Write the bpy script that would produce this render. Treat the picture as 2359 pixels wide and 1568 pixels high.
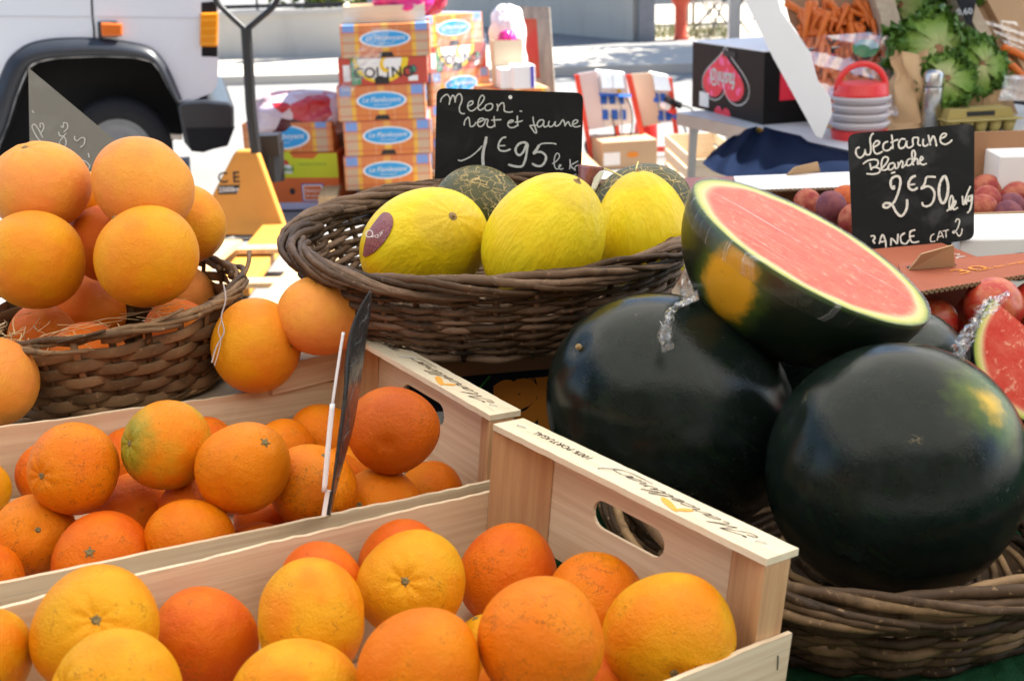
import bpy, bmesh, math, random
import numpy as np
from mathutils import Matrix, Vector
random.seed(7); RNG = np.random.RandomState(11)
scene = bpy.context.scene
for o in list(bpy.data.objects): bpy.data.objects.remove(o)
R_ = math.radians
# ------------------------------------------------------------------ camera
CAM_H, PITCH, ROLL, FPX, CX, CY = 1.35, R_(17.9), R_(-2.0), 2800.0, 1179.5, 784.0   # focal length in units of a 2359 px wide frame
_F = np.array([0, math.cos(PITCH), -math.sin(PITCH)]); _U0 = np.array([0, math.sin(PITCH), math.cos(PITCH)]); _R0 = np.array([1., 0, 0])
_R = _R0*math.cos(ROLL) + _U0*math.sin(ROLL); _U = -_R0*math.sin(ROLL) + _U0*math.cos(ROLL)
EYE = np.array([0, 0, CAM_H])
cam_data = bpy.data.cameras.new('camera'); cam = bpy.data.objects.new('camera', cam_data); scene.collection.objects.link(cam)
cam.matrix_world = Matrix(((_R[0], _U[0], -_F[0], 0), (_R[1], _U[1], -_F[1], 0), (_R[2], _U[2], -_F[2], CAM_H), (0, 0, 0, 1)))
cam_data.sensor_width = 36; cam_data.lens = 36*FPX/2359; cam_data.clip_start = .05; cam_data.clip_end = 500
cam_data.dof.use_dof = True; cam_data.dof.focus_distance = 1.32; cam_data.dof.aperture_fstop = 10.0
scene.camera = cam
# ------------------------------------------------------------------ sky and sun
SUN_EL, SUN_AZ = R_(52), R_(72)          # azimuth from +Y towards +X
world = bpy.data.worlds.new('World'); scene.world = world; world.use_nodes = True
wn = world.node_tree; wn.nodes.clear()
sky = wn.nodes.new('ShaderNodeTexSky'); sky.sky_type = 'NISHITA'; sky.sun_disc = False
sky.sun_elevation = SUN_EL; sky.sun_rotation = SUN_AZ
bg = wn.nodes.new('ShaderNodeBackground'); bg.inputs['Strength'].default_value = .085
wo = wn.nodes.new('ShaderNodeOutputWorld'); wn.links.new(sky.outputs[0], bg.inputs[0]); wn.links.new(bg.outputs[0], wo.inputs[0])
sl = bpy.data.lights.new('sun', 'SUN'); sl.energy = 5.0; sl.angle = R_(.5); sl.color = (1, .95, .86)
sun = bpy.data.objects.new('sun', sl); scene.collection.objects.link(sun)
_ts = Vector((math.sin(SUN_AZ)*math.cos(SUN_EL), math.cos(SUN_AZ)*math.cos(SUN_EL), math.sin(SUN_EL)))
sun.rotation_euler = _ts.to_track_quat('Z', 'Y').to_euler(); sun.location = _ts*30
vs = scene.view_settings; vs.view_transform = 'Standard'; vs.look = 'None'; vs.exposure = 1.85; vs.gamma = 1; vs.use_curve_mapping = False
# ------------------------------------------------------------------ helpers: pixels to points
def P(u, v, d): return EYE + _F*d + _R*((u-CX)/FPX*d) - _U*((v-CY)/FPX*d)
def V(u, v, y):                         # on the vertical plane at distance y
    q = P(u, v, 1) - EYE; return EYE + q*(y/q[1])
def Gz(u, v, z=0.):                     # on the horizontal plane at height z
    q = P(u, v, 1) - EYE; return EYE + q*((z-CAM_H)/q[2])
def onplane(u, v, pt, n):
    q = P(u, v, 1) - EYE; return EYE + q*(np.dot(np.asarray(pt)-EYE, n)/np.dot(q, n))
def rot3(a, b, c):
    return Matrix.Rotation(a, 3, 'Z') @ Matrix.Rotation(b, 3, 'Y') @ Matrix.Rotation(c, 3, 'X')
# ------------------------------------------------------------------ helpers: mesh builder
def catmull(pts, n=8, closed=False):
    p = np.asarray(pts, float); m = len(p)
    if m < 3 and not closed:
        return np.array([p[0] + (p[-1]-p[0])*t for t in np.linspace(0, 1, n+1)])
    out = []
    rng = range(m if closed else m-1)
    for i in rng:
        a, b, c, d = (p[(i-1) % m], p[i], p[(i+1) % m], p[(i+2) % m]) if closed else (p[max(i-1, 0)], p[i], p[i+1], p[min(i+2, m-1)])
        for k in range(n):
            t = k/n
            out.append(.5*((2*b) + (c-a)*t + (2*a-5*b+4*c-d)*t*t + (3*b-a-3*c+d)*t**3))
    if not closed: out.append(p[-1])
    return np.array(out)
class MB:
    def __init__(s): s.v = []; s.f = []; s.t = []; s.n = 0; s.mi = []; s.m = 0
    def add(s, v, f, tint=0.):
        v = np.asarray(v, float).reshape(-1, 3); s.v.append(v); s.f += [tuple(int(i)+s.n for i in q) for q in f]; s.mi += [s.m]*len(f)
        s.t.append(np.full(len(v), tint) if np.isscalar(tint) else np.asarray(tint, float)); s.n += len(v); return s
    def box(s, c, size, M=None, tint=0., taper=1.0):
        x, y, z = [k/2 for k in size]; t = taper
        v = np.array([[-x, -y, -z], [x, -y, -z], [x, y, -z], [-x, y, -z], [-x*t, -y*t, z], [x*t, -y*t, z], [x*t, y*t, z], [-x*t, y*t, z]])
        if M is not None: v = v @ np.array(M).T
        return s.add(v + np.asarray(c, float), [(0, 3, 2, 1), (4, 5, 6, 7), (0, 1, 5, 4), (1, 2, 6, 5), (2, 3, 7, 6), (3, 0, 4, 7)], tint)
    def bar(s, a, b, w, h, up=(0, 0, 1), tint=0.):
        a = np.asarray(a, float); b = np.asarray(b, float); d = b-a; L = np.linalg.norm(d); d /= L
        u = np.asarray(up, float); u = u - d*np.dot(u, d)
        if np.linalg.norm(u) < 1e-4: u = np.array([1., 0, 0]) - d*d[0]
        u /= np.linalg.norm(u); r = np.cross(d, u)
        return s.box((a+b)/2, (w, L, h), np.stack([r, d, u], 1), tint)
    def tube(s, pts, r, sides=8, closed=False, ry=None, up=None, tint=0., cap=True):
        p = np.asarray(pts, float); n = len(p)
        rx = np.full(n, r) if np.isscalar(r) else np.asarray(r, float)
        rr = rx if ry is None else (np.full(n, ry) if np.isscalar(ry) else np.asarray(ry, float))
        if closed: tg = np.roll(p, -1, 0) - np.roll(p, 1, 0)
        else:
            tg = np.gradient(p, axis=0)
        tg /= np.linalg.norm(tg, axis=1)[:, None]+1e-12
        if up is None:
            u = np.zeros_like(p); cur = np.array([0., 0, 1.]) if abs(tg[0][2]) < .9 else np.array([1., 0, 0])
            for i in range(n):
                cur = cur - tg[i]*np.dot(cur, tg[i]); cur /= np.linalg.norm(cur)+1e-12; u[i] = cur
        else:
            u = np.broadcast_to(np.asarray(up, float), p.shape).copy(); u -= tg*(u*tg).sum(1)[:, None]; u /= np.linalg.norm(u, axis=1)[:, None]+1e-12
        b = np.cross(tg, u)
        a = np.arange(sides)/sides*2*np.pi
        vv = p[:, None] + b[:, None]*(np.cos(a)[None, :, None]*rx[:, None, None]) + u[:, None]*(np.sin(a)[None, :, None]*rr[:, None, None])
        f = []
        for i in range(n if closed else n-1):
            j = (i+1) % n
            for k in range(sides):
                l = (k+1) % sides; f.append((i*sides+k, i*sides+l, j*sides+l, j*sides+k))
        if cap and not closed: f += [tuple(range(sides-1, -1, -1)), tuple(range((n-1)*sides, n*sides))]
        return s.add(vv, f, np.repeat(tint, sides) if not np.isscalar(tint) else tint)
    def lathe(s, prof, c=(0, 0, 0), seg=32, M=None, tint=0., closed_ends=True):
        pr = np.asarray(prof, float); a = np.arange(seg)/seg*2*np.pi
        v = np.stack([pr[:, 0][:, None]*np.cos(a), pr[:, 0][:, None]*np.sin(a), np.repeat(pr[:, 1][:, None], seg, 1)], -1).reshape(-1, 3)
        if M is not None: v = v @ np.array(M).T
        f = []
        for i in range(len(pr)-1):
            for k in range(seg):
                l = (k+1) % seg; f.append((i*seg+k, i*seg+l, (i+1)*seg+l, (i+1)*seg+k))
        if closed_ends: f += [tuple(range(seg-1, -1, -1)), tuple(range((len(pr)-1)*seg, len(pr)*seg))]
        return s.add(v+np.asarray(c, float), f, tint)
    def prism(s, poly, off, tint=0.):          # poly: 3D polygon, off: extrusion vector
        p = np.asarray(poly, float); n = len(p)
        f = [tuple(range(n)), tuple(range(2*n-1, n-1, -1))] + [(i, i+n, (i+1) % n+n, (i+1) % n) for i in range(n)]
        return s.add(np.concatenate([p, p+np.asarray(off, float)]), f, tint)
    def poly(s, pts, tint=0.): return s.add(pts, [tuple(range(len(pts)))], tint)
    def grid(s, X, tint=0., closed_u=False):   # X: (n,m,3)
        n, m = X.shape[:2]; f = []
        for i in range(n if closed_u else n-1):
            j = (i+1) % n
            for k in range(m-1): f.append((i*m+k, j*m+k, j*m+k+1, i*m+k+1))
        return s.add(X.reshape(-1, 3), f, tint if np.isscalar(tint) else np.asarray(tint).reshape(-1))
    def build(s, name, mat, parent=None, world=False, smooth=False, bevel=0., solid=0., sub=0, loc=None, M=None):
        me = bpy.data.meshes.new(name); v = np.concatenate(s.v)
        o = bpy.data.objects.new(name, me)
        if parent is not None:
            o.parent = parent
            if world:
                Mi = np.array(WM[parent.name].inverted()); v = v @ Mi[:3, :3].T + Mi[:3, 3]
        elif M is not None:                       # geometry given in world space, origin moved to M
            Mi = np.array(M.inverted()); v = v @ Mi[:3, :3].T + Mi[:3, 3]; o.matrix_world = M; WM[o.name] = M.copy()
        elif loc is not None:
            v = v - np.asarray(loc, float); o.location = loc; WM[o.name] = Matrix.Translation(loc)
        else: WM[o.name] = Matrix.Identity(4)
        if parent is not None: WM[o.name] = WM[parent.name].copy()
        me.from_pydata(v.tolist(), [], s.f)
        for m in (mat if isinstance(mat, (list, tuple)) else [mat]): me.materials.append(m)
        if isinstance(mat, (list, tuple)): me.polygons.foreach_set('material_index', s.mi)
        at = me.attributes.new('tint', 'FLOAT', 'POINT'); at.data.foreach_set('value', np.concatenate(s.t).astype(np.float32))
        bm = bmesh.new(); bm.from_mesh(me); bmesh.ops.recalc_face_normals(bm, faces=bm.faces); bm.to_mesh(me); bm.free()
        if smooth: me.polygons.foreach_set('use_smooth', [True]*len(me.polygons))
        if solid:
            md = o.modifiers.new('solid', 'SOLIDIFY'); md.thickness = solid; md.offset = 0
        if bevel:
            md = o.modifiers.new('bevel', 'BEVEL'); md.width = bevel; md.segments = 2; md.limit_method = 'ANGLE'; md.angle_limit = R_(40)
        if sub:
            md = o.modifiers.new('sub', 'SUBSURF'); md.levels = sub; md.render_levels = sub
        scene.collection.objects.link(o); return o
WM = {}
def tag(o, label=None, cat=None, group=None, kind=None):
    for k, x in (('label', label), ('category', cat), ('group', group), ('kind', kind)):
        if x: o[k] = x
    return o
def thing(name, label, cat, loc=(0, 0, 0), rot=None, group=None):
    o = bpy.data.objects.new(name, None); o.empty_display_size = .05; scene.collection.objects.link(o)
    M = Matrix.Translation(Vector(loc)) @ (rot.to_4x4() if rot is not None else Matrix.Identity(4)); o.matrix_world = M; WM[o.name] = M
    return tag(o, label, cat, group)
# ------------------------------------------------------------------ helpers: materials
class NG:
    def __init__(s, name):
        s.m = bpy.data.materials.new(name); s.m.use_nodes = True; s.nt = s.m.node_tree; s.b = s.nt.nodes['Principled BSDF']; s.out = s.nt.nodes['Material Output']
        s.tc = s.nt.nodes.new('ShaderNodeTexCoord'); s.oi = None
    def n(s, t, ins=(), **kw):
        nd = s.nt.nodes.new(t)
        for k, x in kw.items(): setattr(nd, k, x)
        for k, x in dict(ins).items(): s.set(nd.inputs[k], x)
        return nd
    def set(s, sock, x):
        if hasattr(x, 'links') or isinstance(x, bpy.types.NodeSocket): s.nt.links.new(x, sock)
        else:
            if sock.type == 'RGBA' and len(x) == 3: x = (*x, 1)
            sock.default_value = x
    def obj(s): return s.tc.outputs['Object']
    def rnd(s):
        if s.oi is None: s.oi = s.n('ShaderNodeObjectInfo')
        return s.oi.outputs['Random']
    def map(s, scale=(1, 1, 1), vec=None, loc=(0, 0, 0), rot=(0, 0, 0)):
        return s.n('ShaderNodeMapping', {'Vector': vec or s.obj(), 'Scale': scale, 'Location': loc, 'Rotation': rot}).outputs[0]
    def noise(s, scale, detail=3, rough=.55, vec=None, dist=0., w=True):
        nd = s.n('ShaderNodeTexNoise', noise_dimensions='4D')
        s.set(nd.inputs['Vector'], vec or s.obj()); s.set(nd.inputs['Scale'], scale); s.set(nd.inputs['Detail'], detail); s.set(nd.inputs['Roughness'], rough); s.set(nd.inputs['Distortion'], dist)
        if w: s.set(nd.inputs['W'], s.math('MULTIPLY', s.rnd(), 37.))
        return nd.outputs['Fac']
    def math(s, op, a, b=0., c=0., clamp=False):
        nd = s.n('ShaderNodeMath', operation=op, use_clamp=clamp)
        for i, x in enumerate((a, b, c)): s.set(nd.inputs[i], x)
        return nd.outputs[0]
    def ramp(s, fac, stops, interp='LINEAR'):
        nd = s.n('ShaderNodeValToRGB'); cr = nd.color_ramp; cr.interpolation = interp
        while len(cr.elements) < len(stops): cr.elements.new(.5)
        for e, (p, c) in zip(cr.elements, stops):
            e.position = p; e.color = (*c, 1) if not np.isscalar(c) else (c, c, c, 1)
        s.set(nd.inputs[0], fac); return nd.outputs[0]
    def mix(s, fac, a, b, blend='MIX'):
        nd = s.n('ShaderNodeMix', data_type='RGBA', blend_type=blend)
        s.set(nd.inputs[0], fac); s.set(nd.inputs[6], a); s.set(nd.inputs[7], b); return nd.outputs[2]
    def sstep(s, x, a, b):
        nd = s.n('ShaderNodeMapRange', interpolation_type='SMOOTHSTEP'); s.set(nd.inputs[0], x); s.set(nd.inputs[1], a); s.set(nd.inputs[2], b); return nd.outputs[0]
    def attr(s, name='tint'): return s.n('ShaderNodeAttribute', attribute_name=name).outputs['Fac']
    def bump(s, h, strength=.3, dist=.002, normal=None):
        nd = s.n('ShaderNodeBump', {'Height': h, 'Strength': strength, 'Distance': dist})
        if normal is not None: s.set(nd.inputs['Normal'], normal)
        return nd.outputs[0]
    def fin(s, color=None, rough=None, normal=None, spec=None, metal=None, trans=None, alpha=None, coat=None, sss=None):
        I = s.b.inputs
        for k, x in (('Base Color', color), ('Roughness', rough), ('Normal', normal), ('Specular IOR Level', spec), ('Metallic', metal), ('Transmission Weight', trans), ('Alpha', alpha), ('Coat Weight', coat), ('Subsurface Weight', sss)):
            if x is not None: s.set(I[k], x)
        return s.m
def plain(name, col, rough=.5, var=.12, scale=12., spec=.5, metal=None, bump=0., bdist=.001):
    g = NG(name); f = g.noise(scale, 5); c = g.mix(f, tuple(k*(1-var) for k in col), tuple(min(1, k*(1+var)) for k in col))
    r = g.math('ADD', rough-.06, g.math('MULTIPLY', g.noise(scale*2.3, 3), .12))
    return g.fin(c, r, g.bump(g.noise(scale*6, 4), bump, bdist) if bump else None, spec, metal)
def wood_mat(name, a, b, grain=(60, 6, 60), rough=.62, bump=.15):
    g = NG(name); t = g.math('MULTIPLY', g.attr(), 13.)
    v = g.n('ShaderNodeVectorMath', {0: g.obj(), 1: g.n('ShaderNodeCombineXYZ', {'X': t, 'Y': t, 'Z': t}).outputs[0]}, operation='ADD').outputs[0]
    f = g.noise(1., 5, .6, vec=g.map(grain, v)); f2 = g.noise(7., 3, vec=v); f3 = g.noise(1., 2, .5, vec=g.map(tuple(k*4 for k in grain), v))
    c = g.mix(g.sstep(f, .32, .68), a, b); c = g.mix(g.math('MULTIPLY', f2, .30), c, tuple(k*.72 for k in b)); c = g.mix(g.sstep(f3, .62, .75), c, tuple(k*.7 for k in a))
    return g.fin(c, rough, g.bump(f, bump, .0006), .3)
# fruit skins -------------------------------------------------------
def citrus(name, base, alt, green=0., pores=46., pore_str=.32, dots=0., rough=.30, blem=.58, blemamt=1., bumpd=.018):
    g = NG(name)
    big = g.noise(1.1, 2, .5); c = g.mix(g.sstep(big, .38, .66), base, alt)
    mid = g.noise(4., 4); c = g.mix(g.math('MULTIPLY', mid, .35), c, tuple(k*.72 for k in base))
    sep = g.n('ShaderNodeSeparateXYZ', {0: g.obj()}).outputs[2]
    c = g.mix(g.math('MULTIPLY', g.sstep(sep, .45, 1.0), .55), c, alt)
    if green:
        c = g.mix(g.math('MULTIPLY', g.sstep(g.math('ADD', sep, g.math('MULTIPLY', mid, .5)), .75, 1.3), green), c, (.20, .24, .018))
    vo = g.n('ShaderNodeTexVoronoi', {'Vector': g.obj(), 'Scale': pores}).outputs['Distance']
    if dots: c = g.mix(g.math('MULTIPLY', g.math('SUBTRACT', 1., g.sstep(vo, .05, .32)), dots), c, (.52, .10, .015))
    ln = g.math('ABSOLUTE', g.math('SUBTRACT', g.noise(1.7, 5, .7), .5)); msk = g.sstep(g.noise(2.2, 2), blem, blem+.05)
    sc = g.math('MULTIPLY', g.math('SUBTRACT', 1., g.sstep(ln, .002, .012)), msk)
    sp = g.sstep(g.noise(9., 2, .5), .72, .77)
    sp2 = g.math('MULTIPLY', g.sstep(g.noise(26., 3, .6), .62, .68), g.sstep(g.noise(2.9, 2), .56, .66))
    c = g.mix(g.math('MULTIPLY', g.math('MAXIMUM', g.math('MAXIMUM', sc, sp2), sp), .62*blemamt), c, (.17, .055, .008))
    h = g.math('ADD', g.math('MULTIPLY', g.sstep(vo, .0, .45), .55), g.math('MULTIPLY', g.noise(pores*.55, 3), .6))
    return g.fin(c, g.math('ADD', rough, g.math('MULTIPLY', mid, .16)), g.bump(h, pore_str, bumpd, g.bump(g.noise(4, 2), .10, .03)), .20, sss=.0)
ORG = (.78, .180, .002); DOR = (.70, .115, .002); YEL = (.76, .385, .006); LOR = (.80, .245, .003)
M_or = [citrus('orange_skin_deep', DOR, ORG), citrus('orange_skin_bright', ORG, LOR), citrus('orange_skin_yellow', LOR, YEL), citrus('orange_skin_pale', (.79, .29, .004), YEL, blem=.60),
        citrus('orange_skin_green', LOR, (.60, .37, .02), green=.85), citrus('orange_skin_scarred', ORG, LOR, blem=.46), citrus('orange_skin_dark', (.50, .085, .002), (.60, .13, .003), blem=.58)]
M_gf = [citrus('grapefruit_skin_pink', (.83, .29, .060), (.83, .36, .045), pores=60, pore_str=.3, dots=.5, rough=.33, blem=.8, blemamt=.5, bumpd=.016),
        citrus('grapefruit_skin_gold', (.80, .345, .008), (.80, .25, .015), pores=60, pore_str=.3, dots=.5, rough=.33, blem=.8, blemamt=.5, bumpd=.016),
        citrus('grapefruit_skin_red', (.74, .15, .008), (.76, .21, .010), pores=60, pore_str=.3, dots=.4, rough=.36, blem=.8, blemamt=.5, bumpd=.016)]
def m_stem():
    g = NG('citrus_stem'); return g.fin(g.ramp(g.noise(9, 3), [(.3, (.10, .08, .03)), (.7, (.26, .21, .09))]), .8)
M_stem = m_stem()
def melon_yellow():
    g = NG('yellow_melon_skin'); v = g.map((4.6, 4.6, .9)); w = g.noise(1., 3, .5, vec=v, dist=.8); w2 = g.noise(1., 3, .5, vec=g.map((13, 13, 2.2)), dist=.6)
    c = g.mix(g.sstep(g.noise(1.3, 3), .35, .7), (.78, .56, .008), (.76, .61, .014)); c = g.mix(g.math('MULTIPLY', g.sstep(w2, .5, .78), .18), c, (.58, .42, .012))
    c = g.mix(g.math('MULTIPLY', g.sstep(g.noise(8, 5, .65), .66, .74), .55), c, (.42, .25, .05))
    sep = g.n('ShaderNodeSeparateXYZ', {0: g.obj()}).outputs[2]; c = g.mix(g.math('MULTIPLY', g.sstep(sep, .86, 1.02), .4), c, (.52, .35, .05))
    xyz = g.n('ShaderNodeSeparateXYZ', {0: g.obj()}).outputs; an = g.math('ARCTAN2', xyz[1], xyz[0]); rdg = g.math('SINE', g.math('ADD', g.math('MULTIPLY', an, 11.), g.math('MULTIPLY', g.noise(2.2, 3), 3.5)))
    h = g.math('ADD', g.math('ADD', g.math('MULTIPLY', w, .9), g.math('MULTIPLY', w2, .6)), g.math('MULTIPLY', rdg, .14)); c = g.mix(g.math('MULTIPLY', g.sstep(rdg, .3, 1.), .06), c, (.50, .42, .02)); return g.fin(c, .42, g.bump(h, .17, .030, g.bump(g.noise(60, 2), .06, .01)), .28)
def melon_green():
    g = NG('green_melon_skin'); v = g.map((1.25, 1.25, .62)); nz = g.n('ShaderNodeTexNoise', {'Vector': g.obj(), 'Scale': 5.}).outputs['Color']
    vv = g.mix(.10, v, nz)
    d = g.n('ShaderNodeTexVoronoi', {'Vector': vv, 'Scale': 5.2}, feature='DISTANCE_TO_EDGE').outputs['Distance']
    d2 = g.n('ShaderNodeTexVoronoi', {'Vector': vv, 'Scale': 11.}, feature='DISTANCE_TO_EDGE').outputs['Distance']
    l1 = g.math('SUBTRACT', 1., g.sstep(d, .010, .048)); l2 = g.math('MULTIPLY', g.math('SUBTRACT', 1., g.sstep(d2, .01, .05)), g.sstep(g.noise(2., 2), .45, .6))
    net = g.math('MULTIPLY', g.math('MAXIMUM', l1, l2), g.sstep(g.noise(6, 3), .38, .5))
    c = g.mix(g.noise(3, 3), (.028, .040, .012), (.085, .078, .016)); c = g.mix(net, c, (.58, .42, .17))
    return g.fin(c, .42, g.bump(net, .5, .02), .45)
def watermelon(name, patch=(0, 0, -1), pr=(.25, .55), pcol=(.62, .40, .012), dark=(.0030, .0055, .0046)):
    g = NG(name)
    n1 = g.noise(2.3, 5, .6); c = g.mix(n1, dark, tuple(k*2.4 for k in dark)); c = g.mix(g.math('MULTIPLY', g.sstep(g.noise(1., 4, .6, vec=g.map((9, 9, 1.2)), dist=1.2), .5, .72), .6), c, (.008, .022, .007))
    dv = g.n('ShaderNodeVectorMath', {0: g.map((1., 1., 1.0)), 1: patch}, operation='DISTANCE').outputs['Value']
    dv = g.math('ADD', dv, g.math('MULTIPLY', g.math('SUBTRACT', g.noise(2.6, 4, .6), .5), .62)); dv = g.math('ADD', dv, g.math('MULTIPLY', g.math('SUBTRACT', g.noise(14, 4, .6), .5), .10))
    c = g.mix(g.math('SUBTRACT', 1., g.sstep(dv, pr[0]+.06, pr[1])), c, (.06, .10, .008)); c = g.mix(g.math('SUBTRACT', 1., g.sstep(dv, pr[0]-.12, pr[0]+.12)), c, pcol)
    ln = g.math('ABSOLUTE', g.math('SUBTRACT', g.noise(1.1, 6, .7, vec=g.map((1, 1, .45))), .5)); scr = g.math('MULTIPLY', g.math('SUBTRACT', 1., g.sstep(ln, .0008, .005)), g.sstep(g.noise(1.9, 2), .66, .72))
    c = g.mix(g.math('MULTIPLY', scr, .6), c, (.24, .19, .09)); c = g.mix(g.math('MULTIPLY', g.sstep(g.noise(17, 3, .6), .74, .78), .6), c, (.26, .22, .12))
    bloom = g.sstep(g.noise(2.0, 7, .72), .45, .75); scuff = g.math('MULTIPLY', g.sstep(g.noise(24, 6, .75), .56, .68), g.sstep(g.noise(2.7, 3), .54, .66))
    c = g.mix(g.math('ADD', g.math('MULTIPLY', bloom, .035), g.math('MULTIPLY', scuff, .12)), c, (.26, .32, .40))
    return g.fin(c, g.math('ADD', .15, g.math('ADD', g.math('MULTIPLY', bloom, .14), g.math('MULTIPLY', scuff, .2))), g.bump(g.noise(2, 2), .05, .05, g.bump(g.noise(55, 4), .06, .012)), .26)
M_ym, M_gm = melon_yellow(), melon_green()
def flesh(name, a, b, red=(.68, .10, .05), pale=(.74, .22, .13)):
    g = NG(name); q = g.n('ShaderNodeVectorMath', {0: g.map((1/a, 1/b, 0)), 1: (0, 0, 0)}, operation='DISTANCE').outputs['Value']
    q = g.math('ADD', q, g.math('MULTIPLY', g.math('SUBTRACT', g.noise(18, 3), .5), .05))
    f1 = g.noise(45, 5, .65); f2 = g.noise(120, 3, .6); fl = g.mix(g.sstep(f1, .35, .7), red, pale); fl = g.mix(g.math('MULTIPLY', g.sstep(f2, .55, .7), .5), fl, (.86, .5, .36)); fl = g.mix(g.math('MULTIPLY', g.sstep(g.noise(14, 3), .55, .75), .35), fl, (.62, .11, .06))
    c = g.ramp(q, [(0, (0, 0, 0)), (.84, (0, 0, 0)), (.91, (1, 1, 1)), (1, (1, 1, 1))]); c2 = g.ramp(q, [(.86, (.78, .42, .24)), (.90, (.74, .62, .30)), (.94, (.60, .58, .16)), (.975, (.30, .38, .06)), (.99, (.035, .06, .01))])
    cc = g.mix(c, fl, c2)
    return g.fin(cc, .30, g.bump(g.math('ADD', f1, f2), .35, .0014), .25)
def film(name, streak=(7, 160, 7), alpha=.10, lo=.52, hi=.72, rough=.16, dfm=.30, amt=.28):
    g = NG(name); s1 = g.noise(1., 4, .6, vec=g.map(streak)); s2 = g.noise(60., 3)
    h = g.math('ADD', s1, g.math('MULTIPLY', s2, .15))
    gl = g.n('ShaderNodeBsdfGlossy', {'Color': (1, 1, 1), 'Roughness': rough, 'Normal': g.bump(h, .8, .004)}); df = g.n('ShaderNodeBsdfDiffuse', {'Color': (.7, .72, .74)})
    tr = g.n('ShaderNodeBsdfTransparent'); lw = g.n('ShaderNodeLayerWeight', {'Blend': .25}).outputs['Fresnel']
    m0 = g.n('ShaderNodeMixShader', {0: dfm}); g.nt.links.new(gl.outputs[0], m0.inputs[1]); g.nt.links.new(df.outputs[0], m0.inputs[2])
    fac = g.math('ADD', g.math('MULTIPLY', lw, .35), g.math('ADD', alpha, g.math('MULTIPLY', g.sstep(s1, lo, hi), amt)), clamp=True)
    mx = g.n('ShaderNodeMixShader', {0: fac}); g.nt.links.new(tr.outputs[0], mx.inputs[1]); g.nt.links.new(m0.outputs[0], mx.inputs[2]); g.nt.links.new(mx.outputs[0], g.out.inputs[0])
    return g.m
def wicker(name, a, b, c, rough=.55):
    g = NG(name); t = g.attr(); n1 = g.noise(14, 4); col = g.ramp(g.math('ADD', g.math('MULTIPLY', t, .75), g.math('MULTIPLY', g.sstep(n1, .3, .7), .30)), [(.1, a), (.5, b), (.95, c)])
    col = g.mix(g.math('MULTIPLY', g.sstep(g.noise(45, 5, .7), .52, .68), .55), col, tuple(k*.35 for k in a)); col = g.mix(g.math('MULTIPLY', g.sstep(g.noise(160, 2), .6, .75), .4), col, tuple(k*1.5 for k in c))
    return g.fin(col, rough, g.bump(g.noise(120, 4), .55, .0012, g.bump(g.noise(28, 3), .4, .002)), .2)
M_wick1 = wicker('wicker_flat_brown', (.055, .030, .013), (.15, .088, .044), (.32, .20, .105))
M_wick2 = wicker('wicker_willow_dark', (.018, .011, .006), (.082, .046, .024), (.26, .17, .115))
M_wick3 = wicker('wicker_willow_rough', (.020, .013, .008), (.085, .050, .028), (.42, .27, .14))
M_crate = wood_mat('crate_poplar', (.82, .69, .50), (.68, .51, .34), grain=(4, 4, 150), bump=.35)
M_crateH = wood_mat('crate_rail_poplar', (.80, .72, .55), (.74, .63, .45), grain=(9, 90, 90), bump=.08)
M_post = wood_mat('crate_post_pine', (.64, .42, .22), (.52, .29, .15), grain=(110, 110, 5), bump=.2)
M_slat = wood_mat('tray_slat_wood', (.50, .41, .30), (.38, .30, .22), grain=(6, 70, 70))
M_pal = wood_mat('pallet_pine', (.62, .44, .24), (.46, .31, .17), grain=(60, 6, 60))
M_steel = plain('galvanised_steel', (.55, .56, .57), .35, metal=1.)
M_stap = plain('staple_wire', (.45, .46, .47), .35, metal=.9)
M_ink = plain('brown_ink', (.05, .022, .016), .7)
M_logo = plain('amber_ink', (.85, .40, .06), .6)
def m_chalkboard(name, base=(.0055, .006, .0075), smear=.03):
    g = NG(name); sm = g.sstep(g.noise(11, 4, .55, dist=1.6), .46, .8)
    return g.fin(g.mix(g.math('MULTIPLY', sm, smear), base, (.5, .52, .55)), .55, g.bump(g.noise(300, 2), .05, .0004), .22)
M_cb = m_chalkboard('chalkboard_black'); M_cb2 = m_chalkboard('chalkboard_smeared', (.0075, .009, .010), .10)
def m_chalk(name='chalk', c=(.52, .54, .54)):
    g = NG(name); return g.fin(g.mix(g.sstep(g.noise(900, 3, .7), .30, .5), (.13, .13, .135), c), .95, spec=.1)
M_chalk = m_chalk()
M_chalk2 = m_chalk('chalk_bright', (.80, .78, .72))
# ------------------------------------------------------------------ helpers: writing
def ribbon(mb, pts2, w, O, ex, ey, n, off, wvar=.25):
    p = np.asarray(pts2, float); tg = np.gradient(p, axis=0); tg /= np.linalg.norm(tg, axis=1)[:, None]+1e-9; nr = np.stack([-tg[:, 1], tg[:, 0]], 1)
    k = len(p); ww = w*(1+wvar*(RNG.rand(k)-.5)); ww[0] *= .6; ww[-1] *= .5
    a = p+nr*ww[:, None]/2; b = p-nr*ww[:, None]/2; dz = off + np.arange(k)*2.0e-6
    f3 = lambda q: O + q[:, :1]*ex + q[:, 1:]*ey + n*dz[:, None]
    v = np.stack([f3(a), f3(b)], 1).reshape(-1, 3); mb.add(v, [(2*i, 2*i+1, 2*i+3, 2*i+2) for i in range(k-1)])
def px_strokes(mb, strokes, conv, pt, n, w, off0=.0007):
    n = np.asarray(n, float); ex = np.cross([0, 0, 1.], n); ex /= np.linalg.norm(ex); ey = np.cross(n, ex); O = np.asarray(pt, float)
    for i, st in enumerate(strokes):
        ww = w
        if isinstance(st, tuple): st, k = st; ww = w*k
        q = np.array([onplane(*conv(x, y), O, n) for x, y in catmull(st, 6)]) - O
        ribbon(mb, np.stack([q@ex, q@ey], 1), ww, O, ex, ey, n, off0+i*1.2e-4)
_tx = {}
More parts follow.
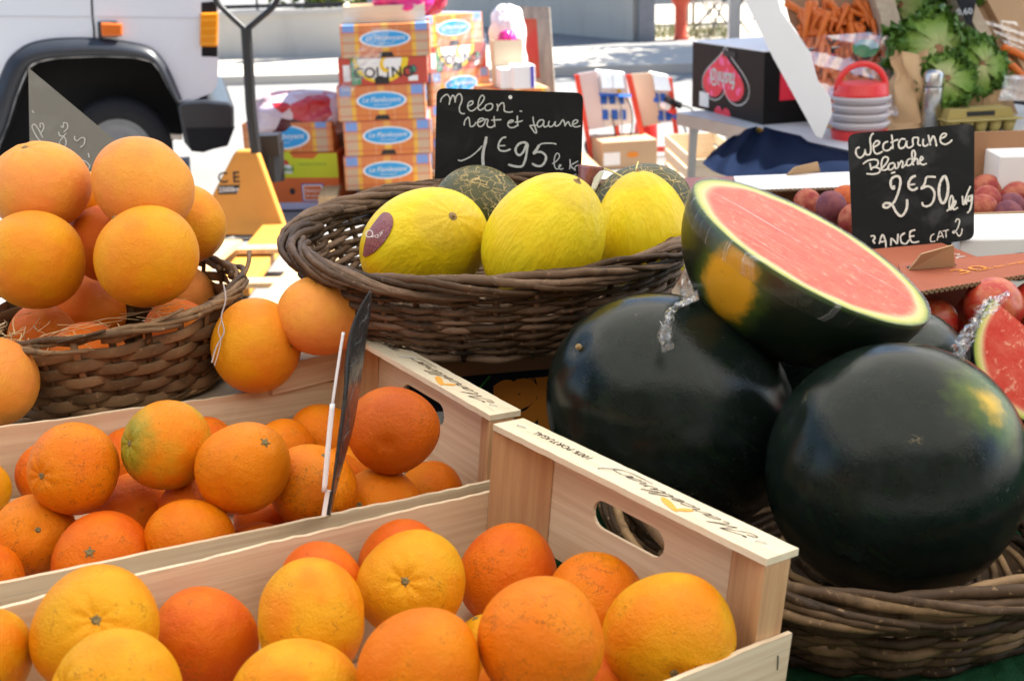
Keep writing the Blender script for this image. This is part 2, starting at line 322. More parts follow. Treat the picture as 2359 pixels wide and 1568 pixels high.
def text_geo(txt, size, shear=0., align='CENTER', bold=0.):
    key = (txt, size, shear, align, bold)
    if key not in _tx:
        cu = bpy.data.curves.new('t', 'FONT'); cu.body = txt; cu.size = size; cu.shear = shear; cu.align_x = align; cu.align_y = 'CENTER'; cu.offset = bold; cu.resolution_u = 3
        ob = bpy.data.objects.new('t', cu); scene.collection.objects.link(ob); bpy.context.view_layer.update()
        me = ob.evaluated_get(bpy.context.evaluated_depsgraph_get()).to_mesh()
        _tx[key] = (np.array([v.co[:] for v in me.vertices])[:, :2], [tuple(p.vertices) for p in me.polygons])
        bpy.data.objects.remove(ob); bpy.data.curves.remove(cu)
    return _tx[key]
def put_text(mb, txt, size, O, ex, ey, n, off=.0008, shear=0., sx=1., bold=0., align='CENTER'):
    v, f = text_geo(txt, size, shear, align, bold); O, ex, ey, n = [np.asarray(k, float) for k in (O, ex, ey, n)]
    mb.add(O + (v[:, :1]*sx)*ex + v[:, 1:]*ey + n*off, f)
def flat(mb, pts2, O, ex, ey, n, off):     # flat printed shape on a face
    p = np.asarray(pts2, float); O, ex, ey, n = [np.asarray(k, float) for k in (O, ex, ey, n)]
    mb.poly(O + p[:, :1]*ex + p[:, 1:]*ey + n*off)
def ell(cx, cy, a, b, n=28, t0=0, t1=2*math.pi): 
    t = np.linspace(t0, t1, n, endpoint=(t1-t0 < 6.2)); return np.stack([cx+a*np.cos(t), cy+b*np.sin(t)], 1)
def rect(x0, y0, x1, y1): return [(x0, y0), (x1, y0), (x1, y1), (x0, y1)]
def round_quad(c, r, k=5):                 # rounded corner quad in 3D, corners in order
    c = np.asarray(c, float); out = []
    for i in range(4):
        a, b, d = c[i-1], c[i], c[(i+1) % 4]; p = b+(a-b)/np.linalg.norm(a-b)*r; q = b+(d-b)/np.linalg.norm(d-b)*r
        for t in np.linspace(0, 1, k): out.append((1-t)**2*p + 2*t*(1-t)*b + t*t*q)
    return np.array(out)
# ================================================================== SETTING: ground, table
def m_ground():
    g = NG('asphalt_light'); f = g.noise(1.2, 4, .6); f2 = g.noise(140, 4, .7); f3 = g.noise(.25, 3)
    c = g.mix(f, (.20, .197, .19), (.28, .272, .26)); c = g.mix(g.math('MULTIPLY', g.sstep(f2, .4, .65), .5), c, (.17, .17, .17)); c = g.mix(g.math('MULTIPLY', g.sstep(f3, .45, .65), .25), c, (.25, .25, .25))
    return g.fin(c, .9, g.bump(f2, .4, .004), .2)
mb = MB(); mb.grid(np.stack(np.meshgrid(np.linspace(-90, 90, 7), np.linspace(-60, 160, 7), [0.], indexing='ij'), -1)[:, :, 0]); o = mb.build('ground', m_ground()); tag(o, kind='structure')
TZ = .735
def m_turf():
    g = NG('green_turf'); f = g.noise(60, 5, .7); return g.fin(g.mix(f, (.008, .045, .018), (.02, .10, .04)), .95, g.bump(g.noise(700, 3), .9, .004), .1)
tb = thing('display_table', 'long trestle display table covered in dark green turf matting under the fruit', 'table', (0.2, 1.2, 0))
mb = MB(); mb.box((.15, 1.12, TZ-.03), (3.0, 1.5, .05)); mb.build('tabletop', wood_mat('table_ply', (.45, .33, .2), (.36, .26, .15)), tb, world=True)
mb = MB(); X = np.stack(np.meshgrid(np.linspace(-1.36, 1.66, 240), np.linspace(.36, 1.88, 120), [0.], indexing='ij'), -1)[:, :, 0]; X[..., 2] = TZ-.002+RNG.rand(240, 120)*.003; mb.grid(X)
for y in (.36, 1.88): mb.box((.15, y, TZ-.12), (3.02, .006, .24))
mb.build('turf_cover', m_turf(), tb, world=True)
for x in (-1.2, 1.5):
    for y in (.45, 1.8): mb = MB(); mb.bar((x, y, 0), (x, y, TZ-.055), .05, .05, (0, 1, 0)); mb.build('leg', M_steel, tb, world=True)
# ================================================================== citrus meshes
def fruit_mesh(name, seed, squash=.93, dimple=.10, dr=.22, lump=.02, neck=0., nu=56, nv=36, ribs=0):
    r = np.random.RandomState(seed); ph = r.rand(6)*6.28
    th = np.linspace(0, np.pi, nv); a = np.arange(nu)/nu*2*np.pi; T, A = np.meshgrid(th, a, indexing='ij')
    rad = 1+lump*(np.sin(2*A+ph[0])*np.sin(T)**2+np.sin(3*A+ph[1]+T*2)*np.sin(T)**2*.6+np.cos(2*T+ph[2])*.6)
    z = np.cos(T)*squash; rr = np.sin(T)
    z = z - dimple*np.exp(-(np.sin(T)/dr)**2)*(T < 1.57) + neck*np.exp(-(T/.38)**2)
    z = z + dimple*.35*np.exp(-(np.sin(T)/.14)**2)*(T > 1.57)
    if ribs: rad = rad - .012*np.cos(ribs*A+ph[3])*np.exp(-((T-.25)/.22)**2)
    x = rr*rad*np.cos(A); y = rr*rad*np.sin(A); z = z*rad
    v = np.stack([x, y, z], -1); vs_ = [v[0, 0]]+list(v[1:-1].reshape(-1, 3))+[v[-1, 0]]; f = []
    nr = nv-2
    for k in range(nu): f.append((0, 1+k, 1+(k+1) % nu)); f.append((1+nr*nu, 1+(nr-1)*nu+(k+1) % nu, 1+(nr-1)*nu+k))
    for i in range(nr-1):
        for k in range(nu): l = (k+1) % nu; f.append((1+i*nu+k, 1+(i+1)*nu+k, 1+(i+1)*nu+l, 1+i*nu+l))
    me = bpy.data.meshes.new(name); me.from_pydata([tuple(q) for q in vs_], [], f); me.polygons.foreach_set('use_smooth', [True]*len(me.polygons))
    me['top'] = float(v[0, 0][2]); me.materials.append(None); return me
OM = [fruit_mesh('orange', 1, .94, .10, .20, .03, ribs=8), fruit_mesh('orange', 2, .98, .07, .16, .036), fruit_mesh('orange', 3, .91, .05, .30, .03), fruit_mesh('orange', 4, 1.07, .05, .2, .03, neck=.05)]
GM = [fruit_mesh('grapefruit', 11, .90, .05, .16, .014, ribs=7), fruit_mesh('grapefruit', 12, .93, .08, .22, .018), fruit_mesh('grapefruit', 13, .95, .03, .3, .02, neck=.03)]
def stem_mesh():
    mb = MB(); mb.lathe([(.0, .02), (.045, .03), (.06, .015), (.075, .0), (.06, -.03)], seg=9, closed_ends=False)
    for k in range(5):
        a = k*1.257; mb.bar((.04*math.cos(a), .04*math.sin(a), .0), (.115*math.cos(a), .115*math.sin(a), -.005), .035, .014)
    o = mb.build('stem', M_stem); me = o.data; bpy.data.objects.remove(o); return me
SM = stem_mesh()
def pole_mesh():
    mb = MB(); mb.lathe([(.0, .012), (.045, .012), (.06, .0)], seg=10, closed_ends=False); o = mb.build('stem', M_stem); me = o.data; bpy.data.objects.remove(o); return me
def axis_from_px(u, v, su, sv, r):
    du, dv = (su-u)/r, (sv-v)/r; q = du*du+dv*dv; k = math.sqrt(max(0., 1-q)) if q < 1 else 0.
    a = _R*du - _U*dv - _F*k; return Vector(a/np.linalg.norm(a))
def put_fruit(name, mesh, mat, u, v, r, d, label, cat, group, stem=None, stem_on=True, spin=0., k=.97, rad=None, smesh=None, ss=1.):
    R = rad if rad else r*d/FPX*k; c = P(u, v, d)
    if stem is None:
        ax = Vector((RNG.randn(), RNG.randn()+1.2, RNG.randn()*.7)).normalized()
    else: ax = axis_from_px(u, v, *stem, r)
    o = bpy.data.objects.new(name, mesh); scene.collection.objects.link(o)
    q = ax.to_track_quat('Z', 'Y').to_matrix() @ Matrix.Rotation(spin or RNG.rand()*6.28, 3, 'Z')
    o.matrix_world = Matrix.Translation(Vector(c)) @ q.to_4x4() @ Matrix.Scale(R, 4)
    o.material_slots[0].link = 'OBJECT'; o.material_slots[0].material = mat
    tag(o, label, cat, group)
    if stem_on:
        s = bpy.data.objects.new('stem', smesh or SM); scene.collection.objects.link(s); s.parent = o; s.location = (0, 0, mesh['top']+.008); s.scale = (ss,)*3
    return o
# ================================================================== orange crates
CW, RW, WH, CH, CL = .34, .0374, .0706, .158, .70
def stroke_word():     # script lettering drawn as strokes, unit x-height = 1
    L = {}
    L['M'] = ([[(-.55, 1.75), (-.75, 1.62), (-.62, 1.45), (-.35, 1.6), (.1, 2.15), (.55, 2.55)], [(.55, 2.55), (.2, 1.0), (-.05, .1), (-.3, -.05)], [(.55, 2.5), (.62, 1.2), (.66, .15)], [(.66, .15), (1.15, 1.5), (1.5, 2.55)], [(1.5, 2.55), (1.3, 1.2), (1.2, .3), (1.4, .02), (1.65, .25)], [(-.3, -.05), (-.7, .15), (-.65, .6), (-.3, .8)]], 1.75)
    L['a'] = ([[(.85, .85), (.55, 1.0), (.2, .7), (.05, .25), (.25, .02), (.55, .25), (.85, .85)], [(.9, 1.0), (.75, .3), (.85, .02), (1.1, .2)]], 1.05)
    L['r'] = ([[(.0, .2), (.3, .95), (.38, .85), (.6, .9), (.5, .3), (.62, .02), (.85, .2)]], .8)
    L['c'] = ([[(.7, .8), (.55, 1.0), (.2, .7), (.05, .25), (.3, .0), (.75, .25)]], .75)
    L['e'] = ([[(.05, .3), (.5, .55), (.6, .9), (.4, 1.0), (.12, .6), (.1, .15), (.35, .0), (.75, .25)]], .75)
    L['l'] = ([[(.0, .2), (.5, 1.3), (.75, 2.2), (.62, 2.4), (.4, 1.8), (.2, .5), (.3, .02), (.6, .2)]], .6)
    L['i'] = ([[(.0, .2), (.3, .95), (.2, .3), (.32, .02), (.55, .2)], [(.45, 1.45), (.5, 1.5)]], .55)
    L['n'] = ([[(.05, .85), (.2, .95), (.1, .0)], [(.12, .3), (.4, .9), (.6, .9), (.55, .25), (.65, .02), (.9, .2)]], .85)
    out = []; x = 0
    for ch in 'Marcellina':
        st, adv = L[ch]; out += [[(px+x+.25*py, py) for px, py in s] for s in st]; x += adv
    out.append([(x-.3, .2), (x+.5, .9), (x+1.2, .6), (x+.9, -.3), (x+.1, -.8), (x-1.6, -.7)])
    return out, x
SW, SWL = stroke_word()
def make_crate(nm, label, loc, rot):
    t = thing(nm, label, 'crate', loc, rot, 'wooden orange crates'); y2 = CL
    for side, y in (('near', 0.), ('far', CL)):
        s = 1 if y == 0 else -1
        # end panel with a rounded hand hole (one sheet of plywood)
        yp = y+s*.003; x0, x1, z0, z1 = .004, CW-.004, -CH, -.0065
        hx, hz, hw, hh = CW*.5+.008, -.052, .046, .0135
        hole = [];
        for k in range(9): a = -math.pi/2+math.pi*k/8; hole.append((hx+hw-hh+hh*math.cos(a), hz+hh*math.sin(a)))
        for k in range(9): a = math.pi/2+math.pi*k/8; hole.append((hx-hw+hh+hh*math.cos(a), hz+hh*math.sin(a)))
        mb = MB(); n = len(hole); outer = []
        for (a, b) in hole:
            dx, dz = a-hx, b-hz; k = min((x1-hx)/dx if dx > 1e-6 else ((x0-hx)/dx if dx < -1e-6 else 1e9), (z1-hz)/dz if dz > 1e-6 else ((z0-hz)/dz if dz < -1e-6 else 1e9)); outer.append((hx+dx*k, hz+dz*k))
        th = .0035
        v = [(a, yy, b) for yy in (yp, yp+s*th) for ring in (hole, outer) for (a, b) in ring]; f = []
        for i in range(n):
            j = (i+1) % n; f += [(i, j, n+j, n+i), (2*n+i, 3*n+i, 3*n+j, 2*n+j), (i, 2*n+i, 2*n+j, j)]
        f += [tuple(range(n, 2*n))[::1]] if False else []
        mb.add(v, f)
        # corners the radial sheet misses
        def corner(cx, cz):
            i = [q for q in range(n) if True]; 
        for cx, cz in ((x0, z0), (x1, z0), (x1, z1), (x0, z1)):
            # the two outer points adjacent to this corner
            a = [p for p in outer if abs(p[0]-cx) < 1e-6]; b = [p for p in outer if abs(p[1]-cz) < 1e-6]
            pa = min(a, key=lambda p: abs(p[1]-cz)) if a else (cx, hz); pb = min(b, key=lambda p: abs(p[0]-cx)) if b else (hx, cz)
            if abs(pa[1]-cz) > 1e-5 and abs(pb[0]-cx) > 1e-5:
                mb.add([(pa[0], yp, pa[1]), (cx, yp, cz), (pb[0], yp, pb[1]), (pa[0], yp+s*th, pa[1]), (cx, yp+s*th, cz), (pb[0], yp+s*th, pb[1])], [(0, 1, 2), (3, 5, 4)])
        mb.build('end_panel', M_crate, t)
        for xx, sx in ((0.0005, 1), (CW-.0005, -1)):     # triangular corner posts
            ya, yb = y+s*.0072, y+s*RW; mb = MB()
            mb.prism([(xx, ya, -CH), (xx+sx*.058, ya, -CH), (xx, yb, -CH)], (0, 0, CH-.007), tint=RNG.rand()); mb.build('corner_post', M_post, t, bevel=.0008)
        mb = MB(); ya, yb = sorted((y, y+s*RW)); npt = 40; xs = np.linspace(0, CW, npt)     # top rail with slightly torn long edges
        e1 = ya + RNG.randn(npt)*.00022; e2 = yb + RNG.randn(npt)*.00022
        ring = np.stack([np.stack([xs, e1, np.zeros(npt)], 1), np.stack([xs, e2, np.zeros(npt)], 1), np.stack([xs, e2, np.full(npt, -.006)], 1), np.stack([xs, e1, np.full(npt, -.006)], 1)], 1)
        f = []
        for i in range(npt-1):
            for k in range(4): l = (k+1) % 4; f.append((i*4+k, i*4+l, i*4+4+l, i*4+4+k))
        f += [(0, 1, 2, 3), ((npt-1)*4+3, (npt-1)*4+2, (npt-1)*4+1, (npt-1)*4)]
        mb.add(ring, f, tint=RNG.rand()); rail = mb.build('top_rail', M_crateH, t)
        # staples
        for k, (sx_, ang, ln) in enumerate(((.022, .5, .009), (CW*.575, .9, .020), (CW-.02, .4, .009))):
            mb = MB(); c = np.array((sx_, y+s*RW*.5, .0)); dvec = np.array((math.cos(ang), s*math.sin(ang), 0))*ln*.5
            mb.tube(catmull([c-dvec+np.array((0, 0, -.001)), c-dvec*.8+np.array((0, 0, .0009)), c+dvec*.8+np.array((0, 0, .0012)), c+dvec+np.array((0, 0, -.001))], 4), .0005, 6)
            mb.build('staple', M_stap, rail, world=False)
        if y == 0:
            ex, ey, nn = (1, 0, 0), (0, 1, 0), (0, 0, 1); h = .0047
            mb = MB(); O = np.array((.040, RW*.33, 0.)); X = np.array(ex, float); Y = np.array(ey, float); Z = np.array(nn, float)
            sc = .135/SWL
            for i, st in enumerate(SW): ribbon(mb, catmull(np.array(st)*np.array([sc, .0055]), 6), .0009, O, X, Y, Z, .0003+i*.00002, .5)
            mb.build('printed_word', M_ink, rail); mb = MB()
            put_text(mb, '100% PORTUGAL', .0108, (.262, RW*.42, 0), ex, ey, nn, .0003, shear=.12, sx=.98, bold=.00012)
            mb.build('printed_text', M_ink, rail)
            mb = MB()
            for (cx, cy, a, b, an) in ((.112, .028, .0155, .0036, 2.75), (.098, .026, .0085, .0030, .95)):
                t_ = np.linspace(0, 2*np.pi, 20, endpoint=False); q = np.stack([a*np.cos(t_), b*np.sin(t_)*(1-.25*np.cos(t_))], 1); c_, s_ = math.cos(an), math.sin(an)
                flat(mb, q@np.array([[c_, s_], [-s_, c_]])+np.array([cx, cy]), (0, 0, 0), ex, ey, nn, .0004+.0001*len(mb.v))
            mb.build('leaf_print', M_logo, rail)
    for x, s in ((0, -1), (CW, 1)):
        mb = MB(); n = 60; ys = np.linspace(-.001, CL+.001, n); jag = RNG.randn(n)*.00035+np.sin(ys*40+x*9)*.0004; dz = -WH+jag
        v = []; f = []
        for i in range(n):
            for (a, b) in ((0, 0), (s*.0042, 0), (s*.0042, 1), (0, 1)): v.append((x+a+s*.0003, ys[i], dz[i] if b == 0 else -CH))
        for i in range(n-1):
            for k in range(4): l = (k+1) % 4; f.append((i*4+k, i*4+l, i*4+4+l, i*4+4+k))
        f += [(0, 1, 2, 3), (n*4-4, n*4-1, n*4-2, n*4-3)]
        mb.add(v, f, RNG.rand()); sd = mb.build('side_wall', M_crate, t)
        mb = MB()
        for yy, zz in ((.012, -WH-.022), (.02, -WH-.05), (CL-.015, -WH-.02)): mb.tube([(x+s*.0048, yy, zz-.006), (x+s*.0052, yy+.001, zz), (x+s*.0048, yy+.002, zz+.007)], .0006, 6)
        mb.build('staple', M_stap, sd)
    mb = MB()
    for k in range(4): mb.box((CW*(.125+.25*k), CL/2, -CH+.004), (CW*.235, CL-.016, .005), tint=RNG.rand())
    mb.build('floor_board', M_crate, t); return t
FR = (2.2261, -.0269, .1073); RR = (2.1658, -.0379, .0986); FO_ = Vector((.2156, .8411, .9019)); RO_ = Vector((.0064, 1.1539, .9026))
MF, MRr = rot3(*FR), rot3(*RR)
cf = make_crate('orange_crate', 'open pale wooden crate of oranges at the bottom of the photo, nearest the viewer', FO_, MF)
cr = make_crate('orange_crate', 'open pale orange crate behind the nearest one, a thin price board standing in it', RO_, MRr)
for M, O, nm in ((MF, FO_, 'wooden batten propping the front orange crate'), (MRr, RO_, 'wooden batten propping the second orange crate')):   # battens carrying the raised far ends
    a = O+M@Vector((.02, CL-.03, -CH)); b = O+M@Vector((CW-.02, CL-.03, -CH)); top = min(a.z, b.z)-.004
    mb = MB(); h = top-TZ-.004
    if h > .01: mb.bar((a.x, a.y, TZ+.004+h/2), (b.x, b.y, TZ+.004+h/2), .04, h); tag(mb.build('batten', M_slat, loc=((a.x+b.x)/2, (a.y+b.y)/2, TZ+.004)), nm, 'batten')
# oranges: u, v, r, depth, mesh, skin, stem pixel, label
G1, G2 = 'oranges in the back crate', 'oranges in the front crate'
RO = [(170, 1079, 103, 1.135, 0, 5, (122, 1088), 'scarred orange with its stem button facing left, at left of the back crate'),
 (384, 1026, 102, 1.156, 0, 4, (310, 1015), 'green-tinged orange resting against the rear wall of the back crate'),
 (560, 1078, 104, 1.127, 3, 1, (618, 1020), 'tall bumpy orange leaning right in the middle of the back crate'),
 (905, 990, 99, 1.208, 1, 6, None, 'dark speckled orange sitting high below the hand hole of the back crate'),
 (720, 1122, 97, 1.179, 1, 5, (755, 1040), 'orange right behind the foot of the thin price board, partly covered by it'),
 (745, 1005, 78, 1.430, 2, 1, None, 'pale orange in the far corner left of the thin price board'),
 (650, 1035, 70, 1.370, 2, 1, None, 'half-hidden orange against the rear wall behind the tall bumpy orange'),
 (75, 1235, 92, 1.142, 1, 5, (118, 1207), 'brown-spotted orange below the scarred one at the left edge of the back crate'),
 (235, 1288, 108, 1.096, 2, 0, (238, 1252), 'smooth deep-orange fruit near the front wall at left of the back crate'),
 (300, 1185, 90, 1.199, 2, 0, None, 'shaded orange wedged under the scarred and green-tinged ones'),
 (438, 1245, 98, 1.108, 2, 1, (430, 1318), 'plain orange at the front wall in the middle of the back crate'),
 (872, 1180, 98, 1.226, 1, 1, (835, 1150), 'orange at the front wall right of the thin price board'),
 (988, 1140, 80, 1.296, 2, 1, None, 'orange in the near right corner of the back crate'),
 (445, 1170, 75, 1.184, 2, 0, None, 'dark orange deep below the green-tinged one'),
 (610, 1200, 70, 1.223, 2, 0, None, 'orange deep in shade below the tall bumpy one'),
 (600, 1290, 90, 1.148, 2, 0, None, 'orange whose top just clears the front wall of the back crate'),
 (-60, 1135, 78, 1.231, 2, 3, None, 'yellowish orange cut by the left photo edge in the back crate'),
 (-25, 1335, 85, 1.068, 2, 0, None, 'orange cut by the left photo edge at the front wall of the back crate'),
 (800, 1085, 60, 1.363, 2, 1, None, 'orange hidden behind the thin price board and the dark speckled orange')]
FO = [(220, 1448, 138, .879, 0, 3, (263, 1398), 'large yellow orange with a brown stem scar, at left of the front crate'),
 (470, 1470, 112, .966, 1, 0, None, 'deep-orange fruit right of the large yellow one'),
 (715, 1425, 130, .933, 2, 2, None, 'broad pale orange against the rear wall of the front crate'),
 (948, 1345, 120, 1.010, 0, 3, (942, 1315), 'yellow orange with a starred stem button at the rear wall of the front crate'),
 (1170, 1325, 110, 1.100, 2, 0, None, 'deep-orange fruit in the far corner of the front crate beside the corner post'),
 (1375, 1390, 110, 1.043, 1, 5, (1300, 1410), 'scratched orange below the hand hole of the front crate'),
 (1248, 1475, 138, .849, 1, 5, None, 'large orange with branching brown cracks on its face'),
 (1542, 1462, 138, .941, 1, 2, (1537, 1520), 'golden orange with a green star calyx at the near right corner of the front crate'),
 (965, 1540, 135, .829, 2, 1, None, 'smooth orange in front of the starred yellow one'),
 (270, 1600, 145, .811, 0, 3, (165, 1555), 'wrinkled yellow-orange fruit with stem to the left, at the bottom left'),
 (680, 1610, 143, .848, 2, 2, None, 'pale orange cut by the bottom edge below the broad pale one'),
 (950, 1635, 122, .889, 2, 0, None, 'reddish orange cut by the bottom edge in the middle'),
 (1240, 1605, 135, .909, 2, 1, None, 'orange cut by the bottom edge below the cracked one'),
 (1130, 1500, 75, 1.000, 3, 3, (1100, 1432), 'small yellow orange wedged between the starred and the cracked ones'),
 (-50, 1515, 115, .865, 2, 2, None, 'orange cut by the left photo edge in the front crate'),
 (1400, 1590, 85, .956, 2, 0, None, 'small orange low between the cracked one and the golden one')]
placed = []
for L, gname in ((RO, G1), (FO, G2)):
    for (u, v, r, d, mi, sk, st, lab) in L:
        put_fruit('orange', OM[mi], M_or[sk], u, v, r, d, lab, 'orange', gname, st, stem_on=st is not None, k=1.03 if gname == G1 else 1.06)
        placed.append((P(u, v, d), r*d/FPX*.97))
for M, O, gname, lab in ((MRr, RO_, G1, 'orange buried at the bottom of the back crate under the others'), (MF, FO_, G2, 'orange buried at the bottom of the front crate under the others')):   # the layer under them
    for lev, ix, iy in [(a, b, c) for a in range(2) for b in range(4) for c in range(8)]:
        if True:
            R = .038; l = Vector((.045+ix*.081+(iy % 2)*.006, .055+iy*.083+.03*lev, -CH+.008+R+.018*lev)); c = np.array(O+M@l)
            ok = all(np.linalg.norm(c-q) > (R+s)*(.97-.09*lev) for q, s in placed)
            if ok:
                o = bpy.data.objects.new('orange', OM[2]); scene.collection.objects.link(o); o.location = c; o.scale = (R,)*3; o.rotation_euler = RNG.rand(3)*6
                o.material_slots[0].link = 'OBJECT'; o.material_slots[0].material = M_or[0]; tag(o, lab, 'orange', gname); placed.append((c, R))
# ================================================================== slatted tray, loose grapefruits
TRZ = .85
tr = thing('slatted_crate', 'upturned slatted wooden crate carrying the grapefruit basket and loose grapefruits', 'crate', (-.62, 1.404, TZ), rot3(R_(34), 0, 0))
M_tr = np.array(rot3(R_(34), 0, 0))
def trp(x, y, z): return np.array((-.62, 1.404, 0))+M_tr@np.array((x, y, 0))+np.array((0, 0, z))
for k, y in enumerate((-.165, -.055, .055, .165)):
    mb = MB(); mb.box(trp(-.02, y, TRZ-.004), (.84, .092, .008), M_tr, RNG.rand()); mb.build('slat', M_slat, tr, world=True, bevel=.001)
for x in (-.42, -.02, .36):
    mb = MB(); mb.box(trp(x, 0, TRZ-.0205), (.035, .42, .024), M_tr, RNG.rand()); mb.build('batten', M_slat, tr, world=True)
for y in (-.2, .2):
    for z in (.775, .82):
        mb = MB(); mb.box(trp(-.03, y*1.055, z), (.83, .006, .04), M_tr, RNG.rand()); mb.build('side_slat', M_slat, tr, world=True)
for x in (-.42, .36):
    for y in (-.18, .18): mb = MB(); mb.box(trp(x, y, (TZ+TRZ-.033)/2+.002), (.03, .03, TRZ-TZ-.036), M_tr, RNG.rand()); mb.build('corner_post', M_slat, tr, world=True)
GG = 'grapefruits heaped in the small basket'
GF = [(92, 430, 112, 1.474, 0, 0, (75, 335), 'large pink-orange grapefruit topmost at left of the heap, stem end up', True),
 (332, 428, 115, 1.456, 1, 0, (430, 330), 'large pink-blushed grapefruit topmost at right of the heap, with a dark spot', False),
 (80, 600, 113, 1.417, 2, 1, None, 'large yellow-orange grapefruit at the left edge of the heap, below the topmost left one', False),
 (340, 592, 117, 1.391, 2, 1, (268, 502), 'golden grapefruit at front right of the heap with a dry stem on its shoulder', True),
 (434, 515, 88, 1.573, 1, 1, None, 'golden grapefruit at the right back of the heap', False),
 (245, 560, 88, 1.529, 1, 2, None, 'reddish grapefruit half hidden in the middle of the heap', False),
 (200, 720, 86, 1.595, 1, 2, None, 'reddish grapefruit low in the basket behind the straw', False),
 (425, 680, 72, 1.608, 1, 0, None, 'pinkish grapefruit low at the right rim of the small basket', False),
 (225, 470, 74, 1.588, 1, 1, None, 'golden grapefruit at the back between the two topmost ones', False)]
for (u, v, r, d, mi, sk, st, lab, so) in GF: put_fruit('grapefruit', GM[mi], M_gf[sk], u, v, r, d, lab, 'grapefruit', GG, st, so, ss=.8, k=1.02)
gpl = [(P(u, v, d), r*d/FPX) for (u, v, r, d, *_) in GF]
for k in range(9):
    a = k*2*math.pi/8; rr_ = .085 if k < 8 else 0.; c = np.array((-.496+rr_*math.cos(a), 1.442+rr_*math.sin(a), TRZ+.055))
    if all(np.linalg.norm(c-q) > (.047+R)*.93 for q, R in gpl):
        o = bpy.data.objects.new('grapefruit', GM[0]); scene.collection.objects.link(o); o.location = c; o.scale = (.047,)*3; o.rotation_euler = RNG.rand(3)*6; o.material_slots[0].link = 'OBJECT'; o.material_slots[0].material = M_gf[2]; tag(o, 'grapefruit buried at the bottom of the small basket under the heap', 'grapefruit', GG); gpl.append((c, .047))
put_fruit('grapefruit', GM[1], M_gf[1], 592, 796, 112, 1.43, 'loose golden grapefruit on the slatted crate between the small basket and the orange crate', 'grapefruit', 'loose grapefruits', (696, 792), True, ss=.6)
put_fruit('grapefruit', GM[0], M_gf[0], 741, 725, 105, 1.43, 'loose grapefruit with a puckered top behind the price board', 'grapefruit', 'loose grapefruits', (738, 634), True, ss=.5)
put_fruit('grapefruit', GM[2], M_gf[0], -20, 878, 109, 1.325, 'loose grapefruit cut by the left edge of the photo in front of the small basket', 'grapefruit', 'loose grapefruits', None, False)
bk_ = P(741, 725, 1.43)+np.array((-.56, .83, 0))*.062; mb = MB(); mb.box((bk_[0], bk_[1], TRZ+.0195), (.12, .07, .035), rot3(R_(34), 0, 0)); tag(mb.build('wood_block', M_crate, loc=(bk_[0], bk_[1], TRZ+.002), bevel=.001), 'short pale wooden block under the loose grapefruit behind the price board', 'wood block')
# ================================================================== baskets
def ring(R, z, n, amp=0., k=10, ph=0., zamp=0., zk=3, rn=.0008, ex=1.):
    a = np.arange(n)/n*2*np.pi; nz = np.convolve(np.tile(RNG.randn(n), 3), np.ones(9)/9, 'same')[n:2*n]
    rr = R+amp*np.cos(k*a+ph)+nz*rn*2; return np.stack([rr*np.cos(a)*ex, rr*np.sin(a), np.full(n, z)+zamp*np.sin(zk*a+ph)+np.roll(nz, 17)*rn*2], 1)
def rim_braid(t, R, z, mat, rad, N, da, ex=1., seed=0, spread=.0125, cut=False):
    rr = np.random.RandomState(seed)
    for k in range(N):
        s = np.linspace(0, 1, 34); L = da*rr.uniform(.85, 1.15); a = k/N*2*np.pi+L*s+rr.randn()*.02; w = np.pi*(1.22-1.55*s**.92)+rr.randn()*.30
        nz = np.convolve(np.tile(rr.randn(34), 3), np.ones(9)/9, 'same')[34:68]*.0038
        sp = spread*rr.uniform(.75, 1.3); ro = R+sp*np.cos(w)+nz; zo = z+sp*.82*np.sin(w)+np.roll(nz, 11); ro[:3] -= .002*np.array((3, 2, 1)); zo[:3] += .0012*np.array((3, 2, 1))
        r_ = rad*rr.uniform(.82, 1.18)*(1.08-.42*s)*(1+.10*np.convolve(np.tile(rr.randn(34), 3), np.ones(5)/5, 'same')[34:68])
        mb = MB(); mb.tube(np.stack([ro*np.cos(a)*ex, ro*np.sin(a), zo], 1), r_, 8, up=(0, 0, 1), tint=rr.rand()*.75+.25*rr.rand()*s); mb.build('rim_rod', mat, t, smooth=True)
# --- small flat-woven basket (grapefruits)
b1 = thing('wicker_basket', 'small round basket of flat woven splints holding the heap of grapefruits', 'basket', (-.496, 1.442, TRZ+.002), rot3(0, R_(-3.2), R_(1.5)), 'wicker baskets')
H1, Rb, Rt = .105, .136, .168
n1 = 26
def rad1(z): return Rb+(Rt-Rb)*(z/H1)**.85
mb = MB()
for i in range(n1):
    a = i/n1*2*np.pi; zs = np.linspace(.002, H1+.002, 8); mb.tube(np.stack([(rad1(zs)+.0)*np.cos(a), rad1(zs)*np.sin(a), zs], 1), .0042, 8, ry=.0016, up=(math.cos(a), math.sin(a), 0), tint=RNG.rand())
mb.build('stake', M_wick1, b1, smooth=True)
mb = MB(); rows = 8
for r in range(rows):
    z = .012+(H1-.030)*r/(rows-1); n = n1*10
    p = ring(rad1(z), z, n, .0042, n1/2, r*math.pi, .0012, 5, .0003)
    tt = RNG.uniform(.05, .55)+.3*np.abs(np.sin(np.arange(n)/n*6.28*RNG.randint(2, 5)+RNG.rand()*6)); mb.tube(p, .0015+.0*p[:, 0], 8, closed=True, ry=.0064*(1+.08*RNG.randn()), up=(0, 0, 1), tint=tt)
mb.build('woven_splint', M_wick1, b1, smooth=True)
mb = MB()
for r in range(3): mb.tube(ring(Rb+.002+r*.0012, .001+r*.003, 160, .002, 13, r*2., .0006, 7), .0024, 6, closed=True, tint=RNG.rand())
mb.lathe([(.001, .002), (Rb, .002), (Rb, -.001), (.001, -.001)], seg=40, closed_ends=False, tint=.3); mb.build('base', M_wick1, b1, smooth=True)
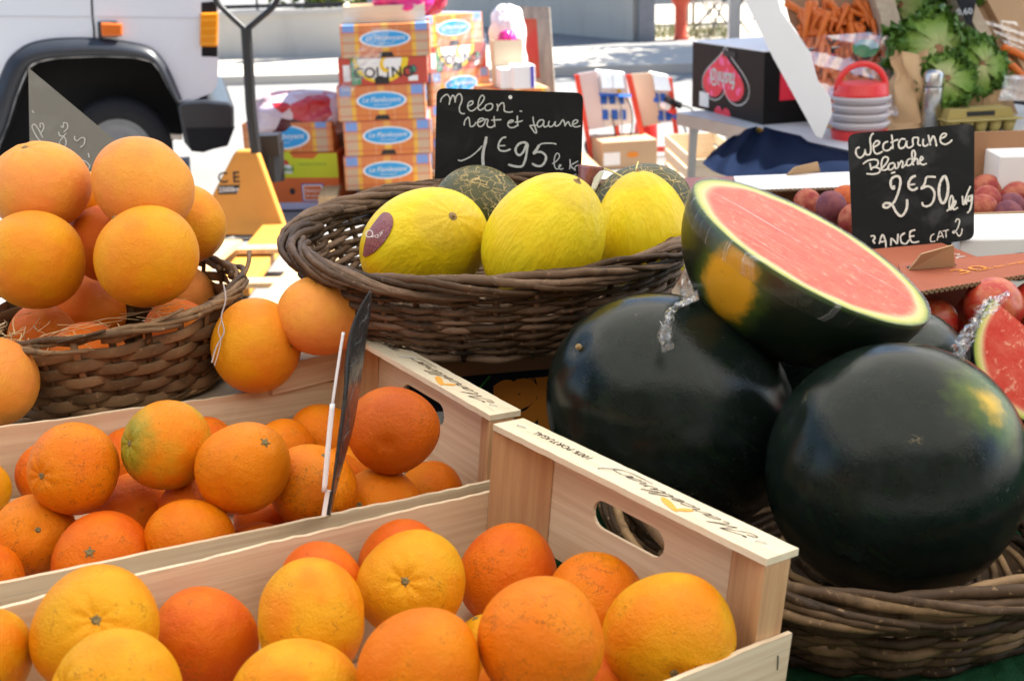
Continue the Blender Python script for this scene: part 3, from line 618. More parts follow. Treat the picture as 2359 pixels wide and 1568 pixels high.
rim_braid(b1, Rt+.002, H1-.001, M_wick1, .0042, 20, 1.25, seed=5, spread=.0072)
for a0, da, rz in ((.15, .35, .02), (1.9, .22, .012), (4.2, .2, .01), (5.3, .25, .014), (4.75, .3, .012)):      # broken splint ends sticking out of the rim
    mb = MB(); a = np.linspace(a0, a0+da, 6); rr = Rt+.004+np.linspace(0, .02, 6)*(1 if a0 < 1 else .4); mb.tube(np.stack([rr*np.cos(a), rr*np.sin(a), H1+np.linspace(.004, rz, 6)], 1), .0030, 7, ry=.0018, tint=RNG.rand()); mb.build('splint_end', M_wick1, b1, smooth=True)
M_straw = plain('straw', (.55, .40, .20), .7)
st = MB()
for k in range(46):
    a = RNG.uniform(3.6, 5.9); r0 = RNG.uniform(.10, .158); c = np.array((r0*math.cos(a), r0*math.sin(a), H1-.012+RNG.rand()*.016)); d = RNG.randn(3)*np.array((.02, .012, .005))
    st.tube(catmull([c-d, c+RNG.randn(3)*.004, c+d+np.array((0, 0, RNG.rand()*.006))], 4), .0006, 4, ry=.0003)
o = st.build('straw', M_straw, M=WM[b1.name]); o.data.transform(WM[b1.name]) if False else None
bpy.data.objects.remove(o)
o = st.build('straw', M_straw, None); o.matrix_world = WM[b1.name]; tag(o, 'wisps of pale straw poking out between the grapefruits and the rim of the small basket', 'straw', kind='stuff')
mb = MB(); mb.tube(catmull([P(515, 655, 1.398), P(520, 690, 1.390), P(510, 730, 1.385), P(516, 765, 1.382), P(498, 800, 1.377), P(488, 835, 1.371)], 8), .0009, 5); mb.tube(catmull([P(512, 735, 1.384), P(503, 760, 1.380), P(508, 790, 1.377), P(494, 842, 1.371)], 8), .0006, 5)
tag(mb.build('string', plain('twine_grey', (.42, .38, .40), .8), loc=P(515, 655, 1.398)), 'frayed grey string dangling from the rim of the small basket', 'string')
# --- large willow basket (melons)
MBZ = .9
def willow(nm, label, c, rot, H, Rb, Rt, rows, rr, nst, mat, amp, seed, rim, ex=1.):
    t = thing(nm, label, 'basket', c, rot, 'wicker baskets'); rs = np.random.RandomState(seed)
    f = lambda z: Rb+(Rt-Rb)*np.sin(np.clip(z/H, 0, 1)*1.35)/np.sin(1.35)
    mb = MB()
    for i in range(nst):
        a = i/nst*2*np.pi; zs = np.linspace(.0, H*.98, 7); mb.tube(np.stack([f(zs)*np.cos(a)*ex, f(zs)*np.sin(a), zs], 1), rr*1.0, 6, tint=rs.rand())
    mb.build('stake', mat, t, smooth=True)
    mb = MB()
    for r in range(rows):
        z = rr+(H-rr*3.2)*r/(rows-1); n = 300
        p = ring(f(np.array(z)), z, n, amp, nst/2, r*math.pi, .0016, 4, .0011, ex)
        w = rr*(1+.30*np.convolve(np.tile(rs.randn(n), 3), np.ones(31)/31, 'same')[n:2*n]*3)*rs.uniform(.85, 1.12)
        tt = rs.rand()*.8+.15*np.sin(np.arange(n)/n*6.28*rs.randint(1, 4)+rs.rand()*6)
        mb.tube(p, np.clip(w, rr*.65, rr*1.3), 7, closed=True, up=(0, 0, 1), tint=tt)
    mb.build('woven_rods', mat, t, smooth=True)
    mb = MB(); mb.lathe([(.001, .004), (Rb*.5, .004), (Rb, .004), (Rb, .0), (.001, .0)], seg=48, closed_ends=False, tint=.2)
    for q in range(1, 12): mb.tube(ring(Rb*q/12, .0055, 90, .002, 8, q*3.1, ex=ex), rr*.8, 6, closed=True, tint=rs.rand())
    mb.build('base', mat, t, smooth=True)
    rim_braid(t, Rt+.004, H, mat, *rim, ex=ex, seed=seed); return t, f
b2, f2 = willow('wicker_basket', 'wide greyish willow basket with a thick braided rim holding yellow and green melons', (-.02, 1.53, MBZ+.008), rot3(.3, R_(-.6), R_(2.3)), .100, .205, .244, 16, .0040, 34, M_wick2, .0040, 3, (.0048, 44, 1.15), 1.03)
b3, f3 = willow('wicker_basket', 'rough brown willow basket on green turf holding the dark watermelons', (.335, 1.105, TZ+.002), rot3(1., 0, 0), .092, .185, .232, 11, .0048, 26, M_wick3, .0048, 9, (.0053, 36, 1.3), 1.04)
# ================================================================== melons
def ell_mesh(name, seed, a, b, c, lump=.01, nu=64, nv=44, dent=.0, egg=0.):
    r = np.random.RandomState(seed); ph = r.rand(4)*6.28; th = np.linspace(0, np.pi, nv); A_ = np.arange(nu)/nu*2*np.pi; T, A = np.meshgrid(th, A_, indexing='ij')
    rad = 1+lump*(np.sin(2*A+ph[0])*np.sin(T)**2+.7*np.cos(3*T+ph[1]))
    tap = 1-egg*np.cos(T); z = c*np.cos(T)*rad-dent*np.exp(-(np.sin(T)/.12)**2)*np.sign(np.cos(T)); x = a*np.sin(T)*np.cos(A)*rad*tap; y = b*np.sin(T)*np.sin(A)*rad*tap
    v = np.stack([x, y, z], -1); vs_ = [v[0, 0]]+list(v[1:-1].reshape(-1, 3))+[v[-1, 0]]; f = []; nr = nv-2
    for k in range(nu): f.append((0, 1+k, 1+(k+1) % nu)); f.append((1+nr*nu, 1+(nr-1)*nu+(k+1) % nu, 1+(nr-1)*nu+k))
    for i in range(nr-1):
        for k in range(nu): l = (k+1) % nu; f.append((1+i*nu+k, 1+(i+1)*nu+k, 1+(i+1)*nu+l, 1+i*nu+l))
    me = bpy.data.meshes.new(name); me.from_pydata([tuple(q) for q in vs_], [], f); me.polygons.foreach_set('use_smooth', [True]*len(me.polygons)); me['top'] = float(v[0, 0][2]); me.materials.append(None); return me
def melon_stem():
    mb = MB(); mb.lathe([(.001, .070), (.035, .075), (.048, .05), (.045, .02), (.075, .002), (.12, -.02)], seg=11, closed_ends=False); o = mb.build('stem', plain('melon_stem_cork', (.40, .27, .12), .9, .4, 20, bump=.6, bdist=.01)); me = o.data; bpy.data.objects.remove(o); return me
MS = melon_stem()
YG = 'yellow melons in the willow basket'
put_fruit('yellow_melon', ell_mesh('yellow_melon', 21, 1.05, .88, 1.15, .012, egg=.06), M_ym, 980, 562, 130, 1.49, 'yellow melon with a dark oval sticker on its side, leftmost in the willow basket', 'melon', YG, (1036, 522), True, smesh=MS, rad=.0755, spin=1e-6, ss=.6)
put_fruit('yellow_melon', ell_mesh('yellow_melon', 22, .99, .96, 1.16, .012, egg=.11), M_ym, 1256, 552, 142, 1.423, 'tall yellow melon standing upright in the middle at the front of the willow basket', 'melon', YG, (1316, 446), True, smesh=MS, rad=.0730, spin=1e-6, ss=.6)
put_fruit('yellow_melon', ell_mesh('yellow_melon', 23, .97, .95, 1.18, .012, egg=.11), M_ym, 1480, 533, 112, 1.512, 'yellow melon at the right of the willow basket beside the cut watermelon', 'melon', YG, (1468, 426), True, smesh=MS, rad=.0632, spin=1e-6, ss=.6)
GGm = 'green netted melons behind the yellow ones'
put_fruit('green_melon', ell_mesh('green_melon', 24, .98, .98, 1.12, .012), M_gm, 1108, 492, 110, 1.74, 'dark green netted melon behind the leftmost yellow melon, in front of the blackboard', 'melon', GGm, (1060, 445), False, rad=.0675)
put_fruit('green_melon', ell_mesh('green_melon', 25, .95, .95, 1.15, .012), M_gm, 1480, 474, 104, 1.63, 'dark green netted melon behind the yellow melon at right, with a torn label on it', 'melon', GGm, (1380, 500), False, rad=.0585)
# sticker on the leftmost yellow melon
def patch_on(c, R3, ax_u, ax_v, nrm, pts, mat, nm, parent, k=1.012):
    mb = MB(); c = np.asarray(c, float); v = []
    return mb
def sticker(parent, c, R, px_c, px_r, d, ang, nm, mats):
    # a disc of paper wrapped on a sphere-like body: ray hits from the eye
    def hit(u, v, k):
        q = P(u, v, 1)-EYE; q /= np.linalg.norm(q); oc = EYE-c; b = np.dot(oc, q); cc = np.dot(oc, oc)-(R*k)**2; D = b*b-cc
        if D < 0: t = -b
        else: t = -b-math.sqrt(D)
        p = EYE+q*t; n = p-c; return c+n/np.linalg.norm(n)*R*k
    return hit
# ================================================================== watermelons
WG = 'whole dark watermelons in the rough basket'
wm_m = ell_mesh('watermelon', 31, 1., 1., .95, .008, 72, 48, .03)
M_w1 = watermelon('watermelon_skin', (.2, -.4, -1.2), (.1, .3)); 
def put_melon(mat, u, v, d, rad, ax, label, scl=(1, 1, 1), mesh=wm_m, st=True):
    o = bpy.data.objects.new('watermelon', mesh); scene.collection.objects.link(o); c = P(u, v, d)
    q = Vector(ax).to_track_quat('Z', 'Y').to_matrix(); o.matrix_world = Matrix.Translation(Vector(c)) @ q.to_4x4() @ Matrix.Diagonal((rad*scl[0], rad*scl[1], rad*scl[2], 1))
    o.material_slots[0].link = 'OBJECT'; o.material_slots[0].material = mat; tag(o, label, 'watermelon', WG)
    if st:
        s = bpy.data.objects.new('stem', MS); scene.collection.objects.link(s); s.parent = o; s.location = (0, 0, mesh['top']-.01); s.scale = (.55,)*3
    return o, q
ax1w = axis_from_px(1548, 952, 1322, 796, 315)
put_melon(M_w1, 1548, 952, 1.285, .1225, ax1w, 'whole dark watermelon at left with a brown stem scar, carrying the cut half', (1.0, 1.0, 1.24))
ax2 = axis_from_px(2060, 1083, 2060-250, 1083-120, 290)
w2c = P(2060, 1083, 1.13); hit2 = axis_from_px(2060, 1083, 2200, 922, 290)
q2 = Vector(ax2).to_track_quat('Z', 'Y').to_matrix(); loc2 = q2.inverted() @ Vector(hit2)
put_melon(watermelon('watermelon_skin_patched', tuple(loc2), (.08, .44)), 2060, 1083, 1.13, .1195, ax2, 'whole dark watermelon nearest the right edge, with a yellow patch on its upper right', (.94, 1.02, 1.04), st=False)
put_melon(watermelon('watermelon_skin_sky_grey', (0, 0, -1.3), (.1, .3), dark=(.022, .028, .026)), 2075, 862, 1.42, .082, (0.3, -.2, 1), 'dark watermelon greyed for sky reflection at the back, mostly hidden under the cut half', (1, 1, 1), st=False)  # dark rind coloured greyer to stand in for reflected sky
put_melon(watermelon('watermelon_skin_deep', (0, 0, -9), (.1, .3)), 1830, 945, 1.43, .10, (.2, .3, 1), 'dark watermelon deep in shade between the two whole ones, under the cut half', st=False)
# half watermelon: u0 major axis, n cut-plane normal
hc = P(1868, 572, 1.25)
e_maj = (_R*.852 - _U*.524); nt_ = (_R*.524 + _U*.852)
sn = .28; vh_ = (hc-EYE)/np.linalg.norm(hc-EYE); nt_ = nt_-vh_*np.dot(nt_, vh_); nt_ /= np.linalg.norm(nt_); e_maj = e_maj-vh_*np.dot(e_maj, vh_); n_cut = nt_*math.sqrt(1-sn*sn) - vh_*sn; n_cut /= np.linalg.norm(n_cut); e_maj = e_maj-n_cut*np.dot(e_maj, n_cut); e_maj /= np.linalg.norm(e_maj); e_min = np.cross(n_cut, e_maj)
Mh = Matrix(np.stack([e_maj, e_min, n_cut], 1).tolist())
HA, HB, HC = .1365, .125, .119
def half_melon(nm, label, c, M, A, B, C, mat_r, mat_f, film_m):
    t = thing(nm, label, 'watermelon', c, M, 'cut watermelons')
    th = np.linspace(math.pi/2, math.pi, 26); a = np.arange(80)/80*2*np.pi; T, A_ = np.meshgrid(th, a, indexing='ij')
    X = np.stack([A*np.sin(T)*np.cos(A_), B*np.sin(T)*np.sin(A_), C*np.cos(T)], -1); mb = MB(); X = np.transpose(X, (1, 0, 2)); mb.grid(X, closed_u=True); rind = mb.build('rind', mat_r, t, smooth=True)
    rr = np.linspace(.0, 1, 24); X = np.stack([np.outer(np.cos(a), rr)*A*.999, np.outer(np.sin(a), rr)*B*.999, np.zeros((80, 24))], -1); X[..., 2] += .0006*np.sin(X[..., 0]*90)*np.sin(X[..., 1]*70)*(rr < .95); mb = MB(); mb.grid(X, closed_u=True); fl = mb.build('flesh', mat_f, t, smooth=True)
    X2 = X.copy(); X2[..., 2] += .0015; X2[:, :, :2] *= 1.004
    th2 = np.linspace(math.pi/2, math.pi*.56, 10); T2, A2 = np.meshgrid(th2, a, indexing='ij'); Y = np.stack([A*1.008*np.sin(T2)*np.cos(A2), B*1.008*np.sin(T2)*np.sin(A2), C*1.008*np.cos(T2)+.001], -1); Y = np.transpose(Y, (1, 0, 2)); Y *= (1+.004*RNG.rand(80, 10, 1))
    mb = MB(); mb.grid(np.concatenate([X2, Y[:, 1:]], 1), closed_u=True); mb.build('cling_film', film_m, t, smooth=True); return t
px_patch = onplane(1690, 665, hc, _F)                      # pale ground spot on the shoulder of the rind
def to_local(M, c, p): return np.array(M.inverted() @ Vector(np.asarray(p)-c))
q_ = P(1668, 668, 1); q_ = (q_-EYE)/np.linalg.norm(q_-EYE); Ml = np.array(M_ := Mh.inverted()); o_l = Ml@(EYE-hc); d_l = Ml@q_; S = np.array([1/HA, 1/HB, 1/HC]); o_s, d_s = o_l*S, d_l*S
bb = np.dot(o_s, d_s); aa = np.dot(d_s, d_s); cc_ = np.dot(o_s, o_s)-1; tt0 = (-bb-math.sqrt(max(0, bb*bb-aa*cc_)))/aa; spot = o_l+d_l*tt0
def half_skin():
    g = NG('watermelon_skin_cut'); n1 = g.noise(20, 4); c = g.mix(n1, (.004, .008, .005), (.009, .018, .008))
    v = g.n('ShaderNodeVectorMath', {0: g.obj(), 1: tuple(spot)}, operation='SUBTRACT').outputs[0]; v = g.map((1.35, 1., .75), v)
    dv = g.n('ShaderNodeVectorMath', {0: v}, operation='LENGTH').outputs['Value']; dv = g.math('ADD', dv, g.math('MULTIPLY', g.math('SUBTRACT', g.noise(20, 5, .65), .5), .060))
    c = g.mix(g.math('SUBTRACT', 1., g.sstep(dv, .034, .070)), c, (.05, .085, .010)); c = g.mix(g.math('SUBTRACT', 1., g.sstep(dv, .026, .048)), c, (.62, .30, .012))
    c = g.mix(g.math('MULTIPLY', g.sstep(g.noise(70, 5, .7), .63, .7), g.math('SUBTRACT', 1., g.sstep(dv, .02, .045))), c, (.18, .09, .03))
    sep = g.n('ShaderNodeSeparateXYZ', {0: g.obj()}).outputs
    edge = g.sstep(sep[2], -.006, -.0005); c = g.mix(edge, c, (.05, .10, .015))
    return g.fin(c, .28, g.bump(g.noise(60, 3), .08, .003), .5)
M_fl1 = flesh('watermelon_flesh_pink', HA, HB, red=(.58, .060, .026), pale=(.66, .115, .050))
half_melon('half_watermelon', 'half watermelon with pink cut face under cling film, lying tilted on the whole ones', hc, Mh, HA, HB, HC, half_skin(), M_fl1, film('cling_film', (5, 260, 5), .02, .55, .66, .12, .25, .22))
# scrunched tail of cling film
def crumple(pts, r, seed, sides=10):
    rs = np.random.RandomState(seed); p = catmull(pts, 10); n = len(p); mb = MB(); m = 9
    sd = _R*.9+_U*.2
    for q in range(2):
        X = np.zeros((n, m, 3)); wob = np.convolve(rs.randn(n+8), np.ones(5)/5, 'same')[:n]; ph = rs.rand(3)*6.28
        for i in range(n):
            t = i/(n-1); w = r*(.45+.9*abs(math.sin(t*5.3+ph[0]))+.3*wob[i])*(1-.35*t)
            for j in range(m):
                s = j/(m-1)*2-1; X[i, j] = p[i]+sd*w*s+_U*.0016*rs.randn()-_F*(.0035*math.sin(s*6+i*1.1+ph[1])+.0025*math.sin(s*11-i*.8+ph[2])+.001*rs.randn())
        mb.grid(X)
    return mb
M_crf = film('cling_film_crumpled', (40, 40, 40), .02, .52, .64, .14, .25, .24)
tag(crumple([P(1588, 610, 1.30), P(1582, 660, 1.285), P(1590, 690, 1.165), P(1550, 712, 1.15), P(1535, 750, 1.14), P(1533, 780, 1.135), P(1540, 805, 1.13)], .0075, 4).build('film_tail', M_crf, loc=P(1582, 660, 1.2)), 'crumpled strip of clear film hanging from the left end of the cut watermelon', 'cling film')
# wedge of watermelon at the right edge
wc = P(2440, 838, 1.30)
nw = (-_F*.90 + _R*.36 + _U*.25); nw /= np.linalg.norm(nw); ew = np.cross([0, 0, 1.], nw); ew /= np.linalg.norm(ew); uw = np.cross(nw, ew); Mw = Matrix(np.stack([ew, uw, nw], 1).tolist())
ap_, hy_ = (2296, 683), (2362, 746); dq = math.hypot(hy_[0]-ap_[0], hy_[1]-ap_[1]); lx_, ly_ = (hy_[0]-ap_[0])/dq, (hy_[1]-ap_[1])/dq; RPX = 178
wc = P(ap_[0]+lx_*RPX, ap_[1]+ly_*RPX, 1.30); WR = RPX*1.30/FPX
nw = (-_F*.93 - _R*.20 + _U*.10); vw = (wc-EYE)/np.linalg.norm(wc-EYE); nw = -vw*.93+_R*.30+_U*.12; nw /= np.linalg.norm(nw)
ll = _R*lx_-_U*ly_; ll -= nw*np.dot(ll, nw); ll /= np.linalg.norm(ll); sw = np.cross(ll, nw); sw = sw if np.dot(sw, _U) < 0 else -sw
Mw = Matrix(np.stack([ll, np.cross(nw, ll), nw], 1).tolist()); wq = thing('watermelon_wedge', 'wedge of bright red watermelon in clear film at the right edge of the photo', 'watermelon', wc, Mw, 'cut watermelons')
ph_ = np.linspace(0, np.pi, 40); ps_ = np.linspace(0, R_(100), 18); PH, PS = np.meshgrid(ph_, ps_, indexing='ij')
sph = lambda k: wc+WR*k*(np.cos(PH)[..., None]*(-ll)+np.sin(PH)[..., None]*(np.cos(PS)[..., None]*sw-np.sin(PS)[..., None]*nw))
mb = MB(); mb.grid(sph(1.)); mb.build('rind', watermelon('watermelon_skin_wedge', (0, 0, -9), (.1, .3)), wq, world=True, smooth=True)
M_fl2 = flesh('watermelon_flesh_red', WR, WR, (.60, .045, .028), (.66, .11, .07))
for e in (0, -1):
    rim_ = sph(1.)[:, e]; X = np.stack([wc+(rim_-wc)*t for t in np.linspace(0, .999, 22)], 1); mb = MB(); mb.grid(X); mb.build('flesh', M_fl2, wq, world=True)
mb = MB(); Y = sph(1.012)[:, 1:]; Y = Y+RNG.randn(*Y.shape)*.0007; mb.grid(Y); mb.build('cling_film', film('cling_film_wedge', (50, 50, 50), .0, .52, .66, .1, .2, .5), wq, world=True, smooth=True)
tag(crumple([P(2296, 682, 1.27), P(2272, 715, 1.27), P(2245, 745, 1.27), P(2226, 775, 1.27), P(2212, 810, 1.275), P(2205, 830, 1.27)], .012, 8).build('film_crumple', M_crf, loc=P(2250, 740, 1.27)), 'crumpled clear film over the dark rind of the red watermelon cut', 'cling film')
# support for the wedge and the produce behind: see the cartons below
# ================================================================== carton under the melon basket
def m_card(name, c, var=.08): 
    g = NG(name); f = g.noise(9, 4); fl = g.noise(1., 2, .5, vec=g.map((2, 2, 260))); cc = g.mix(f, tuple(k*(1-var) for k in c), tuple(min(1, k*(1+var)) for k in c)); return g.fin(cc, .72, g.bump(g.noise(80, 3), .06, .0006), .25)
M_kraft = m_card('kraft_board', (.42, .27, .15)); M_kraftd = m_card('kraft_board_brown', (.30, .16, .085)); M_navy = m_card('navy_print', (.012, .012, .022)); M_white = m_card('white_board', (.74, .74, .75), .03); M_red = m_card('redbrown_print', (.34, .10, .055))
M_oprint = plain('orange_print', (.72, .24, .02), .7); M_wprint = plain('grey_print', (.52, .52, .50), .7); M_lab = plain('paper_label', (.72, .73, .73), .7); M_blk = plain('black_print', (.015, .015, .016), .6)
ct = thing('carton', 'dark navy carton with upside-down orange and grey lettering under the melon basket', 'carton', (.0, 1.55, TZ), rot3(R_(9), 0, 0))
Mc = np.array(rot3(R_(9), 0, 0)); 
def cp(x, y, z): return np.array((.0, 1.55, TZ))+Mc@np.array((x, y, z))
mb = MB(); mb.box(cp(0, 0, .082), (.30, .26, .158), Mc); mb.build('carton_body', M_kraftd, ct, world=True, bevel=.002)
mb = MB(); mb.box(cp(0, -.1312, .060), (.298, .002, .112), Mc); mb.build('printed_panel', M_navy, ct, world=True)
ex = -Mc[:, 0]; ey = np.array((0, 0, -1.)); nn = -Mc[:, 1]; F0 = cp(0, -.1322, .06)
mb = MB(); put_text(mb, 'la', .115, F0+Mc@np.array((-.005, 0, .006)), ex, ey, nn, .0008, bold=.006)
mb.add(*(lambda m: (np.concatenate(m.v), m.f))((lambda m: (put_text(m, 'disfrutala.es', .014, F0+Mc@np.array((.015, 0, .043)), ex, ey, nn, .001), m)[1])(MB()))); 
a_ = np.linspace(0, 1, 14); top_ = np.stack([.0+a_*.14, -.052+.03*a_**2], 1); bot_ = np.stack([.0+a_*.14, -.058+.024*a_**2], 1); flat(mb, np.concatenate([top_, bot_[::-1]]), F0, Mc[:, 0], (0, 0, 1.), nn, .0012)
mb.build('lettering', M_oprint, ct, world=True)
mb = MB(); put_text(mb, 'a', .125, F0+Mc@np.array((.058, 0, .010)), ex, ey, nn, .0014, bold=.004); mb.build('lettering', M_wprint, ct, world=True)
mb = MB(); flat(mb, rect(-.145, -.05, -.035, .014), F0, Mc[:, 0], (0, 0, 1.), nn, .0018); lb = mb.build('paper_label', M_lab, ct, world=True)
mb = MB()
for k, (s_, z_) in enumerate((('PARAGUAYO', -.03), ('(ESPANA) 1', -.043), ('NCA', -.012), ('6B VRAC', .004))): put_text(mb, s_, .011, F0+Mc@np.array((-.09, 0, z_)), ex, ey, nn, .0024)
mb.build('label_text', M_blk, lb, world=True)
mb = MB(); mb.tube(catmull([F0+Mc@np.array((-.05, -.002, .055)), F0+Mc@np.array((-.067, -.002, .035)), F0+Mc@np.array((-.074, -.002, .012))], 6), .0012, 5); mb.build('green_line', plain('green_print', (.03, .32, .03), .6), ct, world=True)
# ================================================================== blackboards
def board(nm, label, corners, pt, n, thick, mat, r=.012, group='handwritten price boards'):
    n = np.asarray(n, float); n /= np.linalg.norm(n); q = [onplane(u, v, pt, n) for u, v in corners]
    mb = MB(); mb.prism(round_quad(q, r), -n*thick); o = mb.build(nm, mat, loc=(q[2]+q[3])/2); tag(o, label, 'price board', group); return o, n
n_m = np.array((.05, -1, .10)); pt_m = V(1170, 320, 1.853)
bm, n_m = board('price_board', 'black price board chalked with Melon vert et jaune 1,95, behind the melon basket', [(1006, 203), (1344, 214), (1338, 446), (1001, 438)], pt_m, n_m, .002, M_cb)
MEL = [[(85,235),(105,170),(180,110),(225,150),(235,200),(220,275)],[(225,230),(260,150),(285,125),(310,170),(315,240)],[(315,235),(330,150),(380,100),(420,150),(415,230),(385,300),(385,370),(420,410),(470,410)],
 [(515,295),(580,265),(595,225),(570,215),(530,240),(510,300),(540,360),(590,365),(640,330)],[(640,330),(720,260),(770,180),(760,135),(730,130),(695,180),(675,270),(680,340),(720,355),(770,320)],[(830,260),(790,290),(785,340),(820,365),(880,345),(905,290),(880,255),(832,262)],
 [(970,255),(985,310),(975,375)],[(985,310),(1030,255),(1070,245),(1085,300),(1085,360),(1120,385),(1180,390),(1220,375)],[(1325,370),(1345,374),(1365,373)],
 [(455,600),(470,520),(520,470),(540,520),(550,600),(580,615),(625,580),(640,540)],[(650,560),(720,530),(765,500),(740,485),(690,500),(665,560),(690,610),(740,605),(775,560),(790,500)],[(770,505),(820,500),(830,520),(815,570),(830,615),(890,625),(930,590)],[(925,450),(930,540),(940,620)],[(880,515),(960,510),(1040,505)],
 [(1140,560),(1200,545),(1225,520),(1190,515),(1150,545),(1145,600),(1190,630),(1250,620),(1290,590)],[(1290,440),(1290,530),(1300,610)],[(1250,545),(1310,540),(1375,520)],
 [(1535,455),(1540,530),(1570,630),(1590,700),(1565,710),(1520,650),(1490,600),(1520,595),(1590,595)],[(1700,510),(1640,515),(1600,570),(1620,620),(1670,600),(1710,540)],[(1705,515),(1700,590),(1720,620),(1770,600)],[(1790,525),(1775,580),(1800,615),(1850,595),(1885,530)],[(1885,530),(1880,590),(1900,610)],[(1900,610),(1950,580),(2000,510),(2030,560),(2035,610)],[(2035,600),(2060,560),(2090,540),(2110,590),(2140,610)],[(2150,580),(2210,560),(2235,525),(2200,510),(2160,540),(2155,590),(2200,620),(2280,600)],
 [(360,1135),(420,1145),(560,1080),(680,980),(740,910)],([(805,770),(785,880),(760,980),(748,1100),(755,1225)],2.2),([(1115,780),(1060,790),(1010,850),(990,930),(1020,985),(1100,995),(1185,965)],1.3),[(1000,915),(1050,912),(1100,910)],
 ([(1460,900),(1400,860),(1320,880),(1265,950),(1270,1020),(1320,1060),(1380,1010),(1420,920),(1440,880)],1.7),([(1450,890),(1440,980),(1420,1100),(1380,1210),(1330,1240),(1230,1230),(1145,1205)],1.7),([(1900,890),(1840,875),(1700,875),(1630,900)],1.),([(1630,900),(1590,970),(1535,1040)],2.),([(1535,1040),(1600,1010),(1680,1020),(1735,1080),(1720,1160),(1670,1220),(1600,1230),(1515,1190)],1.7),
 ([(1830,1195),(1890,1160),(1945,1090),(1930,1035),(1890,1045),(1865,1130),(1870,1230),(1900,1275),(1950,1265)],.8),([(1940,1255),(1970,1220),(1950,1210),(1935,1250),(1965,1280),(2010,1265)],.8),([(2110,1120),(2115,1200),(2105,1280)],.9),([(2240,1150),(2150,1200),(2120,1225),(2160,1265),(2190,1290)],.9),([(2250,1215),(2200,1230),(2185,1270),(2200,1300)],.7),([(2100,1370),(2150,1378),(2210,1355)],.7)]
mb = MB(); px_strokes(mb, MEL, lambda x, y: ((1740+x/3.92)/1.73632, (350+y/3.92)/1.73632), pt_m, n_m, .0020); mb.build('chalk_writing', M_chalk, bm, world=True)
hp = onplane((1740+1180/3.92)/1.73632, (350+155/3.92)/1.73632, pt_m, n_m)+n_m*.001
mb = MB(); mb.lathe([(.0003, .0006), (.0028, .0006), (.0030, 0)], hp, 12, np.stack([np.cross([0, 0, 1.], n_m), np.cross(n_m, np.cross([0, 0, 1.], n_m)), n_m], 1), closed_ends=False); mb.build('eyelet', M_lab, bm, world=True)
n_n = np.array((-.16, -1, .22)); pt_n = V(2100, 430, 1.86)
bn, n_n = board('price_board', 'black price board chalked with Nectarine Blanche 2,50, standing behind the cut watermelon', [(1953, 309), (2245, 284), (2244, 551), (1966, 592)], pt_n, n_n, .0025, M_cb2)
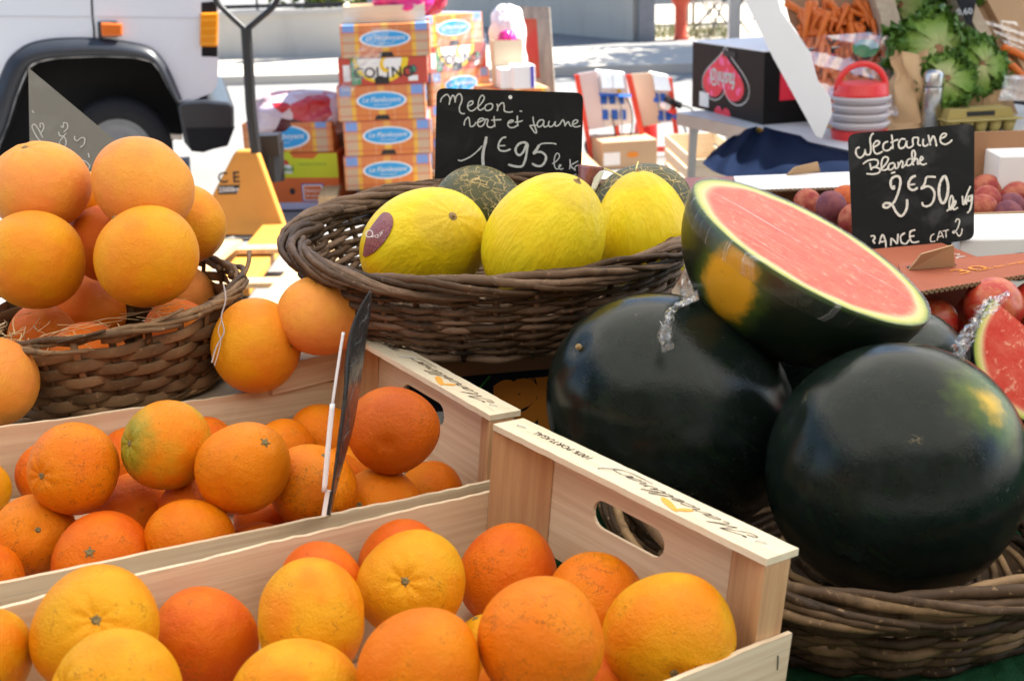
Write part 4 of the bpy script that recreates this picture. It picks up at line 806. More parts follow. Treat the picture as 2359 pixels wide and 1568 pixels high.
NEC = [[(170,315),(130,340),(130,400),(170,440),(215,410),(235,360)],[(230,340),(245,400),(290,395),(300,320),(290,230),(310,170),(335,160)],[(325,320),(380,290),(400,260),(365,245),(330,290),(335,360),(370,395),(440,365)],[(500,250),(455,270),(440,320),(460,355),(510,350),(545,310)],[(540,170),(550,250),(555,340)],[(525,265),(580,240),(620,230)],[(700,225),(650,225),(620,280),(640,330),(690,310),(715,240)],[(715,240),(715,300),(740,325),(790,300)],[(790,300),(785,220),(820,205),(850,215),(845,280),(880,300)],[(905,220),(905,290),(935,305),(965,280)],[(965,175),(975,230),(990,300)],[(985,260),(1020,190),(1045,230),(1060,310)],[(1105,215),(1150,200),(1175,170),(1140,160),(1105,200),(1110,260),(1160,285),(1215,260),(1240,230)],
 [(205,515),(260,475),(340,460),(380,480),(370,530),(310,560),(350,550),(400,570),(395,610),(330,630),(245,625)],[(285,500),(295,545),(305,585)],[(430,560),(480,500),(500,450),(470,430),(435,450),(420,520),(430,580),(480,575),(510,540)],[(570,500),(520,510),(495,560),(530,580),(570,540),(575,505)],[(575,505),(580,560),(610,560)],[(610,490),(620,520),(610,560)],[(615,540),(650,480),(670,500),(660,555),(700,520)],[(760,450),(720,470),(710,520),(740,530),(780,500)],[(770,500),(810,420),(800,360),(775,370),(775,440),(790,530)],[(790,490),(820,450),(840,470),(840,515),(870,500)],[(870,480),(900,450),(880,430),(865,470),(875,510),(910,520),(945,505)],[(530,620),(555,614),(580,605)],
 ([(565,760),(560,800),(530,770),(530,700),(570,660),(620,660),(640,720),(620,820),(580,930),(540,980),(480,1020),(440,1000),(470,965),(540,985),(590,1070),(640,1115),(680,1090),(715,1010),(715,920)],1.35),([(820,650),(770,670),(735,730),(740,790),(790,815),(840,785)],1.4),[(745,755),(780,750),(810,745)],([(1050,665),(990,660),(940,670),(920,740),(880,800),(950,770),(1010,800),(1035,870),(1010,960),(960,1000),(905,995),(890,955)],1.2),([(1140,650),(1095,740),(1085,860),(1110,950),(1145,960),(1180,880),(1190,760),(1165,670),(1140,650)],1.5),
 [(1175,1060),(1230,1000),(1250,920),(1230,880),(1205,950),(1210,1040),(1250,1010)],[(1250,1010),(1280,960),(1265,940),(1245,1000),(1260,1040),(1305,1015)],[(1355,880),(1360,930),(1365,990)],[(1450,770),(1410,860),(1370,990)],[(1375,980),(1400,930),(1400,985)],[(1470,880),(1430,890),(1420,940),(1450,930),(1470,870),(1460,980),(1440,1050),(1410,1080)],
 [(290,1350),(330,1345),(340,1375),(320,1400),(345,1435)],[(390,1440),(420,1345),(440,1340),(465,1410),(470,1480)],[(395,1420),(430,1412),(470,1405)],[(525,1460),(528,1420),(530,1370)],[(530,1370),(565,1400),(600,1440)],[(600,1440),(605,1380),(610,1320)],[(690,1310),(640,1350),(650,1420),(700,1435),(740,1390)],[(810,1275),(750,1300),(750,1380),(780,1420),(855,1410)],[(750,1350),(775,1348),(800,1345)],
 ([(1030,1320),(990,1350),(990,1410),(1040,1405)],.6),([(1060,1400),(1095,1290),(1135,1370)],.6),([(1075,1360),(1100,1350),(1125,1340)],.6),([(1120,1290),(1160,1283),(1195,1275)],.6),([(1160,1280),(1163,1320),(1165,1365)],.6),([(1270,1190),(1290,1150),(1320,1170),(1300,1250),(1260,1310),(1240,1300),(1270,1290),(1310,1345),(1340,1320),(1350,1260)],.7)]
mb = MB(); px_strokes(mb, NEC, lambda x, y: ((3380+x/2.9037)/1.73632, (480+y/2.9037)/1.73632), pt_n, n_n, .0027); mb.build('chalk_writing', M_chalk2, bn, world=True)
mb = MB(); a_ = onplane(2185, 548, pt_n, n_n)-n_n*.003; mb.bar(a_, a_+np.array((0, .01, -.1)), .012, .004, (0, 1, 0)); mb.build('spike', M_blk, bn, world=True)
# grey board stuck sideways behind the grapefruits
Ag, Bg, Lg = P(65, 156, 1.78), P(300, 352, 1.72), P(70, 420, 1.72)
ng = np.cross(Bg-Ag, Lg-Ag); ng /= np.linalg.norm(ng); ng = -ng if np.dot(ng, _F) > 0 else ng
Cg = Bg+(Lg-Ag)*1.0; Lg2 = Ag+(Lg-Ag)*1.0
mb = MB(); mb.prism(round_quad([Ag, Bg, Cg, Lg2], .004), -ng*.002); bg_ = mb.build('price_board', m_chalkboard('chalkboard_grey', (.125, .12, .105), .12), loc=(Cg+Lg2)/2); tag(bg_, 'worn grey price board standing on its corner behind the grapefruits', 'price board', 'handwritten price boards')
k_ = 3.403
GREY = [[(470,1110),(500,1075),(520,1110),(510,1150),(480,1150),(465,1115)],[(462,1035),(470,1065),(500,1068),(522,1045)],[(478,990),(498,1002),(502,965),(530,975),(530,1010),(500,1040)],[(332,1115),(300,1090),(255,1005),(270,978),(300,1010),(340,1085)],[(318,1055),(345,1010),(340,975),(318,972),(320,1005)],[(255,870),(262,880),(268,890)],[(590,1070),(588,1095),(610,1108),(640,1085),(668,1092),(660,1140),(632,1158)],[(690,1365),(650,1345),(655,1310),(690,1330),(706,1305),(675,1270),(645,1262)],[(695,1205),(700,1222),(702,1240)]]
mb = MB(); px_strokes(mb, GREY, lambda x, y: (x/k_, y/k_), Ag, ng, .0017); mb.build('chalk_writing', m_chalk('chalk_grey', (.42, .42, .41)), bg_, world=True)
# bent black board seen almost edge-on in the back crate
top_e = [(853, 670), (832, 708), (812, 752), (800, 790), (794, 850), (790, 930), (780, 1010), (772, 1090), (765, 1150), (752, 1186)]
dn, df = 1.075, 1.135
mb = MB(); L_ = catmull(np.array([(853, 670), (826, 716), (806, 770), (797, 830), (793, 905), (781, 1000), (771, 1080), (764, 1135), (757, 1186)], float), 5); Rr_ = catmull(np.array([(855, 672), (852, 720), (843, 775), (836, 830), (826, 905), (812, 985), (790, 1065), (773, 1130), (760, 1188)], float), 5)
n = len(L_); fr = [P(u, v, dn) for u, v in L_]; bk = [P(u, v, df) for u, v in Rr_]
X = np.stack([np.array([f_+(b_-f_)*t for f_, b_ in zip(fr, bk)]) for t in np.linspace(0, 1, 5)], 1)
mb.grid(X); be = mb.build('price_board', plain('grey_slate_sheet', (.030, .030, .032), .28, .4, 30), loc=(fr[-1]+bk[-1])/2, solid=.0016, smooth=True); tag(be, 'thin bent black price board seen nearly edge-on, stuck among the oranges of the back crate', 'price board', 'handwritten price boards')  # dark grey sheet, lighter than the black boards
mb = MB()
for k in range(9):
    t0 = .08+.09*k; i0 = int(t0*(n-1)); pts = [X[min(n-1, i0+j), 1]*(1-w)+X[min(n-1, i0+j), 3]*w for j, w in ((0, RNG.rand()), (1, RNG.rand()), (2, RNG.rand()), (4, RNG.rand()))]
    off = np.cross(X[i0, 4]-X[i0, 0], X[i0+1, 0]-X[i0, 0]); off /= np.linalg.norm(off); off = off if np.dot(off, EYE-X[i0, 0]) > 0 else -off
    mb.tube(catmull(pts, 5)+off*.0012, .00028, 4)
mb.build('chalk_writing', m_chalk('chalk_faint', (.16, .165, .17)), be, world=True)
M_plast = plain('white_plastic', (.80, .80, .82), .35)
mb = MB(); p1 = [P(u, v, 1.072) for u, v in ((791, 765), (780, 835), (766, 930))]; p2 = [P(u, v, 1.070) for u, v in ((766, 930), (757, 1020), (747, 1130))]
mb.tube(catmull(p1, 5), .0012, 6, ry=.006, up=tuple(_F)); mb.tube(catmull(p2, 5), .0022, 6, ry=.010, up=tuple(_F)); mb.build('holder', M_plast, be, world=True, smooth=True)
mb = MB(); mb.bar(P(757, 1130, 1.08), P(748, 1186, 1.08), .004, .012, tuple(_F)); mb.build('holder_foot', M_plast, be, world=True)
# ================================================================== sticker labels on melons
from mathutils.bvhtree import BVHTree
def wrap_patch(nm, ob, outline, mat, off=.0012):        # a paper patch wrapped on a fruit where the outline falls on it
    mw = ob.matrix_world; bv = BVHTree.FromPolygons([mw @ v.co for v in ob.data.vertices], [tuple(p.vertices) for p in ob.data.polygons])
    def hit(u, v, k=off):
        q = Vector(P(u, v, 1)-EYE).normalized(); h, n, _, _ = bv.ray_cast(Vector(EYE), q)
        if h is None:
            h, n, _, _ = bv.find_nearest(Vector(EYE)+q*np.linalg.norm(np.array(mw.translation)-EYE))
        n = n if n.dot(q) < 0 else -n
        return np.array(h+n*k)
    ol = np.array(outline, float); ctr = ol.mean(0); rings = 8; mb = MB(); ol = catmull(ol, 3, True)
    X = np.array([[hit(*(ctr+(p-ctr)*(r/(rings-1)))) for r in range(rings)] for p in ol])
    mb.grid(X, closed_u=True); return mb.build(nm, mat, ob, world=True, smooth=True), hit
def m_sticker():
    g = NG('melon_sticker'); f = g.noise(90, 3); return g.fin(g.ramp(f, [(.38, (.03, .02, .025)), (.46, (.30, .05, .07)), (.55, (.42, .20, .20)), (.62, (.25, .32, .27)), (.7, (.10, .03, .04))], 'CONSTANT'), .35)
M_stk = m_sticker()
ym = bpy.data.objects['yellow_melon']; WM[ym.name] = ym.matrix_world.copy()
so, hit_s = wrap_patch('paper_sticker', ym, [(846, 545), (838, 585), (846, 590), (870, 575), (893, 548), (906, 520), (905, 500), (895, 491), (882, 492), (868, 508), (855, 526)], M_stk)
mb = MB(); h0 = hit_s(879, 536); n0 = (EYE-h0)/np.linalg.norm(EYE-h0); exx = hit_s(905, 518)-hit_s(855, 552); exx -= n0*np.dot(exx, n0); exx /= np.linalg.norm(exx); eyy = np.cross(n0, exx)
put_text(mb, 'QUALITY', .0052, h0+exx*.002-eyy*.001, exx, eyy, n0, .0022, bold=.0001); put_text(mb, 'S.L.', .004, h0+exx*.012-eyy*.007, exx, eyy, n0, .0022); put_text(mb, 'Q', .013, h0-exx*.012+eyy*.006, exx, eyy, n0, .0022)
mb.build('sticker_text', M_lab, so, world=True); WM[so.name] = WM[ym.name]
gm2 = bpy.data.objects['green_melon.001']; WM[gm2.name] = gm2.matrix_world.copy()
mb = MB(); X = []
for t in np.linspace(0, 1, 9):
    a = np.array((1332+4*t*t, 378+54*t)) ; b = np.array((1394-32*t, 386+58*t)); X.append([P(*(a+(b-a)*s), 1.575-.022*math.sin(s*3.1)+.02*t*s) for s in np.linspace(0, 1, 9)])
mb.grid(np.array(X)); ts = mb.build('torn_label', [M_stk][0], gm2, world=True, smooth=True, solid=.0006)
mb = MB(); mb.grid(np.array([[P(1372-14*t+(22-8*t)*s, 396+48*t+(-5+0*t)*s, 1.566+.006*s) for s in np.linspace(0, 1, 4)] for t in np.linspace(0, 1, 6)])); mb.build('label_backing', M_lab, gm2, world=True, smooth=True, solid=.0005)
mb = MB(); mb.tube(catmull([P(1392, 388, 1.565), P(1420, 400, 1.55), P(1446, 414, 1.54)], 6), .0012, 5); mb.tube(catmull([P(1470, 373, 1.575), P(1466, 390, 1.55), P(1468, 412, 1.53)], 6), .0012, 5)
mb.build('raffia_tie', plain('raffia', (.62, .55, .22), .7), gm2, world=True)
# ================================================================== produce cartons at the right, on a second table
t2 = thing('display_table', 'plain trestle table behind the fruit display carrying the nectarine cartons', 'table', (1.1, 2.3, 0))
mb = MB(); mb.box((1.12, 2.50, TZ-.03), (1.72, 1.2, .05)); mb.build('tabletop', wood_mat('table_board', (.45, .36, .25), (.36, .28, .2)), t2, world=True)
for x in (.32, 1.9):
    for y in (1.97, 3.05): mb = MB(); mb.bar((x, y, 0), (x, y, TZ-.056), .04, .04, (0, 1, 0)); mb.build('leg', M_steel, t2, world=True)
M_edge = wood_mat('corrugated_edge', (.30, .20, .11), (.14, .085, .045), grain=(900, 900, 10), rough=.9)
def ledge_carton(nm, label, ledge, z, base_z, floor_z, mat, tab=None, print_=None, x_in=None, body=None, mat_body=None, fd=.20):
    """open produce carton: a board ledge folded along its far side, fruit showing under it"""
    q = [Gz(u, v, z) for u, v in ledge]; c = np.mean(q, 0); t = thing(nm, label, 'carton', (c[0], c[1], base_z), None, 'produce cartons')
    mb = MB(); mb.prism(q, (0, 0, -.005)); lg = mb.build('ledge', mat, t, world=True)
    n = len(q)
    fr, bk = q[0], q[1]                        # front left, front right
    L, Rg = np.array(q[0]), np.array(q[1]); dv = (Rg-L)/np.linalg.norm(Rg-L); bn_ = np.cross([0, 0, 1.], dv)
    wv = np.array(q[2])-np.array(q[1]); dep = np.dot(wv, bn_); w = np.linalg.norm(Rg-L)
    mb = MB(); m = 60; xs = np.linspace(0, w, m)      # fluted cut edge facing the viewer
    for i in range(m-1):
        a = L+dv*xs[i]-bn_*.0012; mb.box(a+np.array((0, 0, -.0025+.0011*(1 if i % 2 else -1))), (w/m*1.3, .002, .0024), np.stack([dv, bn_, [0, 0, 1.]], 1), (i % 2)*.8)
    mb.build('fluted_edge', M_edge, t, world=True)
    M = np.stack([dv, bn_, [0, 0, 1.]], 1); mid = (L+Rg)/2
    bx = lambda x, y, zz: np.array((mid[0], mid[1], 0))+dv*x+bn_*y+np.array((0, 0, zz))
    h = z-.006-base_z; mbod = mat_body or M_kraftd
    mb = MB(); mb.box(bx(0, dep+.003, base_z+h/2), (w, .005, h), M); mb.build('back_wall', mbod, t, world=True)
    for s in (-1, 1): mb = MB(); mb.box(bx(s*(w/2-.003), (dep-fd)/2, base_z+h*.42), (.005, dep+fd-.004, h*.84), M); mb.build('side_wall', mbod, t, world=True)
    mb = MB(); mb.box(bx(0, -fd, base_z+h*.33), (w, .005, h*.66), M); mb.build('front_wall', mbod, t, world=True)
    mb = MB(); mb.box(bx(0, (dep-fd)/2, floor_z), (w-.012, dep+fd-.012, .005), M); mb.build('floor_board', mbod, t, world=True)
    if tab:
        u0, u1, v0, vv = tab; a, b = Gz(u0, v0, z+.0005), Gz(u1, v0-8, z+.0005); hh = vv
        e = (b-a); mb = MB(); pr = [a, b, b-e*.12+np.array((0, -.008, hh)), a+e*.18+np.array((0, -.012, hh*.75))]; mb.prism(pr, (0, .004, 0)); mb.build('hand_tab', M_kraft, t, world=True)
        mb = MB(); mb.prism([a+np.array((.002, .006, .0004)), b+np.array((.004, .006, .0004)), b+np.array((.004, .016, .0004)), a+np.array((.002, .016, .0004))], (0, 0, .0006)); mb.build('hand_slot', M_blk, t, world=True)
    return t, lg, bx, M
tA, lgA, bxA, MA = ledge_carton('carton', 'white-topped nectarine carton with a kraft hand tab, left of the nectarine price board', [(1700, 438), (2010, 428), (2000, 394), (1690, 406)], .905, TZ, .80, M_white, (1812, 1890, 404, .022))
tB, lgB, bxB, MB_ = ledge_carton('carton', 'purplish-brown carton edge beside the green melon, left of the white-topped carton', [(1560, 446), (1696, 440), (1688, 406), (1560, 410)], .905, TZ, .80, m_card('plum_board', (.26, .12, .12)))
tC, lgC, bxC, MCC = ledge_carton('carton', 'red-brown carton with orange print and a torn kraft tab, holding red apples', [(2085, 676), (2420, 622), (2410, 578), (2070, 606)], .950, TZ, .80, M_red, (2094, 2200, 622, .030), mat_body=M_red, fd=.09)
lq = [Gz(u, v, .9505) for u, v in ((2225, 632), (2359, 606))]; e1 = lq[1]-lq[0]; e1 /= np.linalg.norm(e1); e2 = np.cross([0, 0, 1.], e1)
mb = MB(); put_text(mb, '30', .030, Gz(2235, 622, .9505), e1, e2, (0, 0, 1.), .0004, sx=1.9); put_text(mb, 'fruits des vergers', .013, Gz(2310, 612, .9505), e1, e2, (0, 0, 1.), .0004); mb.build('orange_lettering', M_oprint, tC, world=True)
# flat red-brown carton lid under the board, white cartons, peach trays
def simple_box(nm, label, c, size, yaw, mat, group='produce cartons', slot=None, lid=None, kind='carton_body'):
    Rz = rot3(yaw, 0, 0); t = thing(nm, label, 'carton', (c[0], c[1], c[2]), Rz, group); x, y, z = size
    mb = MB(); mb.box((0, 0, z/2), (x, y, z)); mb.build(kind, mat, t, bevel=.003)
    if slot:
        for (sx_, sz_, w, h) in slot: mb = MB(); mb.prism(round_quad([(sx_-w/2, -y/2-.0015, sz_-h/2), (sx_+w/2, -y/2-.0015, sz_-h/2), (sx_+w/2, -y/2-.0015, sz_+h/2), (sx_-w/2, -y/2-.0015, sz_+h/2)], h*.35), (0, .001, 0)); mb.build('hand_hole', M_blk, t)
    if lid: mb = MB(); mb.box((0, 0, z+.0035), (x+.006, y+.006, .006)); mb.build('lid_edge', lid, t)
    return t
l0 = Gz(2120, 622, .895); simple_box('carton', 'closed red-brown carton with a white star outline, directly under the nectarine price board', (l0[0]+.02, l0[1]+.085, TZ), (.17, .13, .158), R_(12), M_red)
mb = MB(); sq = [(.034*math.cos(a)*(1 if i % 2 else .7), .02*math.sin(a)*(1 if i % 2 else .7)) for i, a in enumerate(np.linspace(0, 6.283, 16, endpoint=False))]
sp = np.array(sq+[sq[0]]); ribbon(mb, sp, .0035, Gz(2172, 592, .894), np.array((.98, .17, 0)), np.array((-.17, .98, 0)), np.array((0, 0, 1.)), .0006); mb.build('star_outline', M_wprint, bpy.data.objects['carton.004'] if 'carton.004' in bpy.data.objects else None, world=True)
w1_ = Gz(2215, 560, .895); simple_box('carton', 'low white carton with a rounded hand slot, right of the nectarine price board', (w1_[0]+.24, w1_[1]+.10, TZ), (.46, .18, .16), R_(-3), M_white, slot=[(-.135, .115, .035, .045)])
w2_ = Gz(2300, 374, .915); simple_box('carton', 'white carton with a dark slot at the far right edge, behind the peach carton', (w2_[0]+.26, w2_[1]+.20, TZ), (.44, .3, .18), R_(-4), M_white, slot=[(-.10, .13, .03, .09)])
# peach carton at the right edge
pc = thing('carton', 'open brown carton of peaches at the right edge, behind the nectarine price board', 'carton', (1.06, 2.36, TZ), None, 'produce cartons')
for (c, s) in (((1.06, 2.545, .845), (.58, .006, .21)), ((.77, 2.36, .82), (.006, .37, .16)), ((1.35, 2.36, .82), (.006, .37, .16))): mb = MB(); mb.box(c, s); mb.build('wall', M_kraftd, pc, world=True)
mb = MB(); mb.box((1.06, 2.178, .80), (.58, .006, .12)); mb.build('front_wall', M_kraft, pc, world=True)
mb = MB(); mb.box((1.06, 2.36, .795), (.57, .36, .006)); mb.build('tray_floor', M_kraft, pc, world=True)
mb = MB()
for k in range(3): mb.box((1.06, 2.23+k*.11, .822), (.566, .012, .046))
mb.build('tray_divider', M_kraft, pc, world=True)
def peach_mat(nm, a, b):
    g = NG(nm); f = g.noise(1.6, 3); c = g.mix(g.sstep(f, .35, .65), a, b); c = g.mix(g.math('MULTIPLY', g.noise(14, 4), .4), c, tuple(k*.6 for k in a)); return g.fin(c, .6, g.bump(g.noise(50, 3), .1, .02), .25)
M_pe = [peach_mat('peach_skin_red', (.28, .035, .035), (.46, .16, .09)), peach_mat('peach_skin_orange', (.55, .16, .03), (.42, .05, .03)), peach_mat('plum_skin', (.13, .035, .06), (.24, .07, .08))]
PEm = fruit_mesh('peach', 41, .92, .16, .22, .02, 0, 32, 22)
g_ = 'peaches in the brown carton'
for (u, v, r, d, k, lab) in [(2272, 436, 36, 2.50, 0, 'round dull-red peach topmost against the back wall of the peach carton'), (2338, 452, 36, 2.46, 0, 'peach at the back right of the peach carton, cut by the photo edge'), (2273, 459, 34, 2.38, 0, 'flattened peach left in the peach carton, under the topmost one'), (2328, 477, 35, 2.38, 2, 'purplish peach right in the middle row of the peach carton'), (2322, 498, 37, 2.30, 2, 'purplish peach at right in the front row of the peach carton'), (2262, 478, 34, 2.32, 0, 'peach half behind the edge of the nectarine price board'), (2270, 528, 30, 2.245, 2, 'bluish plum-coloured fruit alone in the front tray of the peach carton')]:
    put_fruit('peach', PEm, M_pe[k], u, v, r, d, lab, 'peach', g_, None, False)
g_ = 'nectarines in the white-topped carton'
for (u, v, r, d, k, lab) in [(1915, 478, 40, 2.17, 2, 'dark plum-red nectarine left of the nectarine price board'), (1950, 462, 38, 2.25, 1, 'orange nectarine partly behind the left edge of the nectarine price board'), (1968, 505, 40, 2.13, 0, 'red nectarine low behind the left edge of the nectarine price board'), (1860, 470, 36, 2.25, 0, 'red nectarine in the shade of the white ledge behind the cut half')]:
    put_fruit('nectarine', PEm, M_pe[k], u, v, r, d, lab, 'nectarine', g_, None, False)
def apple_mat():
    g = NG('apple_skin'); f = g.noise(1.5, 3); st = g.noise(1., 3, .6, vec=g.map((7, 7, 1.2))); c = g.mix(g.sstep(f, .4, .7), (.40, .018, .014), (.50, .13, .04)); c = g.mix(g.math('MULTIPLY', g.sstep(st, .5, .7), .6), c, (.46, .16, .07)); vo = g.n('ShaderNodeTexVoronoi', {'Vector': g.obj(), 'Scale': 9.}).outputs['Distance']
    c = g.mix(g.math('MULTIPLY', g.math('SUBTRACT', 1., g.sstep(vo, .06, .14)), .6), c, (.6, .4, .25)); return g.fin(c, .33, None, .5)
M_ap = apple_mat(); APm = fruit_mesh('apple', 42, .90, .18, .24, .02, 0, 40, 28); g_ = 'apples in the red-brown carton'
for (u, v, r, d, lab) in [(2152, 742, 58, 1.50, 'red apple between the cut half and the red watermelon quarter'), (2290, 705, 72, 1.47, 'large blotchy red apple behind the top of the red watermelon quarter'), (2218, 718, 60, 1.58, 'dark red apple deep in shade under the red-brown ledge'), (2388, 700, 66, 1.50, 'red apple at the far right edge under the red-brown ledge')]:
    put_fruit('apple', APm, M_ap, u, v, r, d, lab, 'apple', g_, None, False)
simple_box('carton', 'low kraft carton under the red watermelon quarter', (.62, 1.315, TZ+.003), (.13, .15, .071), R_(-15), M_kraft)
# ================================================================== stall at the back right: table, goods
TB = .67
tbk = thing('folding_table', 'grey metal folding table of the vegetable stall under the black carton', 'table', tuple(Gz(1760, 300, 0)))
ed = np.array((.36, -.93, 0)); ed /= np.linalg.norm(ed); en = np.array((-ed[1], ed[0], 0)); L0 = Gz(1563, 260, TB)
Mt = np.stack([en, -ed, [0, 0, 1.]], 1); tc_ = L0+ed*.85+en*.62
mb = MB(); mb.box(tc_+np.array((0, 0, -.01)), (1.24, 1.7, .02), Mt); mb.build('tabletop', plain('table_laminate', (.50, .52, .52), .45), tbk, world=True)
mb = MB()
for s in (-1, 1): mb.box(tc_+en*(.62*s+.003*s)+np.array((0, 0, -.025)), (.006, 1.71, .05), Mt); mb.box(tc_-ed*(.85*s+.003*s)+np.array((0, 0, -.025)), (1.24, .006, .05), Mt)
mb.build('edge_rail', M_steel, tbk, world=True)
for s in (.06, .5, 1.65):
    for w in (.04, 1.2):
        a = L0+ed*s+en*w; mb = MB(); mb.bar(a+np.array((0, 0, -.022)), np.array((a[0]-.03*(w < .5), a[1], 0)), .032, .032, (0, 1, 0)); mb.build('leg', M_steel, tbk, world=True)
# black heart carton
BL, BR_ = Gz(1594, 246, TB+.001), Gz(1757, 288, TB+.001); bx_ = BR_-BL; bw = np.linalg.norm(bx_); bx_ /= bw; bnr = np.cross(bx_, [0, 0, 1.]); bnr = bnr if np.dot(bnr, EYE-BL) > 0 else -bnr
bh = onplane(1606, 98, BL, bnr)[2]-TB-.001; bdp = .34
hb = thing('carton', 'glossy black carton printed with an upside-down pink heart, on the grey metal table', 'carton', tuple(BL), None, 'cartons on the back stall')
Mb_ = np.stack([bx_, -bnr, [0, 0, 1.]], 1); cc0 = BL+bx_*bw/2-bnr*bdp/2+np.array((0, 0, bh/2)); M_gblk = plain('glossy_black_board', (.008, .0075, .008), .5, spec=.15)
mb = MB(); mb.box(cc0, (bw, bdp, bh), Mb_); mb.build('carton_body', M_gblk, hb, world=True)
mb = MB(); mb.box(cc0+np.array((0, 0, bh/2+.002)), (bw+.004, bdp+.004, .004), Mb_); mb.build('sun_white_top', M_white, hb, world=True)  # white colour here stands in for sunlight on the black carton's top
def m_heart():
    g = NG('pink_heart_print'); vo = g.n('ShaderNodeTexVoronoi', {'Vector': g.obj(), 'Scale': 22.}).outputs['Distance']; return g.fin(g.mix(g.sstep(vo, .3, .42), (.80, .10, .28), (.70, .02, .05)), .5)
M_heart = m_heart(); M_hole = M_blk
def heart(n=40):
    t = np.linspace(0, 2*np.pi, n, endpoint=False); return np.stack([16*np.sin(t)**3, 13*np.cos(t)-5*np.cos(2*t)-2*np.cos(3*t)-np.cos(4*t)], 1)/17
Z1 = np.array((0, 0, 1.)); fo = BL+bx_*bw*.46+Z1*bh*.53
hp_ = heart()*np.array([bw*.31, -bh*.43])
mb = MB(); flat(mb, hp_, fo, bx_, Z1, bnr, .0012); flat(mb, heart()*np.array([bw*.12, bh*.2])*np.array([1, 1])+np.array([.0, -bh*.56]), fo, bx_, Z1, bnr, .0012); mb.build('heart_print', M_heart, hb, world=True)
mb = MB(); o2 = np.concatenate([hp_*1.14, hp_[:1]*1.14])+np.array([bw*.03, 0]); ribbon(mb, o2, .005, fo, bx_, Z1, bnr, .0016, 0); 
put_text(mb, 'fashi n', .085, fo+Z1*.0+bx_*.0, -bx_, -Z1, bnr, .003, bold=.002); ribbon(mb, np.concatenate([ell(-bw*.125, .0, .030, .032), ell(-bw*.125, .0, .030, .032)[:1]]), .009, fo, bx_, Z1, bnr, .0022, 0); mb.build('lettering', M_wprint, hb, world=True)
mb = MB(); flat(mb, rect(-bw*.34, -bh*.48, -bw*.20, -bh*.26), fo, bx_, Z1, bnr, .0016); mb.build('paper_label', M_lab, hb, world=True)
mb = MB(); flat(mb, rect(bw*.0, bh*.33, bw*.17, bh*.41), fo, bx_, Z1, bnr, .003); mb.build('hand_hole', M_blk, hb, world=True)
mb = MB(); mb.box(BL+bx_*(bw+.0012)-bnr*bdp*.55+Z1*bh*.62, (.002, bdp*.7, bh*.6), Mb_); mb.build('side_print', M_heart, hb, world=True)
# leaning white panel, crates of vegetables
def slab(nm, label, pix, pt, n, th, mat, cat, group=None):
    n = np.asarray(n, float); n /= np.linalg.norm(n); q = [onplane(u, v, pt, n) for u, v in pix]; mb = MB(); mb.prism(q, -n*th); lo = min(q, key=lambda p: p[2]); o = mb.build(nm, mat, loc=lo); tag(o, label, cat, group); return o
slab('white_panel', 'long white board leaning at an angle beside the black heart carton', [(1708, -14), (1790, -14), (1800, 26), (1831, 69), (1865, 121), (1883, 185), (1912, 224), (1916, 262), (1893, 319), (1880, 314), (1839, 239), (1781, 134)], V(1840, 250, 4.15), (-.35, -1, .15), .018, M_white, 'panel')
bkp = V(1960, 150, 4.75); nb = np.array((-.1, -1, .55)); nb /= np.linalg.norm(nb)
cc1 = thing('carton', 'brown carton tilted towards the viewer, full of bagged carrots', 'carton', tuple(onplane(1960, 290, bkp, nb)), None, 'cartons on the back stall')
q = [onplane(u, v, bkp, nb) for u, v in ((1800, -30), (2010, -30), (2085, 290), (1885, 310))]; mb = MB(); mb.prism(q, -nb*.01); mb.build('tray_floor', M_kraftd, cc1, world=True)
q = [onplane(u, v, bkp+nb*.0, nb) for u, v in ((1980, -20), (2026, -20), (2094, 215), (2062, 235))]; mb = MB(); mb.prism(q, nb*.14); mb.build('side_wall', wood_mat('crate_beige', (.46, .37, .26), (.38, .29, .2)), cc1, world=True)
q = [onplane(u, v, bkp, nb) for u, v in ((1885, 292), (2085, 275), (2088, 300), (1888, 318))]; mb = MB(); mb.prism(q, nb*.10); mb.build('front_wall', M_kraft, cc1, world=True)
def m_carrot():
    g = NG('carrot_skin'); f = g.noise(30, 4); rg = g.noise(1., 3, vec=g.map((10, 160, 10))); c = g.mix(f, (.56, .105, .010), (.66, .17, .02)); c = g.mix(g.math('MULTIPLY', g.sstep(rg, .58, .68), .5), c, (.36, .08, .02)); return g.fin(c, .45, g.bump(rg, .3, .002), .4)
M_car = m_carrot()
def carrot_mesh(sd):
    rs = np.random.RandomState(sd); L = .15; t = np.linspace(0, 1, 14); pts = np.stack([.006*np.sin(t*3+rs.rand()*6), (t-.5)*L, .004*np.cos(t*4+rs.rand()*6)], 1); r = .0140*(1-t)**.42*(.75+.25*np.minimum(1, t*9+.3))+.0015
    mb = MB(); mb.tube(pts, r, 9); o = mb.build('carrot', M_car, smooth=True); me = o.data; bpy.data.objects.remove(o); return me
CM = [carrot_mesh(k) for k in range(4)]
def carrot(pos, direction, label, group, s=1.):
    o = bpy.data.objects.new('carrot', CM[RNG.randint(4)]); scene.collection.objects.link(o)
    o.matrix_world = Matrix.Translation(Vector(pos)) @ Vector(direction).to_track_quat('Y', 'Z').to_matrix().to_4x4() @ Matrix.Scale(s, 4); tag(o, label, 'carrot', group)
cgrp = 'carrots heaped in the brown carton'
eu = np.cross(nb, [1., 0, 0]); eu /= np.linalg.norm(eu); eu = eu if eu[2] > 0 else -eu; er = np.cross(eu, nb); er = er if er[0] > 0 else -er
